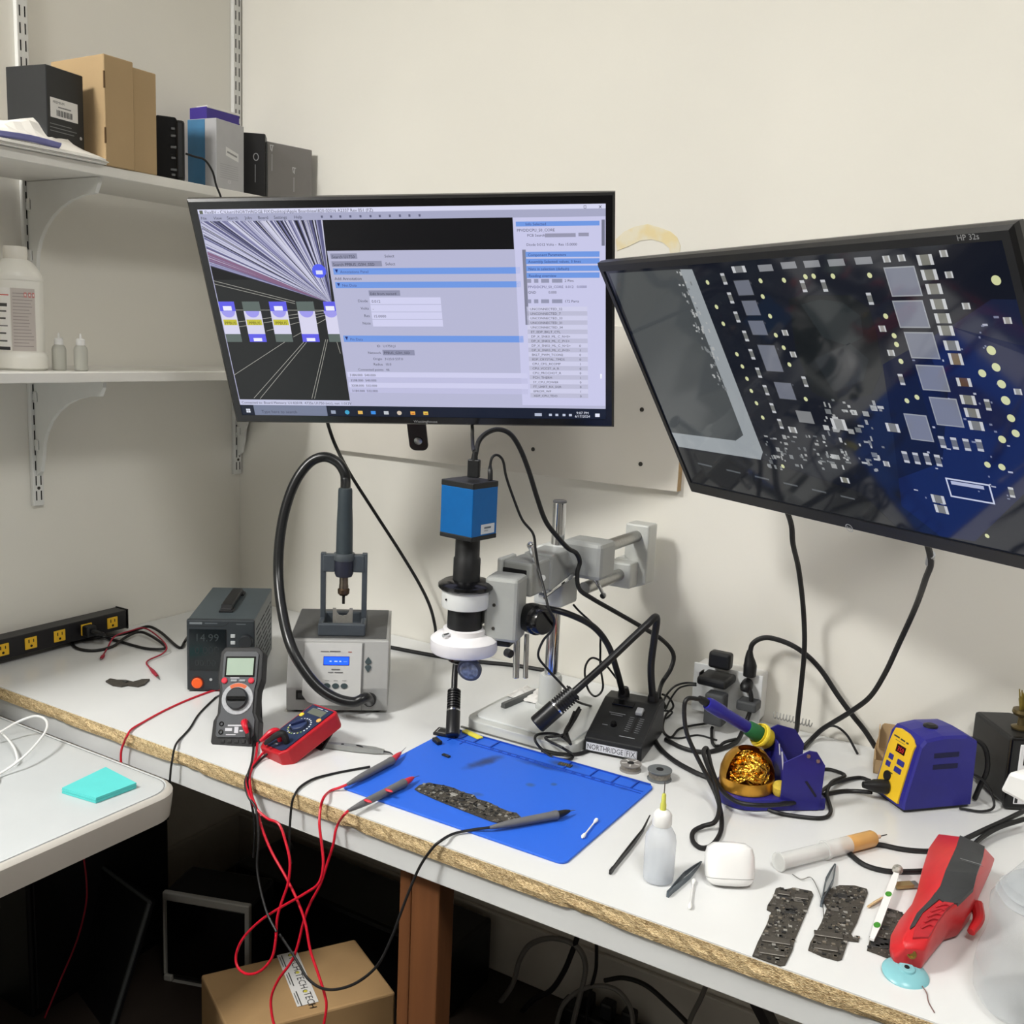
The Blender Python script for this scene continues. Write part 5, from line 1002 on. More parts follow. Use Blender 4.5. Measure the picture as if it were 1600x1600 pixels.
MB().tube([YP(1172, 1018, -.056), YP(1176, 1006, -.055), YP(1188, 998, -.05), YP(1205, 997, -.045), YP(1235, 1007, -.04), YP(1262, 1025, -.035), YP(1285, 1050, -.03), YP(1308, 1085, -.03), YP(1330, 1115, -.03), YP(1350, 1140, -.03), YP(1362, 1158, -.03), YP(1368, 1168, -.03)], .0048, 10, 6).build('cord', RUB, root, True)
root = thing('power_plug', 'angled black plug on the front of the outlet box', 'plug', YP(1165, 1075, -.06))
MB().tube([YP(1168, 1068, -.050), YP(1166, 1073, -.066), YP(1164, 1080, -.072)], [.011, .012, .009], 14, 4).build('plug_body', BLK, root, True)
MB().tube([YP(1170, 1072, -.070), YP(1174, 1090, -.072), YP(1172, 1110, -.075), YP(1165, 1130, -.085), Z(1150, 1160, T + .004), Z(1120, 1172, T + .004), Z(1095, 1175, T + .004), Z(1065, 1168, T + .004), Z(1040, 1155, T + .004)], .0042, 10, 6).build('cord', RUB, root, True)

# --- cables of the right screen, of the left screen and of the camera
cable('video_cable', 'black cable dropping from the right screen behind the iron holder', [('w', *(P2.M @ Vector((P2.uv(1234, 806, -.04)[0], -.19, -.036)))), (1235, 814, 'y', -.22), (1239, 850, 'y', -.18), (1248, 890, 'y', -.12), (1255, 950, 'y', -.06), (1257, 1010, 'y', -.06), (1252, 1070, 'y', -.06), (1247, 1115, 'y', -.06), (1243, 1145, 'z', T + .01), (1225, 1160, 'z', T + .005), (1200, 1170, 'z', T + .004)], .0046, RUB)
cable('video_cable', 'black cable curving down from the right screen to the small carton', [('w', *(P2.M @ Vector((P2.uv(1456, 862, -.04)[0], -.19, -.036)))), (1454, 872, 'y', -.37), (1446, 905, 'y', -.31), (1430, 950, 'y', -.20), (1405, 1005, 'y', -.15), (1383, 1052, 'y', -.11), (1360, 1088, 'y', -.08), (1332, 1110, 'y', -.06), (1303, 1128, 'y', -.05), (1284, 1140, 'y', -.04), (1268, 1155, 'z', T + .006), (1255, 1168, 'z', T + .005)], .0046, RUB)
p, q = YP(1455, 866, -.375), YP(1452, 880, -.352); o = MB().tube([p, q], .0058, 12, 2).build('cable_plug', pm('plug_clear_grey', (176, 178, 180), .3)); tag(o, 'pale grey plug end under the right screen', 'plug')
cable('video_cable', 'black cable slanting from the left screen down to the bench', [('w', *(P1.M @ Vector((P1.uv(510, 655, -.045)[0], -.19, -.04)))), (514, 668, 'd', 2.02), (526, 700, 'd', 2.05), (548, 742, 'y', -.20), (585, 800, 'y', -.14), (625, 862, 'y', -.09), (655, 912, 'y', -.06), (672, 948, 'y', -.05), (680, 980, 'y', -.045), (682, 1003, 'z', T + .004), (700, 1020, 'z', T + .004)], .0036, RUB)
cable('power_cable', 'black cable on the bench running right from the hot air station', [(600, 1012), (640, 1020), (690, 1029), (740, 1036), (800, 1042), (850, 1050)], .0045, RUB)
ctop = Vector((1.052, -.5, 1.281))
root = thing('video_plug', 'black video plug standing on the blue camera', 'plug', DP(740, 745, 1.66))
b0 = DP(740, 748, 1.655); MB().box((0, 0, 0), (.020, .011, .030), .002, M=Matrix.Translation(b0 + Vector((0, 0, .017))) @ Matrix.Rotation(.3, 4, 'Z')).build('plug_body', BLK, root, True)
MB().tube([b0 + Vector((0, 0, .03)), b0 + Vector((.001, 0, .045))], [.006, .004], 10, 2).build('strain_relief', BLK, root, True)
t0 = b0 + Vector((0, 0, .045))
cable('video_cable', 'thick black cable arching from the camera plug down to the boom clamp', [('w', *(t0 + Vector((.002, 0, -.006)))), (748, 690, 'd', 1.66), (760, 677, 'd', 1.67), (778, 671, 'd', 1.68), (797, 678, 'd', 1.69), (812, 700, 'd', 1.70), (826, 735, 'd', 1.71), (840, 780, 'd', 1.72), (853, 815, 'd', 1.73), (872, 840, 'd', 1.74), (888, 857, 'd', 1.76), (900, 864, 'd', 1.78), (906, 878, 'd', 1.79), (902, 895, 'd', 1.79), (905, 920, 'd', 1.79), (925, 935, 'd', 1.80), (960, 955, 'd', 1.83), (1000, 978, 'd', 1.86), (1035, 1000, 'd', 1.89), (1052, 1022, 'd', 1.90), (1048, 1045, 'd', 1.90), (1034, 1068, 'd', 1.90), (1030, 1090, 'z', T + .006), (1040, 1105, 'z', T + .005)], .0042, RUB)
cable('video_cable', 'straight black cable from the camera plug up behind the left screen', [('w', *t0), (739, 700, 'd', 1.74), (738, 680, 'd', 1.88), (738, 668, 'd', 1.94), ('w', *(P1.M @ Vector((P1.uv(738, 655, -.05)[0], -.185, -.042))))], .0034, RUB)
cable('usb_cable', 'thin black cable from the camera past the chrome lever', [(766, 748, 'd', 1.66), (766, 728, 'd', 1.66), (769, 715, 'd', 1.66), (777, 711, 'd', 1.665), (786, 720, 'd', 1.67), (791, 745, 'd', 1.675), (803, 780, 'd', 1.68), (816, 812, 'd', 1.685), (833, 834, 'd', 1.69), (837, 860, 'd', 1.69), (842, 890, 'd', 1.69), (850, 920, 'd', 1.67), (857, 950, 'd', 1.66), (866, 968, 'd', 1.67), (862, 985, 'd', 1.70), (848, 1002, 'd', 1.74), (841, 1025, 'd', 1.78), (855, 1045, 'd', 1.79), (880, 1072, 'd', 1.79), (900, 1095, 'd', 1.80), (930, 1105, 'z', T + .003)], .0022, RUB)
o = MB().tube([DP(766, 750, 1.655), DP(766, 736, 1.655), DP(766, 728, 1.66)], [.0042, .0042, .0026], 10, 3).build('usb_plug', BLK); tag(o, 'small black plug on the corner of the blue camera', 'plug')
cable('light_cable', 'thin black cable looping behind the focus knob to the light source', [(896, 945, 'd', 1.84), (905, 955, 'd', 1.85), (935, 985, 'd', 1.86), (938, 1010, 'd', 1.86), (938, 1040, 'd', 1.85), (942, 1075, 'd', 1.84), (930, 1088, 'z', T + .05), (918, 1075, 'd', 1.84), (914, 1045, 'd', 1.85), (925, 1028, 'd', 1.86), (945, 1038, 'd', 1.86), (965, 1062, 'd', 1.86)], .002, RUB)
ob = lambda x, y, h: (x, y, 'z', T + h)
cable('light_cable', 'bundle of thin black cable lying on the front of the microscope base', [ob(905, 1105, .06), ob(893, 1125, .045), ob(882, 1145, .034), ob(888, 1158, .028), ob(870, 1147, .028), ob(842, 1147, .027), ob(836, 1156, .026), ob(846, 1170, .012), ob(864, 1183, .004), ob(888, 1187, .003), ob(895, 1180, .006), ob(878, 1168, .027), ob(852, 1153, .028), ob(880, 1148, .032), ob(896, 1128, .045), ob(907, 1108, .062)], .0024, RUB)
cable('light_cable', 'second thin black loop lying on the front of the microscope base', [ob(897, 1112, .055), ob(888, 1135, .04), ob(884, 1150, .03), ob(892, 1163, .028), ob(886, 1140, .034), ob(900, 1118, .05)], .0022, RUB)
cable('light_cable', 'thick black cable lying from the light source under the microscope base', [(846, 1172, 'z', T + .006), (875, 1178, 'z', T + .004), (905, 1178, 'z', T + .003), (935, 1166, 'z', T + .003)], .0035, RUB)
for lab, pts, r in (('black cord leaving the light source towards the iron holder', [(1018, 1140, 'z', T + .005), (1028, 1165, 'z', T + .004), (1050, 1190), (1085, 1210), (1115, 1222), (1150, 1235, 'z', T + .004)], .0044),
    ('thin black wire tangled right of the light source, upper loop', [(1035, 1085, 'z', T + .04), (1045, 1090, 'z', T + .03), (1052, 1104, 'z', T + .012), (1040, 1118, 'z', T + .004), (1036, 1140, 'z', T + .003), (1048, 1152, 'z', T + .003), (1060, 1140, 'z', T + .005), (1075, 1135, 'z', T + .006), (1105, 1130, 'z', T + .008)], .0022),
    ('thin black wire rising from the tangle to the charger', [(1035, 1100, 'z', T + .02), (1042, 1085, 'z', T + .05), (1055, 1072, 'y', -.10), (1072, 1067, 'y', -.10), (1088, 1068, 'y', -.10)], .0020),
    ('second thin black wire rising to the twin port charger', [(1040, 1108, 'z', T + .01), (1048, 1092, 'z', T + .04), (1060, 1076, 'y', -.10), (1075, 1071, 'y', -.10), (1088, 1071, 'y', -.10)], .0018),
    ('thin black wire zigzagging over the bench right of the light source', [(1032, 1110, 'z', T + .02), (1050, 1112, 'z', T + .012), (1044, 1120, 'z', T + .004), (1034, 1128), (1038, 1148), (1060, 1155), (1090, 1150), (1120, 1158)], .0018),
    ('black cord hanging from the grey power brick', [(1113, 1136, 'y', -.11), (1111, 1150, 'y', -.11), (1114, 1162, 'z', T + .006), (1122, 1168), (1132, 1160, 'z', T + .01), (1150, 1155, 'z', T + .006)], .003)):
    cable('wire', lab, pts, r, RUB)

# --- soldering iron holder
HB = pm('holder_blue', (36, 34, 122), .4, noise=.05, scale=50)
root = thing('iron_holder', 'dark blue soldering iron holder with brass wool cup', 'iron holder', (1.53, -.32, T))
S = Vector((1.505, -.350, 0)); hd_ = Vector((.80, .60, 0)); hn = Vector((-.60, .80, 0))     # direction to the right plate, and backwards
base = [(S + Vector((math.cos(a), math.sin(a), 0)) * .050) for a in [math.radians(t) for t in range(125, 320, 15)]]
p1 = S + hd_ * .115 - hn * .046; p2 = S + hd_ * .115 + hn * .05; base = [(p.x, p.y) for p in base] + [(p1.x, p1.y), (p2.x, p2.y)]
MB().prism(base, T + .001, T + .02, 'z', bev=.002).build('base_tray', HB, root, True)
HM = Matrix(((hd_.x, hn.x, 0, S.x), (hd_.y, hn.y, 0, S.y), (0, 0, 1, T), (0, 0, 0, 1)))
front_ = [(.040, .002), (.102, .002), (.105, .010), (.107, .076), (.092, .098), (.080, .100), (.040, .080)]
MB().prism(front_, -.048, -.0455, 'y', M=HM).build('side_plate', HB, root, True)
MB().prism([(.040, .02), (.105, .02), (.107, .076), (.09, .10), (.06, .108), (.04, .098)], .040, .0425, 'y', M=HM).build('side_plate', HB, root, True)
MB().prism([(-.046, .018), (.042, .018), (.042, .088), (.02, .088), (-.046, .07)], .052, .0545, 'x', M=HM).build('back_plate', HB, root, True)
cv = Cv(HM @ Vector((.066, -.0484, 0)), hd_, (0, 0, 1), .0002); cv.poly([(.010, .050), (.014, .051), (.032, .026), (.029, .024)], (12, 12, 40)); cv.build('slot', PRINT, root, True)
for a_, z_ in ((.094, .084), (.078, .092)):
    MB().lathe([(.0035, 0), (.003, .002)], HM @ Vector((a_, -.0482, z_)), -hn, 12).build('screw', STEEL, root, True)
cv = Cv(HM @ Vector((.0518, 0, 0)), -hn, (0, 0, 1), .0002)
cv.poly([(.004, .080), (.010, .083), (.022, .058), (.016, .055)], (206, 208, 224)); cv.poly([(-.010, .088), (-.005, .090), (.002, .074), (-.003, .072)], (206, 208, 224)); cv.build('side_marking', PRINT, root, True)
BR = pm('brass_wool', (226, 168, 60), .25, 1, noise=.4, scale=120, bump=1.0, bscale=160)
cup = MB(); cup.lathe([(.040, .018), (.043, .021), (.0435, .040), (.0415, .040), (.040, .024)], HM @ Vector((0, 0, 0)), (0, 0, 1), 36)
hood = [[HM @ Vector((math.cos(a) * rr, math.sin(a) * rr, zz)) for a in [math.radians(-25 + 12 * q) for q in range(20)]] for rr, zz in ((.0435, .038), (.0425, .050), (.037, .066), (.027, .078), (.017, .083))]
hv = [p for q in hood for p in q]; cup.add(hv, [(j * 20 + i, j * 20 + i + 1, (j + 1) * 20 + i + 1, (j + 1) * 20 + i) for j in range(4) for i in range(19)], None, None, True); cup.build('wool_cup', pm('cup_gold', (214, 158, 62), .3, .8, noise=.1, scale=30), root, True)
mb = MB(); c0 = HM @ Vector((0, -.004, .046))
for i in range(90):
    ph = random.uniform(0, 6.28); th = random.uniform(-.3, 1.4); pts = []
    for j in range(6):
        a = ph + j * .5; e = th + .35 * math.sin(j * 1.3 + i); rr = .032 + random.uniform(-.004, .003); pts.append(c0 + Vector((math.cos(a) * math.cos(e), math.sin(a) * math.cos(e), math.sin(e) * .9)) * rr)
    mb.tube(pts, .0026, 4, 3, flat=.35)
w_ = mb.build('brass_wool', BR, root, True); w_['kind'] = 'stuff'
MB().lathe([(.011, 0), (.013, .006), (.012, .016)], HM @ Vector((.046, -.03, .022)), (0, -.3, 1), 16).build('yellow_sponge', pm('sponge_yellow', (214, 186, 70), .9, noise=.15, scale=150), root, True)
# coil holder for the iron
ih = DP(1190, 1150, 1.655); ie = DP(1094, 1092, 1.605); idr = (ie - ih).normalized()
YC = pm('holder_yellow', (226, 200, 40), .4)
MB().lathe([(.0125, -.018), (.0175, -.012), (.0185, .0), (.0175, .010), (.0165, .010), (.0165, -.008), (.011, -.016)], ih, idr, 24).build('iron_receptacle', YC, root, True)
MB().lathe([(.0192, -.002), (.0205, .0), (.0205, .004), (.0192, .006)], ih, idr, 24).build('receptacle_rim', pm('rim_yellow', (240, 216, 70), .35), root, True)
MB().tube([ih - idr * .02, ih - idr * .045 + Vector((0, 0, -.01))], [.012, .010], 14, 3).build('tip_tube', pm('tube_navy', (26, 26, 70), .4), root, True)
root = thing('soldering_iron', 'blue soldering iron with green grip resting in its holder', 'soldering iron', ih)
MB().lathe([(.0115, -.004), (.0135, .004), (.014, .012), (.0125, .030), (.0105, .034)], ih, idr, 20).build('rubber_grip', pm('green_rubber', (34, 104, 58), .6), root, True)
MB().lathe([(.0098, .033), (.0098, .085), (.0112, .092), (.0112, .118), (.0095, .124)], ih, idr, 20).build('handle', pm('iron_blue', (38, 36, 140), .38), root, True)
MB().lathe([(.006, .122), (.0068, .132), (.0045, .142)], ih, idr, 14).build('cord_boot', RUB, root, True)
ce = ih + idr * .138
cz = lambda x, y, z=.0035: (x, y, 'z', T + z)
MB().tube([ce] + [W(t) for t in ((1074, 1092, 'd', 1.59), (1069, 1110, 'd', 1.59), (1073, 1145, 'd', 1.59), (1088, 1180, 'd', 1.59), (1106, 1215, 'd', 1.59), cz(1120, 1245, .022), cz(1127, 1275, .006), cz(1126, 1300), cz(1113, 1320), cz(1096, 1325), cz(1083, 1315), cz(1083, 1300, .004), cz(1098, 1291, .008), cz(1117, 1284, .012), cz(1124, 1262, .018), cz(1118, 1230, .034), cz(1105, 1195, .05), cz(1099, 1175, .055), cz(1105, 1170, .05), cz(1112, 1200, .038), cz(1126, 1232, .022), cz(1150, 1252, .024), cz(1180, 1258, .026), cz(1220, 1257, .02), cz(1260, 1250, .008), cz(1295, 1240), cz(1330, 1236), cz(1362, 1238, .012))], .0036, 10, 6).build('cord', RUB, root, True)
cable('black_cable', 'black cord loops right of the iron holder', [cz(1283, 1202), cz(1300, 1203), cz(1320, 1212, .006), cz(1300, 1222, .01), cz(1292, 1240, .008), cz(1298, 1268, .003), cz(1285, 1278), cz(1250, 1276), cz(1215, 1270), cz(1198, 1262), cz(1225, 1252, .016), cz(1270, 1245, .016), cz(1300, 1225, .008), cz(1340, 1215, .004), cz(1360, 1220, .004)], .0032, RUB)
cable('wire', 'thin black wire crossing behind the iron holder to the small carton', [cz(1180, 1165), cz(1230, 1178), cz(1258, 1162), (1275, 1147, 'y', -.03), (1300, 1134, 'y', -.02), (1322, 1147, 'y', -.03), cz(1340, 1178)], .0022, RUB)

# --- small open carton behind the soldering station
hx_ = []
a, c = YP(1208, 1117, -.03), YP(1268, 1131, -.03)
for q in range(97): t = q / 96; an = t * 2 * math.pi * 12; p = a.lerp(c, t); hx_.append(p + Vector((0, math.cos(an) * .006, math.sin(an) * .006)))
o = MB().tube(hx_, .0012, 5, 1).build('coiled_cord', pm('coil_clear_grey', (166, 166, 162), .35)); tag(o, 'pale coiled cord along the wall behind the iron holder', 'cord')
KR = pm('kraft_board', (176, 148, 108), .8, noise=.06, scale=40)
root = thing('small_carton', 'small open cardboard box behind the blue soldering station', 'box', (1.655, -.12, T), math.radians(12))
MB().bb((0, 0, .001), (.075, .002, .024)).build('front_wall', KR, root); MB().bb((0, .05, .001), (.075, .052, .028)).build('back_wall', KR, root); MB().bb((0, 0, .001), (.002, .052, .026)).build('side_wall', KR, root); MB().bb((.073, 0, .001), (.075, .052, .026)).build('side_wall', KR, root); MB().bb((0, 0, .0005), (.075, .052, .002)).build('bottom', KR, root)
MB().prism([(0, .026), (.008, .07), (.012, .074), (.075, .074), (.075, .026)], .052, .054, 'y').build('lid', KR, root); MB().prism([(.052, .03), (.036, .034), (.038, .068), (.052, .072)], .004, .0055, 'x').build('lid_flap', KR, root)

# --- blue and yellow soldering station
FB = pm('station_blue', (38, 36, 132), .38, noise=.05, scale=40, bump=.05, bscale=500); FY = pm('station_yellow', (232, 190, 42), .42, noise=.03, scale=40)
fx = thing('soldering_station', 'blue soldering station with yellow front panel and red digits', 'soldering station', (1.729, -.253, T), math.radians(46.6)); root = fx
pr_ = [(.0, .006), (0, .018), (.020, .112), (.028, .121), (.06, .1255), (.105, .124), (.126, .113), (.128, .006)]
bm = bmesh.new()
def bulge(y): return 1 + .04 * (1 - ((y - .039) / .039) ** 2)
secs = []
for y, sc in ((0, .955), (.004, .99), (.015, 1), (.039, 1.012), (.063, 1), (.074, .99), (.078, .955)): secs.append([Vector((.064 + (x - .064) * (sc if sc < 1 else 1), y, .006 + (z - .006) * sc)) for x, z in pr_])
MB().loft(secs, smooth=False).build('case', FB, root)
MB().bb((.004, .003, .0), (.124, .075, .007), .002).build('underside', BLK, root)
yd = Vector((.020, 0, .094)).normalized(); YM = Matrix(((0, yd.x, -yd.z, -.0005), (-1, 0, 0, .078), (0, yd.z, yd.x, .019), (0, 0, 0, 1)))   # x across (left to right), y up the slope, z outwards
fpan = [(.008, -.008), (.066, -.008), (.066, .080), (.068, .09), (.060, .097), (.045, .102), (.025, .103), (.014, .100), (.011, .09), (.008, .07)]
MB().prism(fpan, -.003, .0018, 'z', M=YM, bev=.0006).build('front_panel', FY, root)
MB().bb((.029, .066, .0014), (.051, .079, .0026), .0004, M=YM).build('display', pm('display_maroon', (44, 8, 12), .25), root)
cv = Cv(YM @ Vector((0, 0, .0026)), YM.to_3x3() @ Vector((1, 0, 0)), yd, .0002); cv.text('350', .0325, .0685, .0075, (214, 40, 44), 0); cv.build('display_digits', attr_mat('led_digits', .4, .9), root)
cv = Cv(YM @ Vector((0, 0, .0018)), YM.to_3x3() @ Vector((1, 0, 0)), yd, .0002); cv.rect(.016, .087, .030, .0895, (60, 60, 60)); cv.rect(.033, .0865, .044, .089, (50, 50, 50)); cv.rect(.047, .086, .053, .0885, (50, 50, 50)); cv.rect(.022, .0825, .046, .0835, (130, 112, 50)); cv.rect(.024, .029, .038, .031, (70, 66, 40)); cv.build('front_print', PRINT, root)
for (x, y, w) in ((.018, .054, .011), (.040, .053, .017), (.016, .041, .011), (.038, .040, .017)): MB().bb((x, y - .0045, .001), (x + w, y + .0045, .003), .0014, M=YM).build('key', pm('key_blue', (44, 46, 134), .4), root)
MB().lathe([(.0085, .0), (.008, .003)], YM @ Vector((.028, .023, .001)), YM.to_3x3() @ Vector((0, 0, 1)), 20).build('card_slot', BLK, root)
MB().lathe([(.0115, 0), (.0115, .010), (.0105, .022), (.0075, .030), (.005, .04)], YM @ Vector((.034, .006, .001)), (YM.to_3x3() @ Vector((-.25, -.15, 1))).normalized(), 20).build('cord_connector', RUB, root)
for z in (.074, .093):
    MB().bb((.045, -.0006, z - .004), (.092, .0032, z + .005), .0012).build('vent_slot', pm('vent_navy', (18, 18, 66), .6), root)
for x, z in ((.040, .105), (.110, .108), (.024, .018), (.118, .016), (.068, .066)): MB().lathe([(.0024, 0), (.0022, .0008)], (x, .0012, z), (0, -1, 0), 12).build('case_screw', DRK, root)
MB().lathe([(.012, 0), (.011, .004), (.006, .006)], (.064, .039, .1245), (0, 0, 1), 20).build('tip_remover', BLK, root)
MB().tube([(.126, .03, .106), (.142, .02, .104), (.153, .012, .09), (.156, .008, .06), (.15, .012, .03), (.15, .02, .004)], .0042, 10, 6).build('power_cord', RUB, root)
MB().tube([(.127, .015, .055), (.15, .0, .04), (.155, -.018, .01), (.13, -.022, .004), (.10, -.006, .004)], .002, 8, 6).build('ground_wire', RUB, root)
cable('wire', 'black cord between the soldering station and the black meter at the edge', [(1520, 1188, 'd', 1.98), (1540, 1190, 'd', 1.97), (1555, 1187, 'd', 1.96), (1575, 1182, 'd', 1.97), (1610, 1172, 'd', 2.0)], .003, RUB)

# --- second station at the right edge
root = thing('bench_controller', 'black bench controller with white panel and red buttons at the right edge', 'controller', (1.862, -.135, T), math.radians(33))
MB().bb((0, .004, .004), (.11, .13, .118), .006).build('case', BLK, root); MB().bb((-.002, -.004, .002), (.112, .008, .122), .004).build('frame', BLKG, root)
MB().bb((.011, -.0052, .012), (.101, -.002, .112), .001).build('panel', pm('panel_white', (228, 228, 230), .4), root)
MB().bb((.018, -.0065, .078), (.06, -.004, .094), .0005).build('display', BLKG, root)
cv = Cv((0, -.0052, 0), (1, 0, 0), (0, 0, 1), .0002); cv.text('T12', .027, .100, .007, (60, 62, 66), 0); cv.rect(.022, .074, .044, .0755, (170, 170, 172)); cv.disc(.0125, .062, .0014, (40, 40, 40)); cv.disc(.0125, .045, .0014, (40, 40, 40)); cv.rect(.012, .014, .017, .03, (30, 30, 32)); _p = cv.build('panel_print', PRINT, root); _p['kind'] = 'stuff'
for z in (.06, .043): MB().lathe([(.0062, 0), (.0062, .002), (.005, .003)], (.0215, -.005, z), (0, -1, 0), 18).build('red_button', pm('button_red', (176, 42, 46), .4), root)
root = thing('brush_holder', 'small metal cup of brass brush tips on the bench controller', 'brush', Z(1600, 1132, T + .124))
b0 = wm(bpy.data.objects['bench_controller']) @ Vector((.038, .05, .1185))
root.location = b0
MB().lathe([(.014, 0), (.015, .003), (.006, .006), (.0055, .02), (.014, .024), (.016, .028), (.015, .033)], (0, 0, 0), (0, 0, 1), 20).build('metal_cup', pm('cup_bronze', (112, 98, 66), .35, .7), root)
mb = MB()
for i in range(26):
    a = random.uniform(0, 6.28); r_ = random.uniform(0, .011); mb.tube([(r_ * math.cos(a) * .6, r_ * math.sin(a) * .6, .028), (r_ * math.cos(a) * 1.4, r_ * math.sin(a) * 1.4, .05 + random.uniform(0, .014))], .0011, 5, 2)
w_ = mb.build('bristles', pm('bristle_olive', (128, 112, 44), .5, noise=.2, scale=80), root); w_['kind'] = 'stuff'

# --- small dropper bottle, earphone case, syringe
HDPE = pm('translucent_plastic', (224, 229, 236), .22, alpha=.45)
FLU = pm('clear_liquid', (220, 226, 232), .08, alpha=.4)
sb = Z(1030, 1384) + Vector((-.008, .014, 0)); sb.z = T
root = thing('needle_bottle', 'translucent squeeze bottle with yellow needle standing on the bench', 'bottle', sb)
MB().lathe([(.017, .0005), (.0205, .003), (.021, .012), (.021, .058), (.0195, .066), (.0155, .073), (.0125, .078), (.0115, .083)], (0, 0, 0), (0, 0, 1), 28).build('bottle_body', HDPE, root)
MB().lathe([(.0165, .002), (.0195, .005), (.0197, .034)], (0, 0, 0), (0, 0, 1), 24).build('liquid', FLU, root)
MB().lathe([(.0128, .080), (.0132, .082), (.0128, .094), (.0095, .099), (.006, .101)], (0, 0, 0), (0, 0, 1), 24).build('cap', WHITE, root)
MB().lathe([(.0042, .100), (.0042, .108), (.0032, .112), (.0028, .122), (.0018, .124)], (0, 0, 0), (0, 0, 1), 14).build('needle_hub', pm('hub_yellow', (206, 206, 96), .35), root)
MB().lathe([(.0008, .123), (.0008, .140)], (0, 0, 0), (0, 0, 1), 8).build('needle', STEEL, root)
ac = (Z(1100, 1378) + Z(1173, 1385)) / 2 + Vector((.006, -.006, 0)); ac.z = T
root = thing('earphone_case', 'glossy white earphone case beside the squeeze bottle', 'case', ac, math.radians(31))
EC = pm('gloss_white', (240, 240, 238), .14, coat=.3)
def sup(w, d, z, e=3.2, n=28): return [Vector((math.copysign(abs(math.cos(2 * math.pi * i / n)) ** (2 / e), math.cos(2 * math.pi * i / n)) * w, math.copysign(abs(math.sin(2 * math.pi * i / n)) ** (2 / e), math.sin(2 * math.pi * i / n)) * d, z)) for i in range(n)]
EM = Matrix.Translation((0, .004, 0)) @ Matrix.Rotation(math.radians(-20), 4, 'X') @ Matrix.Scale(1.16, 4)
lo = [(.014, .007, .0005), (.022, .0115, .002), (.0262, .0142, .0055), (.0278, .0152, .0095)]; hi = [(.0278, .0152, .0100), (.0288, .0160, .017), (.0285, .0155, .034), (.026, .0135, .043), (.019, .009, .0475), (.008, .004, .0488)]
MB().loft([sup(*q) for q in lo], M=EM).build('lid', EC, root); MB().loft([sup(*q) for q in hi], M=EM).build('body', EC, root)
MB().lathe([(.0045, .0475), (.0045, .0498), (.0032, .0498), (.0032, .0480)], EM @ Vector((.0, .0, 0)), EM.to_3x3() @ Vector((0, 0, 1)), 18).build('port_ring', STEEL, root)
CLR = pm('syringe_clear', (228, 229, 226), .25, alpha=.6); AMB = pm('flux_amber', (206, 158, 92), .35, noise=.05, scale=40)
s0, s1 = Z(1216, 1347, T + .0135), Z(1366, 1309, T + .0125); sd_ = (s1 - s0).normalized(); SLN = (s1 - s0).length
root = thing('flux_syringe', 'clear syringe half filled with amber flux', 'syringe', s0)
MB().lathe([(.0130, 0), (.0135, .001), (.0135, .0025), (.013, .003)], s0, sd_, 24).build('plunger_flange', CLR, root, True)
MB().lathe([(.0112, .003), (.0112, SLN * .46)], s0, sd_, 24).build('plunger', CLR, root, True)
MB().lathe([(.0130, SLN * .46), (.0138, SLN * .47), (.0138, SLN * .485), (.0115, SLN * .49)], s0, sd_, 24).build('finger_flange', CLR, root, True)
MB().lathe([(.0115, SLN * .488), (.0118, SLN * .495), (.0118, SLN * .73)], s0, sd_, 24).build('barrel', CLR, root, True)
MB().lathe([(.0112, SLN * .70), (.0119, SLN * .72), (.0119, SLN * .97), (.0095, SLN * .995), (.004, SLN * 1.01)], s0, sd_, 24).build('flux', AMB, root, True)
MB().lathe([(.0034, SLN * 1.0), (.003, SLN * 1.06)], s0, sd_, 12).build('luer_tip', pm('luer_peach', (224, 190, 160), .4), root, True); MB().lathe([(.0008, SLN * 1.05), (.0008, SLN * 1.14)], s0, sd_, 8).build('needle', MATS['tip_dark'], root, True)
# --- tweezers
def tweezers(label, tail, tip, mat, w=.0055, sp=.006, bend=None, z=T):
    a, c = Z(*tail, z + .004), Z(*tip, z + .003); d = c - a; L = d.length; d = d / L; k = Vector((-d.y, d.x, 0)).normalized()
    root = thing('tweezers', label, 'tweezers', a, group='tweezers')
    for s_ in (-1, 1):
        mid = [(0, .0, 1), (.25, .55, 1.05), (.55, 1, .9), (.8, .6, .5), (1, .12, .12)]; secs = []
        for t, off, ww in mid:
            q = a + d * (L * t) + k * (s_ * sp * off) + (bend * max(0, (t - .75) / .25) ** 1.2 if bend else Vector()); h = w * ww / 2
            secs.append([q + k * (-.0007) + Vector((0, 0, -h)), q + k * .0007 + Vector((0, 0, -h)), q + k * .0007 + Vector((0, 0, h)), q - k * .0007 + Vector((0, 0, h))])
        MB().loft(secs, smooth=False).build('arm', mat, root, True)
    MB().box((0, 0, 0), (.012, .0035, w * 1.02), .0005, M=Matrix(((d.x, k.x, 0, (a + d * .004).x), (d.y, k.y, 0, (a + d * .004).y), (0, 0, 1, a.z), (0, 0, 0, 1)))).build('joint', mat, root, True)
BT = pm('tweezer_black', (34, 34, 35), .4); GT = pm('tweezer_blue_grey', (96, 106, 114), .3, .7, noise=.05, scale=60)
tweezers('black bent tweezers lying behind the squeeze bottle', (954, 1362), (1016, 1284), BT, .0065, .0015, Vector((-.006, .012, .004)))
tweezers('blue grey tweezers leaning towards the earphone case', (1044, 1397), (1096, 1346), GT, .009, .0042); tweezers('blue grey tweezers behind the second repair board', (1284, 1412), (1305, 1350), GT, .010, .0045)
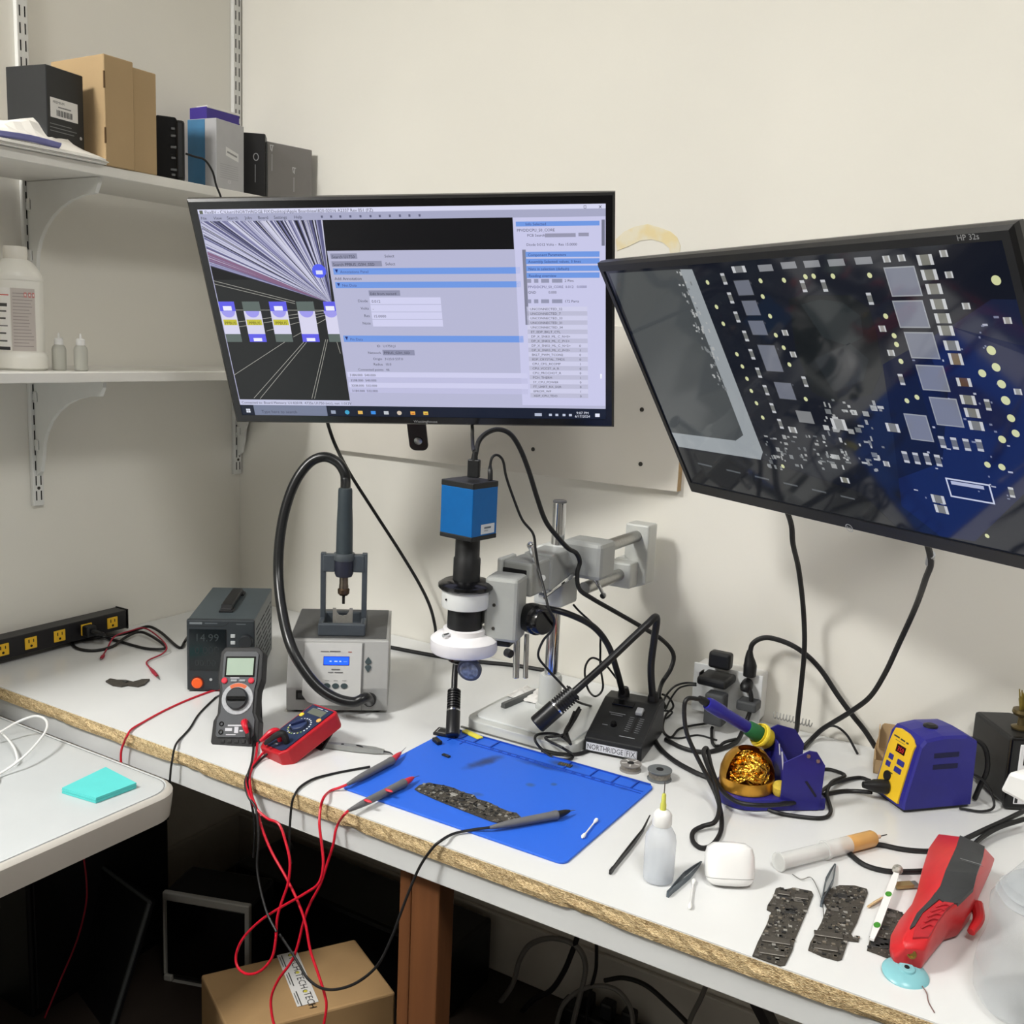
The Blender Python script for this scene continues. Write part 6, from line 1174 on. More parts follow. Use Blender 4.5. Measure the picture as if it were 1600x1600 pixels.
# --- repair boards in the foreground
q2 = lambda x, y: (930 + x * .29375, 1220 + y * .29375)
pcb('circuit_board', 'dark repair board left of the pair near the bench edge', [q2(*k) for k in ((960, 578), (985, 570), (1010, 582), (1060, 574), (1150, 592), (1160, 612), (1130, 690), (1062, 850), (1050, 905), (1010, 985), (985, 990), (900, 960), (835, 936), (862, 868), (912, 768), (936, 702), (912, 690), (916, 668), (946, 622))], T, .35,
    [(*q2(1075, 640), .014, .010, .001, 2), (*q2(1000, 620), .012, .009, .001, 0), (*q2(1035, 700), .013, .012, .001, 0)], 420, 'repair boards', [(*q2(960, 860), .034, .012), (*q2(1095, 628), .018, .010), (*q2(1002, 608), .016, .009), (*q2(940, 925), .030, .010)])
pcb('circuit_board', 'dark repair board right of the pair with a square chip', [q2(*k) for k in ((1270, 572), (1300, 560), (1380, 562), (1445, 580), (1450, 602), (1392, 760), (1360, 820), (1372, 838), (1408, 832), (1400, 862), (1345, 856), (1312, 955), (1290, 962), (1210, 940), (1132, 905), (1142, 868), (1202, 760), (1232, 682), (1212, 642), (1216, 600), (1246, 582))], T, .35,
    [(*q2(1315, 622), .012, .012, .0014, 0), (*q2(1270, 690), .012, .009, .001, 2)], 420, 'repair boards', [(*q2(1240, 830), .034, .011), (*q2(1225, 900), .028, .010)])
q3 = lambda x, y: (1300 + x * .2, 1280 + y * .2)
pcb('circuit_board', 'black board partly hidden under the red thermal gun', [q3(*k) for k in ((272, 1030), (300, 930), (340, 840), (430, 700), (520, 725), (600, 780), (640, 950), (540, 1105), (430, 1090))], T, .35, [(*q3(460, 760), .012, .009, .001, 2), (*q3(420, 860), .008, .008, .001, 0), (*q3(400, 980), .03, .022, .001, 0)], 160, 'repair boards')
# --- red thermal gun
root = thing('thermal_gun', 'red and dark grey pistol grip thermal camera lying on the bench', 'thermal camera', Z(1450, 1470))
RG = pm('gun_red', (200, 34, 40), .38, noise=.04, scale=50); DGm = pm('gun_dark', (52, 54, 56), .45, noise=.05, scale=60)
gz = lambda p, z: Z(1050 + p[0] / 1.985, 1150 + p[1] / 1.985, z)
stn = [((826, 300), (893, 310), (970, 345), (1003, 378), .835, .868), ((795, 345), (880, 350), (965, 375), (992, 410), .838, .876), ((772, 420), (848, 420), (945, 430), (964, 465), .836, .872), ((758, 480), (832, 468), (935, 474), (944, 520), .832, .862), ((742, 520), (800, 508), (900, 512), (906, 572), .828, .853), ((702, 570), (755, 553), (855, 542), (864, 588), .825, .849), ((676, 618), (733, 596), (830, 575), (826, 636), .823, .846), ((673, 655), (716, 632), (802, 628), (798, 672), .821, .842), ((688, 682), (722, 662), (785, 662), (782, 696), .819, .835)]
secs = []
for bl_, tl_, tr_, br_, z0, z1 in stn:
    a, c = gz(bl_, z0), gz(br_, z0); w_ = c - a; q0, q1 = a + w_ * .1, a + w_ * .9; q0.z = q1.z = T + .003
    secs.append([q0, a, gz(tl_, z1), gz(tr_, z1), c, q1])
bm = bmesh.new(); vv = [[bm.verts.new(p) for p in q] for q in secs]
for u_ in range(len(secs) - 1):
    for w_ in range(6): bm.faces.new((vv[u_][w_], vv[u_][(w_ + 1) % 6], vv[u_ + 1][(w_ + 1) % 6], vv[u_ + 1][w_]))
bm.faces.new(vv[0][::-1]); bm.faces.new(vv[-1]); bmesh.ops.recalc_face_normals(bm, faces=bm.faces[:])
bmesh.ops.bevel(bm, geom=[e for e in bm.edges if e.calc_face_angle(0) > .45], offset=.0035, segments=2, affect='EDGES', profile=.5)
MB().bm(bm, smooth=True).build('body_shell', RG, root, True)
def gp(t, fr, lift=.0015):          # point on the top facet: t station (float), fr fraction across the facet
    i = min(int(t), len(secs) - 2); k = t - i
    a = secs[i][2].lerp(secs[i + 1][2], k); c = secs[i][3].lerp(secs[i + 1][3], k); return a.lerp(c, fr) + Vector((0, 0, lift))
def plate(name, cells, mat, th=.0015):
    mb = MB(); n = len(cells); up_ = [gp(t, f_, th) for t, f_ in cells]; dn_ = [gp(t, f_, -.004) for t, f_ in cells]
    mb.add(up_ + dn_, [list(range(n)), list(range(n, 2 * n))[::-1]] + [(i, (i + 1) % n, n + (i + 1) % n, n + i) for i in range(n)]); return mb.build(name, mat, root, True)
for t0_, t1_ in ((0.02, 1), (1, 2), (2, 3)): plate('grey_panel', [(t0_, .0), (t1_, .0), (t1_, 1.0), (t0_, 1.0)], DGm)
plate('grey_panel', [(3, 0), (3.6, .02), (4, .30), (4.3, .62), (4.3, 1.0), (3, 1)], DGm)
plate('grey_stripe', [(3.5, .0), (4.0, .02), (5, .04), (6, .05), (6.2, .10), (6, .20), (5, .22), (4, .28)], DGm)
plate('grip_pad', [(4.25, .55), (4.6, .36), (5.4, .27), (6.2, .25), (7, .35), (7, .92), (6, .96), (5, .96), (4.4, .92)], pm('grip_red', (172, 30, 40), .55, noise=.08, scale=90), .0026)
for q in range(5): MB().tube([gp(4.75 + q * .42, .5, .0032), gp(4.6 + q * .42, .72, .004), gp(4.75 + q * .42, .94, .0032)], .0012, 6, 4).build('grip_rib', MATS['grip_red'], root, True)
e_ = sum(secs[-1], Vector()) / 6; td = Vector((-.05, -.97, .15)).normalized()
MB().lathe([(.0055, 0), (.0055, .0016), (.0032, .0016), (.003, .0004)], (secs[-1][1] + secs[-1][2] + secs[-1][3] + secs[-1][4]) / 4 + td * .0004, td, 18).build('tripod_socket', pm('brass', (168, 140, 72), .3, .9), root, True)
tg = [secs[3][4], secs[3][4].lerp(secs[4][4], .5) + Vector((.010, .004, -.008)), secs[4][4] + Vector((.009, .003, -.014))]
MB().tube(tg, [.008, .007, .005], 10, 4).build('trigger', RG, root, True)
a, c, d_ = gp(1, .3), gp(1, .85), gp(2, .3); exv = (c - a).normalized(); tz = (a - d_); tz = (tz - exv * tz.dot(exv)).normalized()
cv = Cv(gp(1.5, .3, .0025), exv, tz, .0002); cv.rect(0, .003, .026, .0045, (124, 126, 128)); cv.rect(.002, .0, .028, .0008, (100, 102, 104)); _p = cv.build('panel_print', PRINT, root, True); _p['kind'] = 'stuff'
# --- lanyard items next to the gun
root = thing('plastic_spudger', 'white plastic stick with green leaf print beside the black board', 'pry tool', Z(1375, 1430))
a, c = Z(1362, 1470, T + .005), Z(1402, 1362, T + .012); d = c - a; k = Vector((-d.y, d.x, 0)).normalized() * .0045
MB().loft([[a + d * t - k * w, a + d * t + k * w, a + d * t + k * w + Vector((0, 0, .003)), a + d * t - k * w + Vector((0, 0, .003))] for t, w in ((0, .6), (.2, 1), (.8, 1), (1, .7))], smooth=False).build('stick', EC, root, True)
for t in (.18, .62): MB().sphere(a + d * t + Vector((0, 0, .0032)), .0052, 12, sc=(.8, 1.4, .12)).build('leaf', pm('leaf_green', (64, 142, 44), .5), root, True)
MB().sphere(c + Vector((0, 0, .003)), .008, 16, sc=(.9, 1.2, .8)).build('ball_end', pm('marbled_plastic', (150, 148, 140), .35, noise=.6, scale=220), root, True)
root = thing('flash_drive', 'brass coloured metal flash drive beside the white stick', 'flash drive', Z(1411, 1388), .75)
MB().box((0, 0, .005), (.026, .012, .0045), .0006).build('shell', pm('brass_satin', (168, 146, 100), .35, .7), root); MB().box((.016, 0, .005), (.010, .011, .004), .0004).build('connector', STEEL, root)
root = thing('wooden_stick', 'short wooden stick under the white stick', 'stick', Z(1368, 1412)); a, c = Z(1357, 1418, T + .002), Z(1378, 1405, T + .002); MB().tube([a, (a + c) / 2, c], [.003, .004, .003], 8, 3, flat=.5).build('stick', pm('birch', (206, 176, 134), .7), root, True)
root = thing('suction_cup', 'pale blue suction cup disc near the bench edge', 'suction cup', Z(1414, 1524)); 
MB().lathe([(.026, .0005), (.0265, .003), (.024, .006), (.014, .009), (.010, .0095), (.009, .0115), (.006, .0118)], (0, 0, 0), (.10, -.1, 1), 32).build('disc', pm('suction_blue', (138, 200, 208), .3, trans=.15), root); MB().lathe([(.003, .0112), (.003, .0125)], (0, 0, 0), (.10, -.1, 1), 12).build('rivet', DRK, root)
MB().tube([W(t) for t in ((1441, 1541, 'z', T + .003), (1448, 1552, 'z', T + .002), (1451, 1566, 'z', T + .001), (1460, 1582, 'z', T + .001))], .0006, 6, 5).build('string', pm('thread_brown', (120, 88, 84), .7), root, True)
cable('wire', 'thin silver wire leading from the syringe to the second board', [(1238, 1366, 'z', T + .002), (1252, 1374, 'z', T + .003), (1267, 1371, 'z', T + .004), (1278, 1390, 'z', T + .004), (1285, 1412, 'z', T + .005), (1287, 1432, 'z', T + .006)], .0006, STEEL)
for lab, pts in (('black cord lying between the syringe tip and the red thermal gun', [cz(1352, 1320), cz(1375, 1320), cz(1410, 1327), cz(1450, 1330), cz(1490, 1326)]), ('black cord curving from under the syringe to the red thermal gun', [cz(1320, 1322), cz(1330, 1336), cz(1352, 1352), cz(1385, 1361), cz(1420, 1362), cz(1460, 1360)]), ('black cord running from the controller down behind the thermal gun', [cz(1610, 1262, .02), cz(1570, 1282, .02), cz(1535, 1298, .016), cz(1500, 1315, .02)]), ('second black cord running from the controller behind the thermal gun', [cz(1600, 1280, .02), cz(1560, 1293, .016), cz(1530, 1312, .012), cz(1510, 1335, .012)])):
    cable('cord', lab, pts, .0038, RUB)
# --- large clear spray bottle at the right edge
bc = Vector((1.952, -.672, T)); root = thing('spray_bottle', 'large clear plastic spray bottle cut by the right edge', 'bottle', bc)
PET = pm('clear_pet', (204, 209, 213), .08, alpha=.32)
prof = [(.058, .002), (.066, .010), (.068, .03), (.066, .055), (.060, .075), (.058, .09), (.060, .105), (.060, .12), (.050, .145), (.036, .165), (.030, .178), (.027, .185), (.027, .195)]
def ssq(r, z, e=3.0): return sup(r, r * .8, z, e if r > .05 else 2.2, 36)
MB().loft([ssq(r, z) for r, z in prof], M=Matrix.Rotation(.4, 4, 'Z')).build('bottle_body', PET, root)
for z in (.128, .136, .144): MB().loft([[p for p in ssq(q, zz)] for q, zz in ((.0575 - (z - .12) * .42, z), (.0595 - (z - .12) * .42, z + .002), (.0575 - (z - .12) * .42, z + .004))], M=Matrix.Rotation(.4, 4, 'Z')).build('shoulder_rib', PET, root)
MB().lathe([(.029, .19), (.031, .193), (.031, .212), (.026, .216)], (0, 0, 0), (0, 0, 1), 28).build('cap', WHITE, root)
MB().prism([(-.070, .232), (-.062, .258), (.03, .268), (.035, .235), (.015, .215), (-.015, .215), (-.02, .228)], -.014, .014, 'y', M=Matrix.Rotation(-.5, 4, 'Z'), bev=.004).build('trigger_head', WHITE, root)
mb = MB(); lb = []; R4 = Matrix.Rotation(.4, 4, 'Z')
ring0 = [R4 @ p for p in ssq(.0668, .035)]; ring1 = [R4 @ p for p in ssq(.0605, .115)]; idx = sorted(range(36), key=lambda i: -(ring0[i].x * .75 - ring0[i].y * .65))[:11]; idx = sorted(idx, key=lambda i: ((i + 8) % 36)); 
v = []
for i in idx: v += [ring0[i] * 1.012, ring1[i] * 1.012]
for p in v: p.z = min(max(p.z, .02), .125)
LBM = bpy.data.materials.new('bottle_label'); LBM.use_nodes = True; nt = LBM.node_tree; b = nt.nodes['Principled BSDF']; b.inputs['Roughness'].default_value = .5; tc = nt.nodes.new('ShaderNodeTexCoord'); wv = nt.nodes.new('ShaderNodeTexWave'); wv.bands_direction = 'Z'; wv.inputs['Scale'].default_value = 60; wv.inputs['Distortion'].default_value = 0; n_2 = nt.nodes.new('ShaderNodeTexNoise'); n_2.inputs['Scale'].default_value = 500; mm = nt.nodes.new('ShaderNodeMath'); mm.operation = 'MULTIPLY'; rp = nt.nodes.new('ShaderNodeValToRGB'); rp.color_ramp.elements[0].color = (*lin((206, 210, 214)), 1); rp.color_ramp.elements[1].color = (*lin((84, 92, 112)), 1); rp.color_ramp.elements[0].position = .3; rp.color_ramp.elements[1].position = .45
nt.links.new(tc.outputs['Object'], wv.inputs['Vector']); nt.links.new(tc.outputs['Object'], n_2.inputs['Vector']); nt.links.new(wv.outputs['Fac'], mm.inputs[0]); nt.links.new(n_2.outputs['Fac'], mm.inputs[1]); nt.links.new(mm.outputs[0], rp.inputs['Fac']); nt.links.new(rp.outputs['Color'], b.inputs['Base Color'])
mb.add(v, [(2 * i, 2 * i + 2, 2 * i + 3, 2 * i + 1) for i in range(len(idx) - 1)], None, None, True); mb.build('paper_label', LBM, root)
# ================================================================== upper shelf
ZS = US + .0192
def rbox_thing(name, label, cat, x, y, a, w, d, h, mat, z=ZS, group=None, r=.0012):
    root = thing(name, label, cat, (x, y, z), a, group); MB().bb((0, 0, 0), (w, d, h), r, seg=1).build('carton', mat, root); return root
# black carton with bar code label
root = rbox_thing('black_carton', 'black carton with white bar code sticker on the upper shelf', 'box', .151, -.706, math.radians(9.6), .095, .087, .155, pm('black_card', (24, 26, 28), .45, noise=.08, scale=40), group='cartons on the upper shelf')
cv = Cv((.095, 0, 0), (0, 1, 0), (0, 0, 1), .0002); cv.rect(.008, .068, .072, .102, (224, 222, 218))
cv.text('PREMIUM', .014, .093, .0045, (80, 80, 80), 1); cv.rect(.026, .0865, .056, .0885, (110, 110, 110), 1)
for i in range(16): x = .022 + i * .0024; cv.rect(x, .072, x + (.0016 if i % 3 else .001), .0825, (50, 50, 50), 1)
for i, w_ in enumerate((.05, .062, .056)): cv.rect(.006, .056 - i * .006, .006 + w_, .0575 - i * .006, (110, 112, 112), 1)
cv.disc(.078, .043, .003, (170, 170, 170), 1); cv.build('barcode_sticker', PRINT, root)
# kraft carton: two nested halves
KB = pm('kraft_carton', (172, 146, 108), .75, noise=.03, scale=12, bump=.06, bscale=200)
root = thing('kraft_carton', 'tall plain brown kraft carton on the upper shelf', 'box', (.101, -.581, ZS), 0, 'cartons on the upper shelf')
MB().bb((0, 0, 0), (.158, .0655, .198), .0015, seg=1).build('carton', KB, root); MB().bb((.001, .066, 0), (.155, .121, .190), .0015, seg=1).build('sleeve', KB, root)
for z0, z1 in ((.138, .168), (.040, .068)): MB().bb((.156, -.0004, z0), (.1585, .0025, z1)).build('tab_slot', pm('slot_brown', (96, 72, 44), .8), root)
# mailer and papers
PW = pm('paper_white', (232, 230, 224), .7, noise=.02, scale=30); PPW = pm('poly_mailer', (228, 224, 216), .35, noise=.04, scale=30)
root = thing('paper_stack', 'flat stack of white papers at the front of the upper shelf', 'papers', (.2, -.75, ZS))
mb = MB()
for i in range(5):
    o_ = random.uniform(-.006, .006); z_ = ZS + .0004 + i * .0022; v = [Vector((.06, -.98, z_)), Vector((.268 + o_, -.98, z_)), Vector((.272 + o_, -.60, z_)), Vector((.258, -.575 + o_, z_)), Vector((.1, -.60, z_))]
    k = len(v); mb.add(v + [p + Vector((0, 0, .0019)) for p in v], [list(range(k))[::-1], list(range(k, 2 * k))] + [(a, (a + 1) % k, k + (a + 1) % k, k + a) for a in range(k)])
mb.build('sheets', PW, root, True)
root = thing('poly_mailer', 'crumpled white plastic mailer lying over the papers', 'mailer', (.2, -.72, ZS + .0135))
bm = bmesh.new(); bmesh.ops.create_grid(bm, x_segments=16, y_segments=26, size=.5)
for v in bm.verts:
    a, c = v.co.x + .5, v.co.y + .5          # a: depth 0..1 (wall to front), c: 0 far left .. 1 right tip
    e = min(a, 1 - a, c * 2, (1 - c)) ; h = min(1, e * 5) * (.036 * max(0, 1 - abs(c - .74) * 3.2) + .014) + random.uniform(-.004, .004) * min(1, e * 8)
    yy = -1.0 + c * (.415 if a > .3 else .33); v.co = Vector((.075 + a * .187 - .02 * abs(c - .6), yy, ZS + .0135 + max(0, h)))
bmesh.ops.solidify(bm, geom=bm.faces[:], thickness=.0008); MB().bm(bm, smooth=False).build('film', PPW, root, True)
o = MB().tube([(.262, -.80, ZS + .0165), (.266, -.74, ZS + .019), (.264, -.68, ZS + .0165)], .007, 8, 5, flat=.35).build('plastic_sleeve', pm('violet_film', (128, 130, 186), .3)); tag(o, 'folded violet plastic sleeve under the mailer', 'plastic sleeve')
# black dock with cable
root = thing('charging_dock', 'black plastic charging dock with cable on the upper shelf', 'dock', (.205, -.424, ZS), math.radians(50), 'cartons on the upper shelf')
MB().prism([(0, 0), (.045, 0), (.045, .118), (.040, .125), (.005, .126), (0, .12)], 0, .05, 'y', bev=.002).build('housing', BLKG, root)
MB().bb((.040, -.004, .004), (.058, .045, .120), .005).build('side_lobe', BLK, root)
for z, w_ in ((.102, .008), (.088, .010), (.066, .012), (.045, .009), (.022, .013), (.012, .008)): MB().box((.034 + w_ * .2, -.0016, z), (w_, .003, .005), .001, seg=1).build('catch', pm('dock_glint', (120, 122, 124), .25, .3), root)
MB().tube([W(t) for t in ((290, 240, 'x', .262), (305, 245, 'x', .27), (320, 250, 'x', .275), (332, 268, 'x', .275), (338, 290, 'x', .275), (345, 308, 'x', .275), (352, 340, 'x', .272), (358, 380, 'x', .268))], .0022, 8, 6).build('cable', RUB, root, True)
# blue and silver carton
root = thing('silver_carton', 'silver grey carton with blue side and white sticker', 'box', (.177, -.314, ZS), math.radians(7.3), 'cartons on the upper shelf')
SG = pm('silver_card', (176, 176, 178), .45, noise=.03, scale=30)
MB().bb((0, 0, 0), (.0754, .0897, .140), .0012, seg=1).build('carton', SG, root)
MB().bb((-.0002, -.0008, 0), (.0455, .002, .1385)).build('blue_band', pm('blue_card', (66, 118, 156), .4, noise=.15, scale=20), root)
cv = Cv((.0754, 0, 0), (0, 1, 0), (0, 0, 1), .0002); cv.poly([(.030, .070), (.071, .062), (.071, .079), (.030, .088)], (214, 214, 212)); cv.poly([(.034, .076), (.066, .070), (.066, .074), (.034, .080)], (140, 140, 140), 1)
for i in range(7): cv.rect(.012, .05 - i * .0045, .07, .0512 - i * .0045, (156, 156, 158))
cv.text('CE', .036, .014, .006, (214, 214, 214), 1); cv.build('carton_print', PRINT, root)
root = thing('purple_carton', 'purple carton standing behind the silver grey carton', 'box', (.065, -.212, ZS), 0, 'cartons on the upper shelf')
MB().bb((0, 0, 0), (.055, .098, .192), .0012, seg=1).build('carton', pm('purple_card', (62, 46, 140), .45, noise=.05, scale=30), root); MB().bb((.02, .002, .190), (.0555, .0985, .1945), .0005).build('white_edge', PW, root)
# narrow black carton, grey carton
root = thing('narrow_carton', 'narrow black carton with grey ring logo on the upper shelf', 'box', (.222, -.204, ZS), math.radians(40.7), 'cartons on the upper shelf')
MB().bb((0, 0, 0), (.050, .05, .132), .0015, seg=1).build('carton', pm('black_card_2', (15, 14, 15), .35), root); MB().bb((.0505, .004, 0), (.0525, .05, .116), .0004).build('inner_sleeve', BLK, root)
cv = Cv((0, -.0002, 0), (1, 0, 0), (0, 0, 1), .0002); a, c = .030, .082
for i in range(14):
    t0, t1 = 2 * math.pi * i / 14, 2 * math.pi * (i + 1) / 14; cv.poly([(a + .0062 * math.cos(t0), c + .0085 * math.sin(t0)), (a + .0062 * math.cos(t1), c + .0085 * math.sin(t1)), (a + .0044 * math.cos(t1), c + .0065 * math.sin(t1)), (a + .0044 * math.cos(t0), c + .0065 * math.sin(t0))], (150, 150, 152))
cv.text('DUCKY', .029, .058, .004, (130, 130, 132), 0, 'c', math.pi / 2) if 0 else cv.rect(.0275, .028, .0295, .066, (110, 110, 112)); cv.build('carton_print', PRINT, root)
root = thing('grey_carton', 'dark silver carton with small white logo nearest the corner', 'box', (.233, -.139, ZS), math.radians(78.3), 'cartons on the upper shelf')
MB().bb((0, 0, 0), (.122, .05, .124), .0012, seg=1).build('carton', pm('grey_card', (124, 121, 119), .4, .2, noise=.03, scale=20), root)
cv = Cv((0, -.0002, 0), (1, 0, 0), (0, 0, 1), .0002)
for (x, z, s_) in ((.012, .106, 1), (.072, .066, 1)):
    cv.poly([(x - .005, z + .012), (x + .005, z + .012), (x + .005, z + .010), (x - .005, z + .010)], (206, 206, 206)); cv.poly([(x - .005, z + .010), (x - .003, z + .010), (x - .001, z), (x - .003, z)], (206, 206, 206)); cv.poly([(x + .001, z + .010), (x + .003, z + .010), (x + .001, z - .002), (x - .001, z - .002)], (206, 206, 206))
cv.rect(.0705, .024, .073, .056, (170, 170, 170)); cv.rect(.0115, .062, .0135, .098, (170, 170, 170)); cv.build('carton_print', PRINT, root)
# ================================================================== lower shelf
ZL = LS + .0192
bc = Vector((.150, -.700, ZL))
root = thing('chemical_bottle', 'large white plastic bottle with printed labels on the lower shelf', 'bottle', bc)
WB = pm('bottle_white', (234, 232, 224), .35, sub=.05)
MB().lathe([(.046, 0), (.051, .004), (.052, .022), (.050, .030), (.0455, .034), (.0455, .168), (.0445, .176), (.040, .186), (.028, .200), (.0185, .205)], (0, 0, 0), (0, 0, 1), 40).build('bottle_body', WB, root)
MB().lathe([(.0465, .165), (.0468, .169), (.0462, .173)], (0, 0, 0), (0, 0, 1), 40).build('shoulder_band', WB, root)
MB().lathe([(.0205, .203), (.0212, .206), (.0212, .224), (.0195, .227)], (0, 0, 0), (0, 0, 1), 32).build('cap', pm('cap_white', (226, 222, 212), .4), root)
def cyl_print(root, r, items, name='label_print'):
    me_v = []; f = []; cols = []
    for (a0, a1, z0, z1, col, L) in items:
        n = max(2, int((a1 - a0) / 6)); b = len(me_v); rr = r + .0002 * (L + 1)
        for i in range(n + 1):
            a = math.radians(a0 + (a1 - a0) * i / n); me_v += [(rr * math.cos(a), rr * math.sin(a), z0), (rr * math.cos(a), rr * math.sin(a), z1)]
        for i in range(n): f.append((b + 2 * i, b + 2 * i + 2, b + 2 * i + 3, b + 2 * i + 1)); cols.append(lin(col))
    cv = Cv((0, 0, 0), (1, 0, 0), (0, 1, 0)); cv.v = [Vector(p) for p in me_v]; cv.f = f; cv.c = cols; return cv.build(name, PRINT, root)
it = [(-100, -48, .036, .150, (238, 236, 232), 0), (-46, 8, .036, .150, (198, 190, 184), 0)]
it += [(-98, -50, .136, .138, (206, 80, 70), 1), (-98, -54, .116, .122, (60, 60, 60), 1), (-98, -56, .106, .109, (90, 90, 90), 1), (-98, -58, .093, .096, (70, 70, 70), 1), (-98, -54, .080, .082, (120, 120, 120), 1), (-98, -58, .066, .069, (80, 80, 80), 1), (-98, -56, .052, .055, (100, 100, 100), 1), (-98, -50, .037, .043, (50, 50, 54), 1)]
for i in range(17): it.append((-42, random.uniform(-12, 4), .044 + i * .006, .0455 + i * .006, (160, 152, 148), 1))
for a_ in (-18, -8, 1): it.append((a_, a_ + 6, .134, .143, (206, 130, 126), 2)); it.append((a_ + 1.5, a_ + 4.5, .1365, .1405, (236, 230, 226), 3))
cyl_print(root, .0457, it)
for (x, lab) in (((93, 577), 'small translucent dropper bottle next to the large white bottle'), ((127, 579), 'small translucent dropper bottle farther from the large white bottle')):
    p = Z(*x[0:2], ZL) if 0 else XP(*x, .205 if x[0] > 100 else .185); p.z = ZL
    root = thing('dropper_bottle', lab, 'bottle', p, group='dropper bottles on the lower shelf')
    MB().lathe([(.011, 0), (.0128, .002), (.013, .04), (.0115, .0455), (.0075, .0495)], (0, 0, 0), (0, 0, 1), 22).build('bottle_body', pm('milky_plastic', (214, 214, 206), .35, trans=.45, ior=1.15), root)
    MB().lathe([(.0082, .049), (.0086, .051), (.0082, .060), (.005, .062)], (0, 0, 0), (0, 0, 1), 18).build('cap', WHITE, root); MB().lathe([(.0024, .061), (.0022, .068), (.0012, .0715)], (0, 0, 0), (0, 0, 1), 12).build('dropper_tip', WHITE, root)
# ================================================================== below the bench
CB = pm('carton_brown', (166, 134, 92), .8, noise=.06, scale=10, bump=.1, bscale=120)
A0 = Vector((.650, -.714)); A1 = Vector((.803, -.468)); A2 = Vector((.968, -.552)); ZC = .352
ey = (A1 - A0).normalized(); root = thing('shipping_carton', 'brown shipping carton with printed white tape under the bench', 'box', (.81, -.63, FLOOR))
c0 = A0; wv_ = (A2 - A1); lv = (A1 - A0); c3 = A0 + wv_
MB().prism([(A0.x, A0.y), (A1.x, A1.y), (A2.x, A2.y), (c3.x, c3.y)], FLOOR + .001, ZC, 'z', bev=.004).build('carton', CB, root, True)
mid0 = A0 + wv_ * .5; ex3 = Vector((wv_.x, wv_.y, 0)).normalized(); ey3 = Vector((lv.x, lv.y, 0)).normalized()
0 and MB().box((0, 0, 0), (.003, lv.length - .008, .0006), M=Matrix(((ex3.x, ey3.x, 0, (A0 + wv_ * .5 + lv * .5).x), (ex3.y, ey3.y, 0, (A0 + wv_ * .5 + lv * .5).y), (0, 0, 1, ZC + .0002), (0, 0, 0, 1)))).build('flap_seam', pm('seam_brown', (120, 92, 58), .8), root, True)
t0 = (Z(430, 1496, ZC) + Z(466, 1484, ZC)) / 2; t1 = (Z(470, 1600, ZC) + Z(512, 1588, ZC)) / 2
td = (t1 - t0).normalized(); tw = Vector((-td.y, td.x, 0))
cv = Cv(t0 + Vector((0, 0, .001)), td, tw, .0002); cv.rect(0, -.019, .16, .019, (214, 212, 208), 0)
BKT = (30, 28, 26)
for i, x in enumerate((.004, .060, .118)): cv.text('eTECH', x, -.001 if i % 2 else .0, .013, BKT, 1); cv.rect(x, -.012, x + .042, -.010, (70, 70, 68), 1); cv.rect(x + .004, -.016, x + .036, -.0145, (90, 90, 88), 1); cv.disc(x + .006, .0045, .0035, (200, 190, 70), 2)
cv.build('printed_tape', PRINT, root, True)
# computer tower
root = thing('computer_tower', 'black computer tower with silver front frame under the bench', 'computer', YP(325, 1560, -.40)); 
TWM = pm('tower_black', (16, 17, 19), .35); TS = pm('tower_silver', (196, 194, 186), .4, .2)
pA, pB = YP(256, 1392, -.47), YP(392, 1404, -.40); dx_ = (pB - pA); dx_.z = 0; Lw = dx_.length; dx_.normalize(); dn = Vector((-dx_.y, dx_.x, 0)); zt_ = pA.z + .0
TMx = Matrix(((dx_.x, dn.x, 0, pA.x), (dx_.y, dn.y, 0, pA.y), (0, 0, 1, 0), (0, 0, 0, 1)))
MB().bb((0, 0, FLOOR), (Lw, .12, zt_), .008, M=TMx).build('case', TWM, root, True)
for a_, b_ in (((0, -.008, zt_ - .018), (Lw, .006, zt_ + .002)), ((Lw - .012, -.008, zt_ - .16), (Lw, .006, zt_ - .012)), ((0, -.008, zt_ - .2), (.006, .006, zt_ - .012)), ((0, -.008, FLOOR), (.02, .004, zt_ - .2)), ((.02, -.006, FLOOR), (Lw, .004, zt_ - .215))): MB().bb(a_, b_, .003, M=TMx).build('front_trim', TS, root, True)
MB().bb((.008, -.003, zt_ - .2), (Lw - .013, .003, zt_ - .02), .002, M=TMx).build('front_door', BLKG, root, True)
pA, pB = YP(327, 1369, -.23), YP(380, 1369, -.23)
root = thing('equipment_case', 'black equipment case with silver name strip behind the tower', 'case', (.6, -.2, FLOOR))
MB().bb((.21, -.225, FLOOR), (.86, -.05, pA.z + .06), .01).build('case', TWM, root, True); MB().bb((pA.x, -.23, pA.z - .006), (pB.x, -.224, pA.z + .006), .001).build('name_strip', pm('strip_silver', (236, 238, 240), .4), root, True)
kn = YP(447, 1323, -.23); MB().lathe([(.018, 0), (.020, .004), (.014, .008)], Vector((kn.x, -.224, kn.z)), (0, -1, 0), 18).build('latch_knob', BLK, root, True)
root = thing('dark_filler_box', 'added black box filling the dark behind the leaning panel', 'filler box', (.15, -.55, FLOOR))  # dark box added so the wall behind does not show lit
MB().bb((.015, -.72, FLOOR), (.14, -.36, .68), .006).build('body', TWM, root, True); MB().bb((.14, -.71, FLOOR + .02), (.146, -.37, .66), .002).build('filler_face', BLK, root, True)
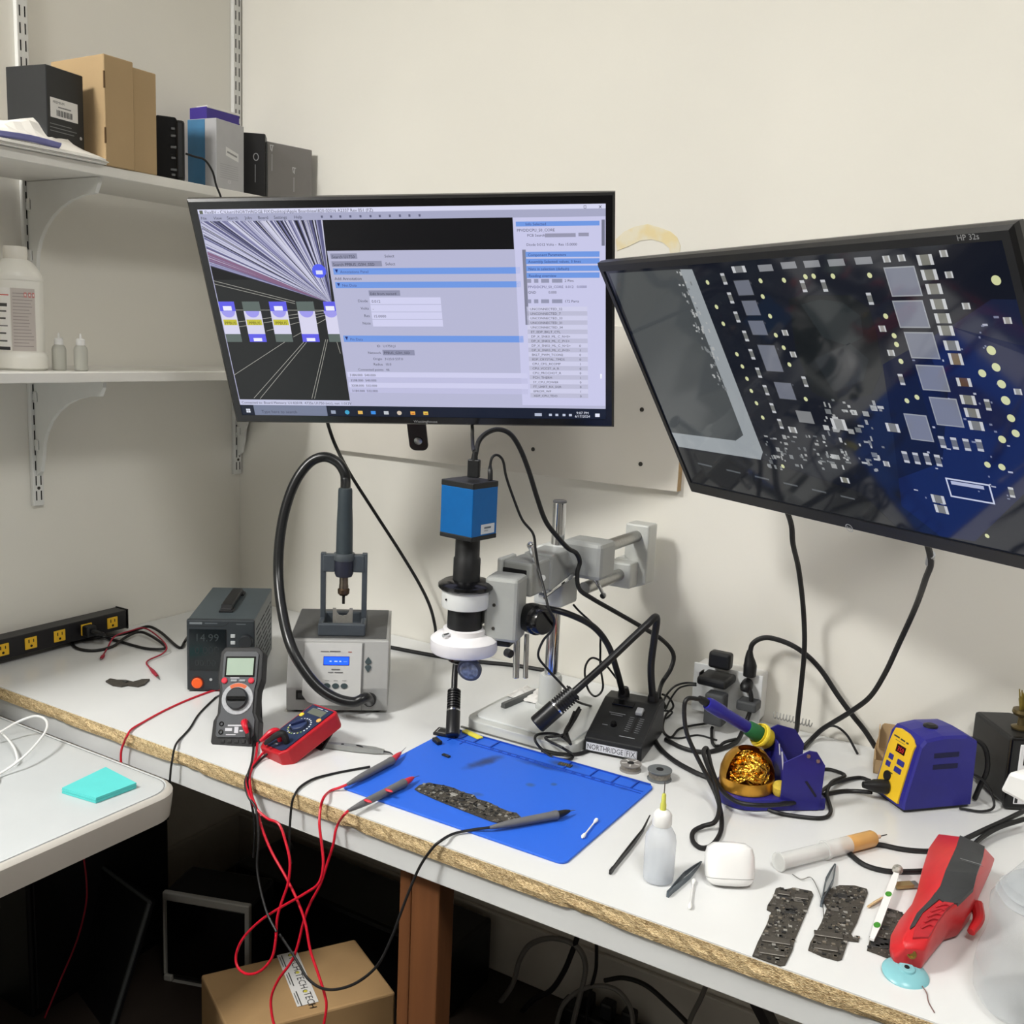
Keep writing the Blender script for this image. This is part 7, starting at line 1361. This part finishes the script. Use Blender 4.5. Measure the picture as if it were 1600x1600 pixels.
# leaning dark panel
root = thing('dark_panel', 'thin dark panel with metal edge leaning under the folding table', 'panel', YP(190, 1560, -.62))
v = [YP(110, 1318, -.50), YP(234, 1410, -.60), YP(172, 1612, -.66), YP(10, 1560, -.55)]; off = Vector((.004, .012, 0))
MB().add(v + [p + off for p in v], [(0, 1, 2, 3), (7, 6, 5, 4), (0, 4, 5, 1), (1, 5, 6, 2), (2, 6, 7, 3), (3, 7, 4, 0)]).build('sheet', TWM, root, True)
MB().tube([v[0], v[1]], .004, 6, 1).build('edge_strip', pm('edge_metal', (104, 108, 108), .35, .6), root, True); MB().tube([v[1], v[2]], .005, 6, 1).build('edge_strip', MATS['edge_metal'], root, True)
q_ = YP(58, 1580, -.60)
o = MB().bb((q_.x - .3, -.60, FLOOR), (q_.x, -.50, q_.z), .004).build('floor_carton', CB); tag(o, 'brown box on the floor at the far left under the tables', 'box')
cable('wire', 'dull red wire hanging in the dark below the folding table', [(128, 1320, 'y', -.77), (135, 1375, 'y', -.77), (134, 1415, 'y', -.77), (120, 1470, 'y', -.77), (95, 1530, 'y', -.77), (70, 1590, 'y', -.77)], .0017, MATS['dull_red_cable'])
# cables and bits on the right under the bench
GC = pm('grey_cable', (118, 116, 112), .5)
for lab, pts, r, m_ in (('grey cable arching under the bench', [(772, 1578), (800, 1540), (812, 1500), (830, 1475), (865, 1466), (900, 1478), (915, 1510), (905, 1560), (890, 1620)], .006, GC), ('black cable hanging down from behind the bench', [(904, 1458), (893, 1490), (880, 1520), (860, 1548), (830, 1565), (800, 1600)], .006, RUB), ('thin black cable hanging straight behind the bench', [(932, 1468), (932, 1500), (930, 1520), (920, 1560), (915, 1610)], .004, RUB), ('black cable curving to the lower right under the bench', [(945, 1532), (975, 1528), (1010, 1540), (1045, 1570), (1075, 1600), (1100, 1630)], .005, RUB), ('pale cable looping low under the bench', [(870, 1600), (880, 1570), (905, 1548), (935, 1540), (965, 1548), (985, 1575), (990, 1610)], .005, GC), ('grey braided cable slanting under the bench', [(1105, 1535), (1095, 1560), (1080, 1590), (1070, 1620)], .005, GC), ('pale cable beside the wooden bench leg', [(703, 1385), (690, 1415), (685, 1450), (690, 1500), (700, 1545), (740, 1580), (790, 1575)], .004, GC)):
    cable('floor_cable', lab, [(x, y, 'y', -.10 - .0 * i) for i, (x, y) in enumerate(pts)], r, m_)
root = thing('floor_power_strip', 'black power strip with plugs lying low under the bench', 'power strip', YP(940, 1580, -.14))
p = Z(935, 1572, FLOOR + .045); p.y = min(p.y, -.06); root.location = (p.x, p.y, FLOOR); MB().box((0, 0, 0), (.22, .05, .04), .006, M=Matrix.Translation((p.x + .03, p.y, FLOOR + .0205))).build('housing', BLK, root, True)
for k in (-.05, 0, .05): MB().box((0, 0, 0), (.03, .03, .04), .006, M=Matrix.Translation((p.x + .03 + k, p.y, FLOOR + .058))).build('plug', BLK, root, True)
root = thing('bench_brace', 'black metal brace slanting under the right end of the bench', 'brace', YP(1190, 1565, -.3))
a, c = YP(1180, 1555, -.45), YP(1215, 1625, -.30); MB().tube([Vector((a.x - .01, a.y - .05, T - .08)), a, c, Vector((c.x + .04, min(c.y + .1, -.04), FLOOR + .012))], .014, 4, 1).build('strut', BLK, root, True)
# ================================================================== pieces that belong to a part become its sub-parts
RULES = {'display_digits': ('display_window', 'display'), 'front_marking': ('front_panel',), 'button_ring': ('power_button',), 'handle_bracket': ('carry_handle',), 'screen_picture': ('display_panel',), 'brand_mark': ('bezel',), 'power_light': ('bezel',), 'lcd': ('lcd_frame',),
    'orange_sector': ('dial_scale',), 'face_print': ('front_face', 'face_plate'), 'front_print': ('fascia', 'front_panel'), 'display': ('display_bezel',), 'serial_sticker': ('camera_body',), 'name_sticker': ('case',), 'top_print': ('case',), 'panel_print': ('panel', 'grey_panel'),
    'plate_print': ('plate',), 'carton_print': ('carton',), 'barcode_sticker': ('carton',), 'tab_slot': ('carton',), 'printed_tape': ('carton',), 'label_print': ('bottle_body',), 'paper_label': ('bottle_body',), 'pole_cap': ('pole',), 'ring_diffuser': ('ring_light',), 'thumb_screw': ('ring_light',),
    'receptacle_rim': ('iron_receptacle',), 'slots': ('channel',), 'screw_head': ('channel',), 'grip_rib': ('grip_pad', 'holster'), 'tripod_socket': ('body_shell',), 'trim_ring': ('lamp_head',), 'heat_sink': ('lamp_head',), 'lever_ball': ('clamp_lever',), 'lever_pivot': ('clamp_lever',), 'vent_slots': ('case',), 'case_screw': ('case',), 'vent_slot': ('case',),
    'bracket_bolt': ('tilt_bracket',), 'white_edge': ('carton',), 'blue_band': ('carton',), 'rack_screw': ('focus_rack',), 'lid_flap': ('lid',), 'edge_groove': ('table_top',), 'reel_spokes': ('reel',), 'clamp_slot': ('slide_front',), 'usb_port': ('body',), 'red_inlay': ('handle',), 'side_rest': ('upright',), 'button_ring': ('power_button',)}
import re
def base(o): return re.sub(r'\.\d+$', '', o.name)
def centre(o):
    b = [Vector(c) for c in o.bound_box]; return sum(b, Vector()) / 8
for o in list(scene.objects):
    if o.type == 'MESH' and o.parent is not None and o.parent.type == 'EMPTY' and base(o) in RULES:
        c = [q for q in o.parent.children if q.type == 'MESH' and base(q) in RULES[base(o)] and q is not o]
        if c:
            p = min(c, key=lambda q: (centre(q) - centre(o)).length)
            if p.matrix_local == Matrix.Identity(4) or p.location.length < 1e-9: o.parent = p
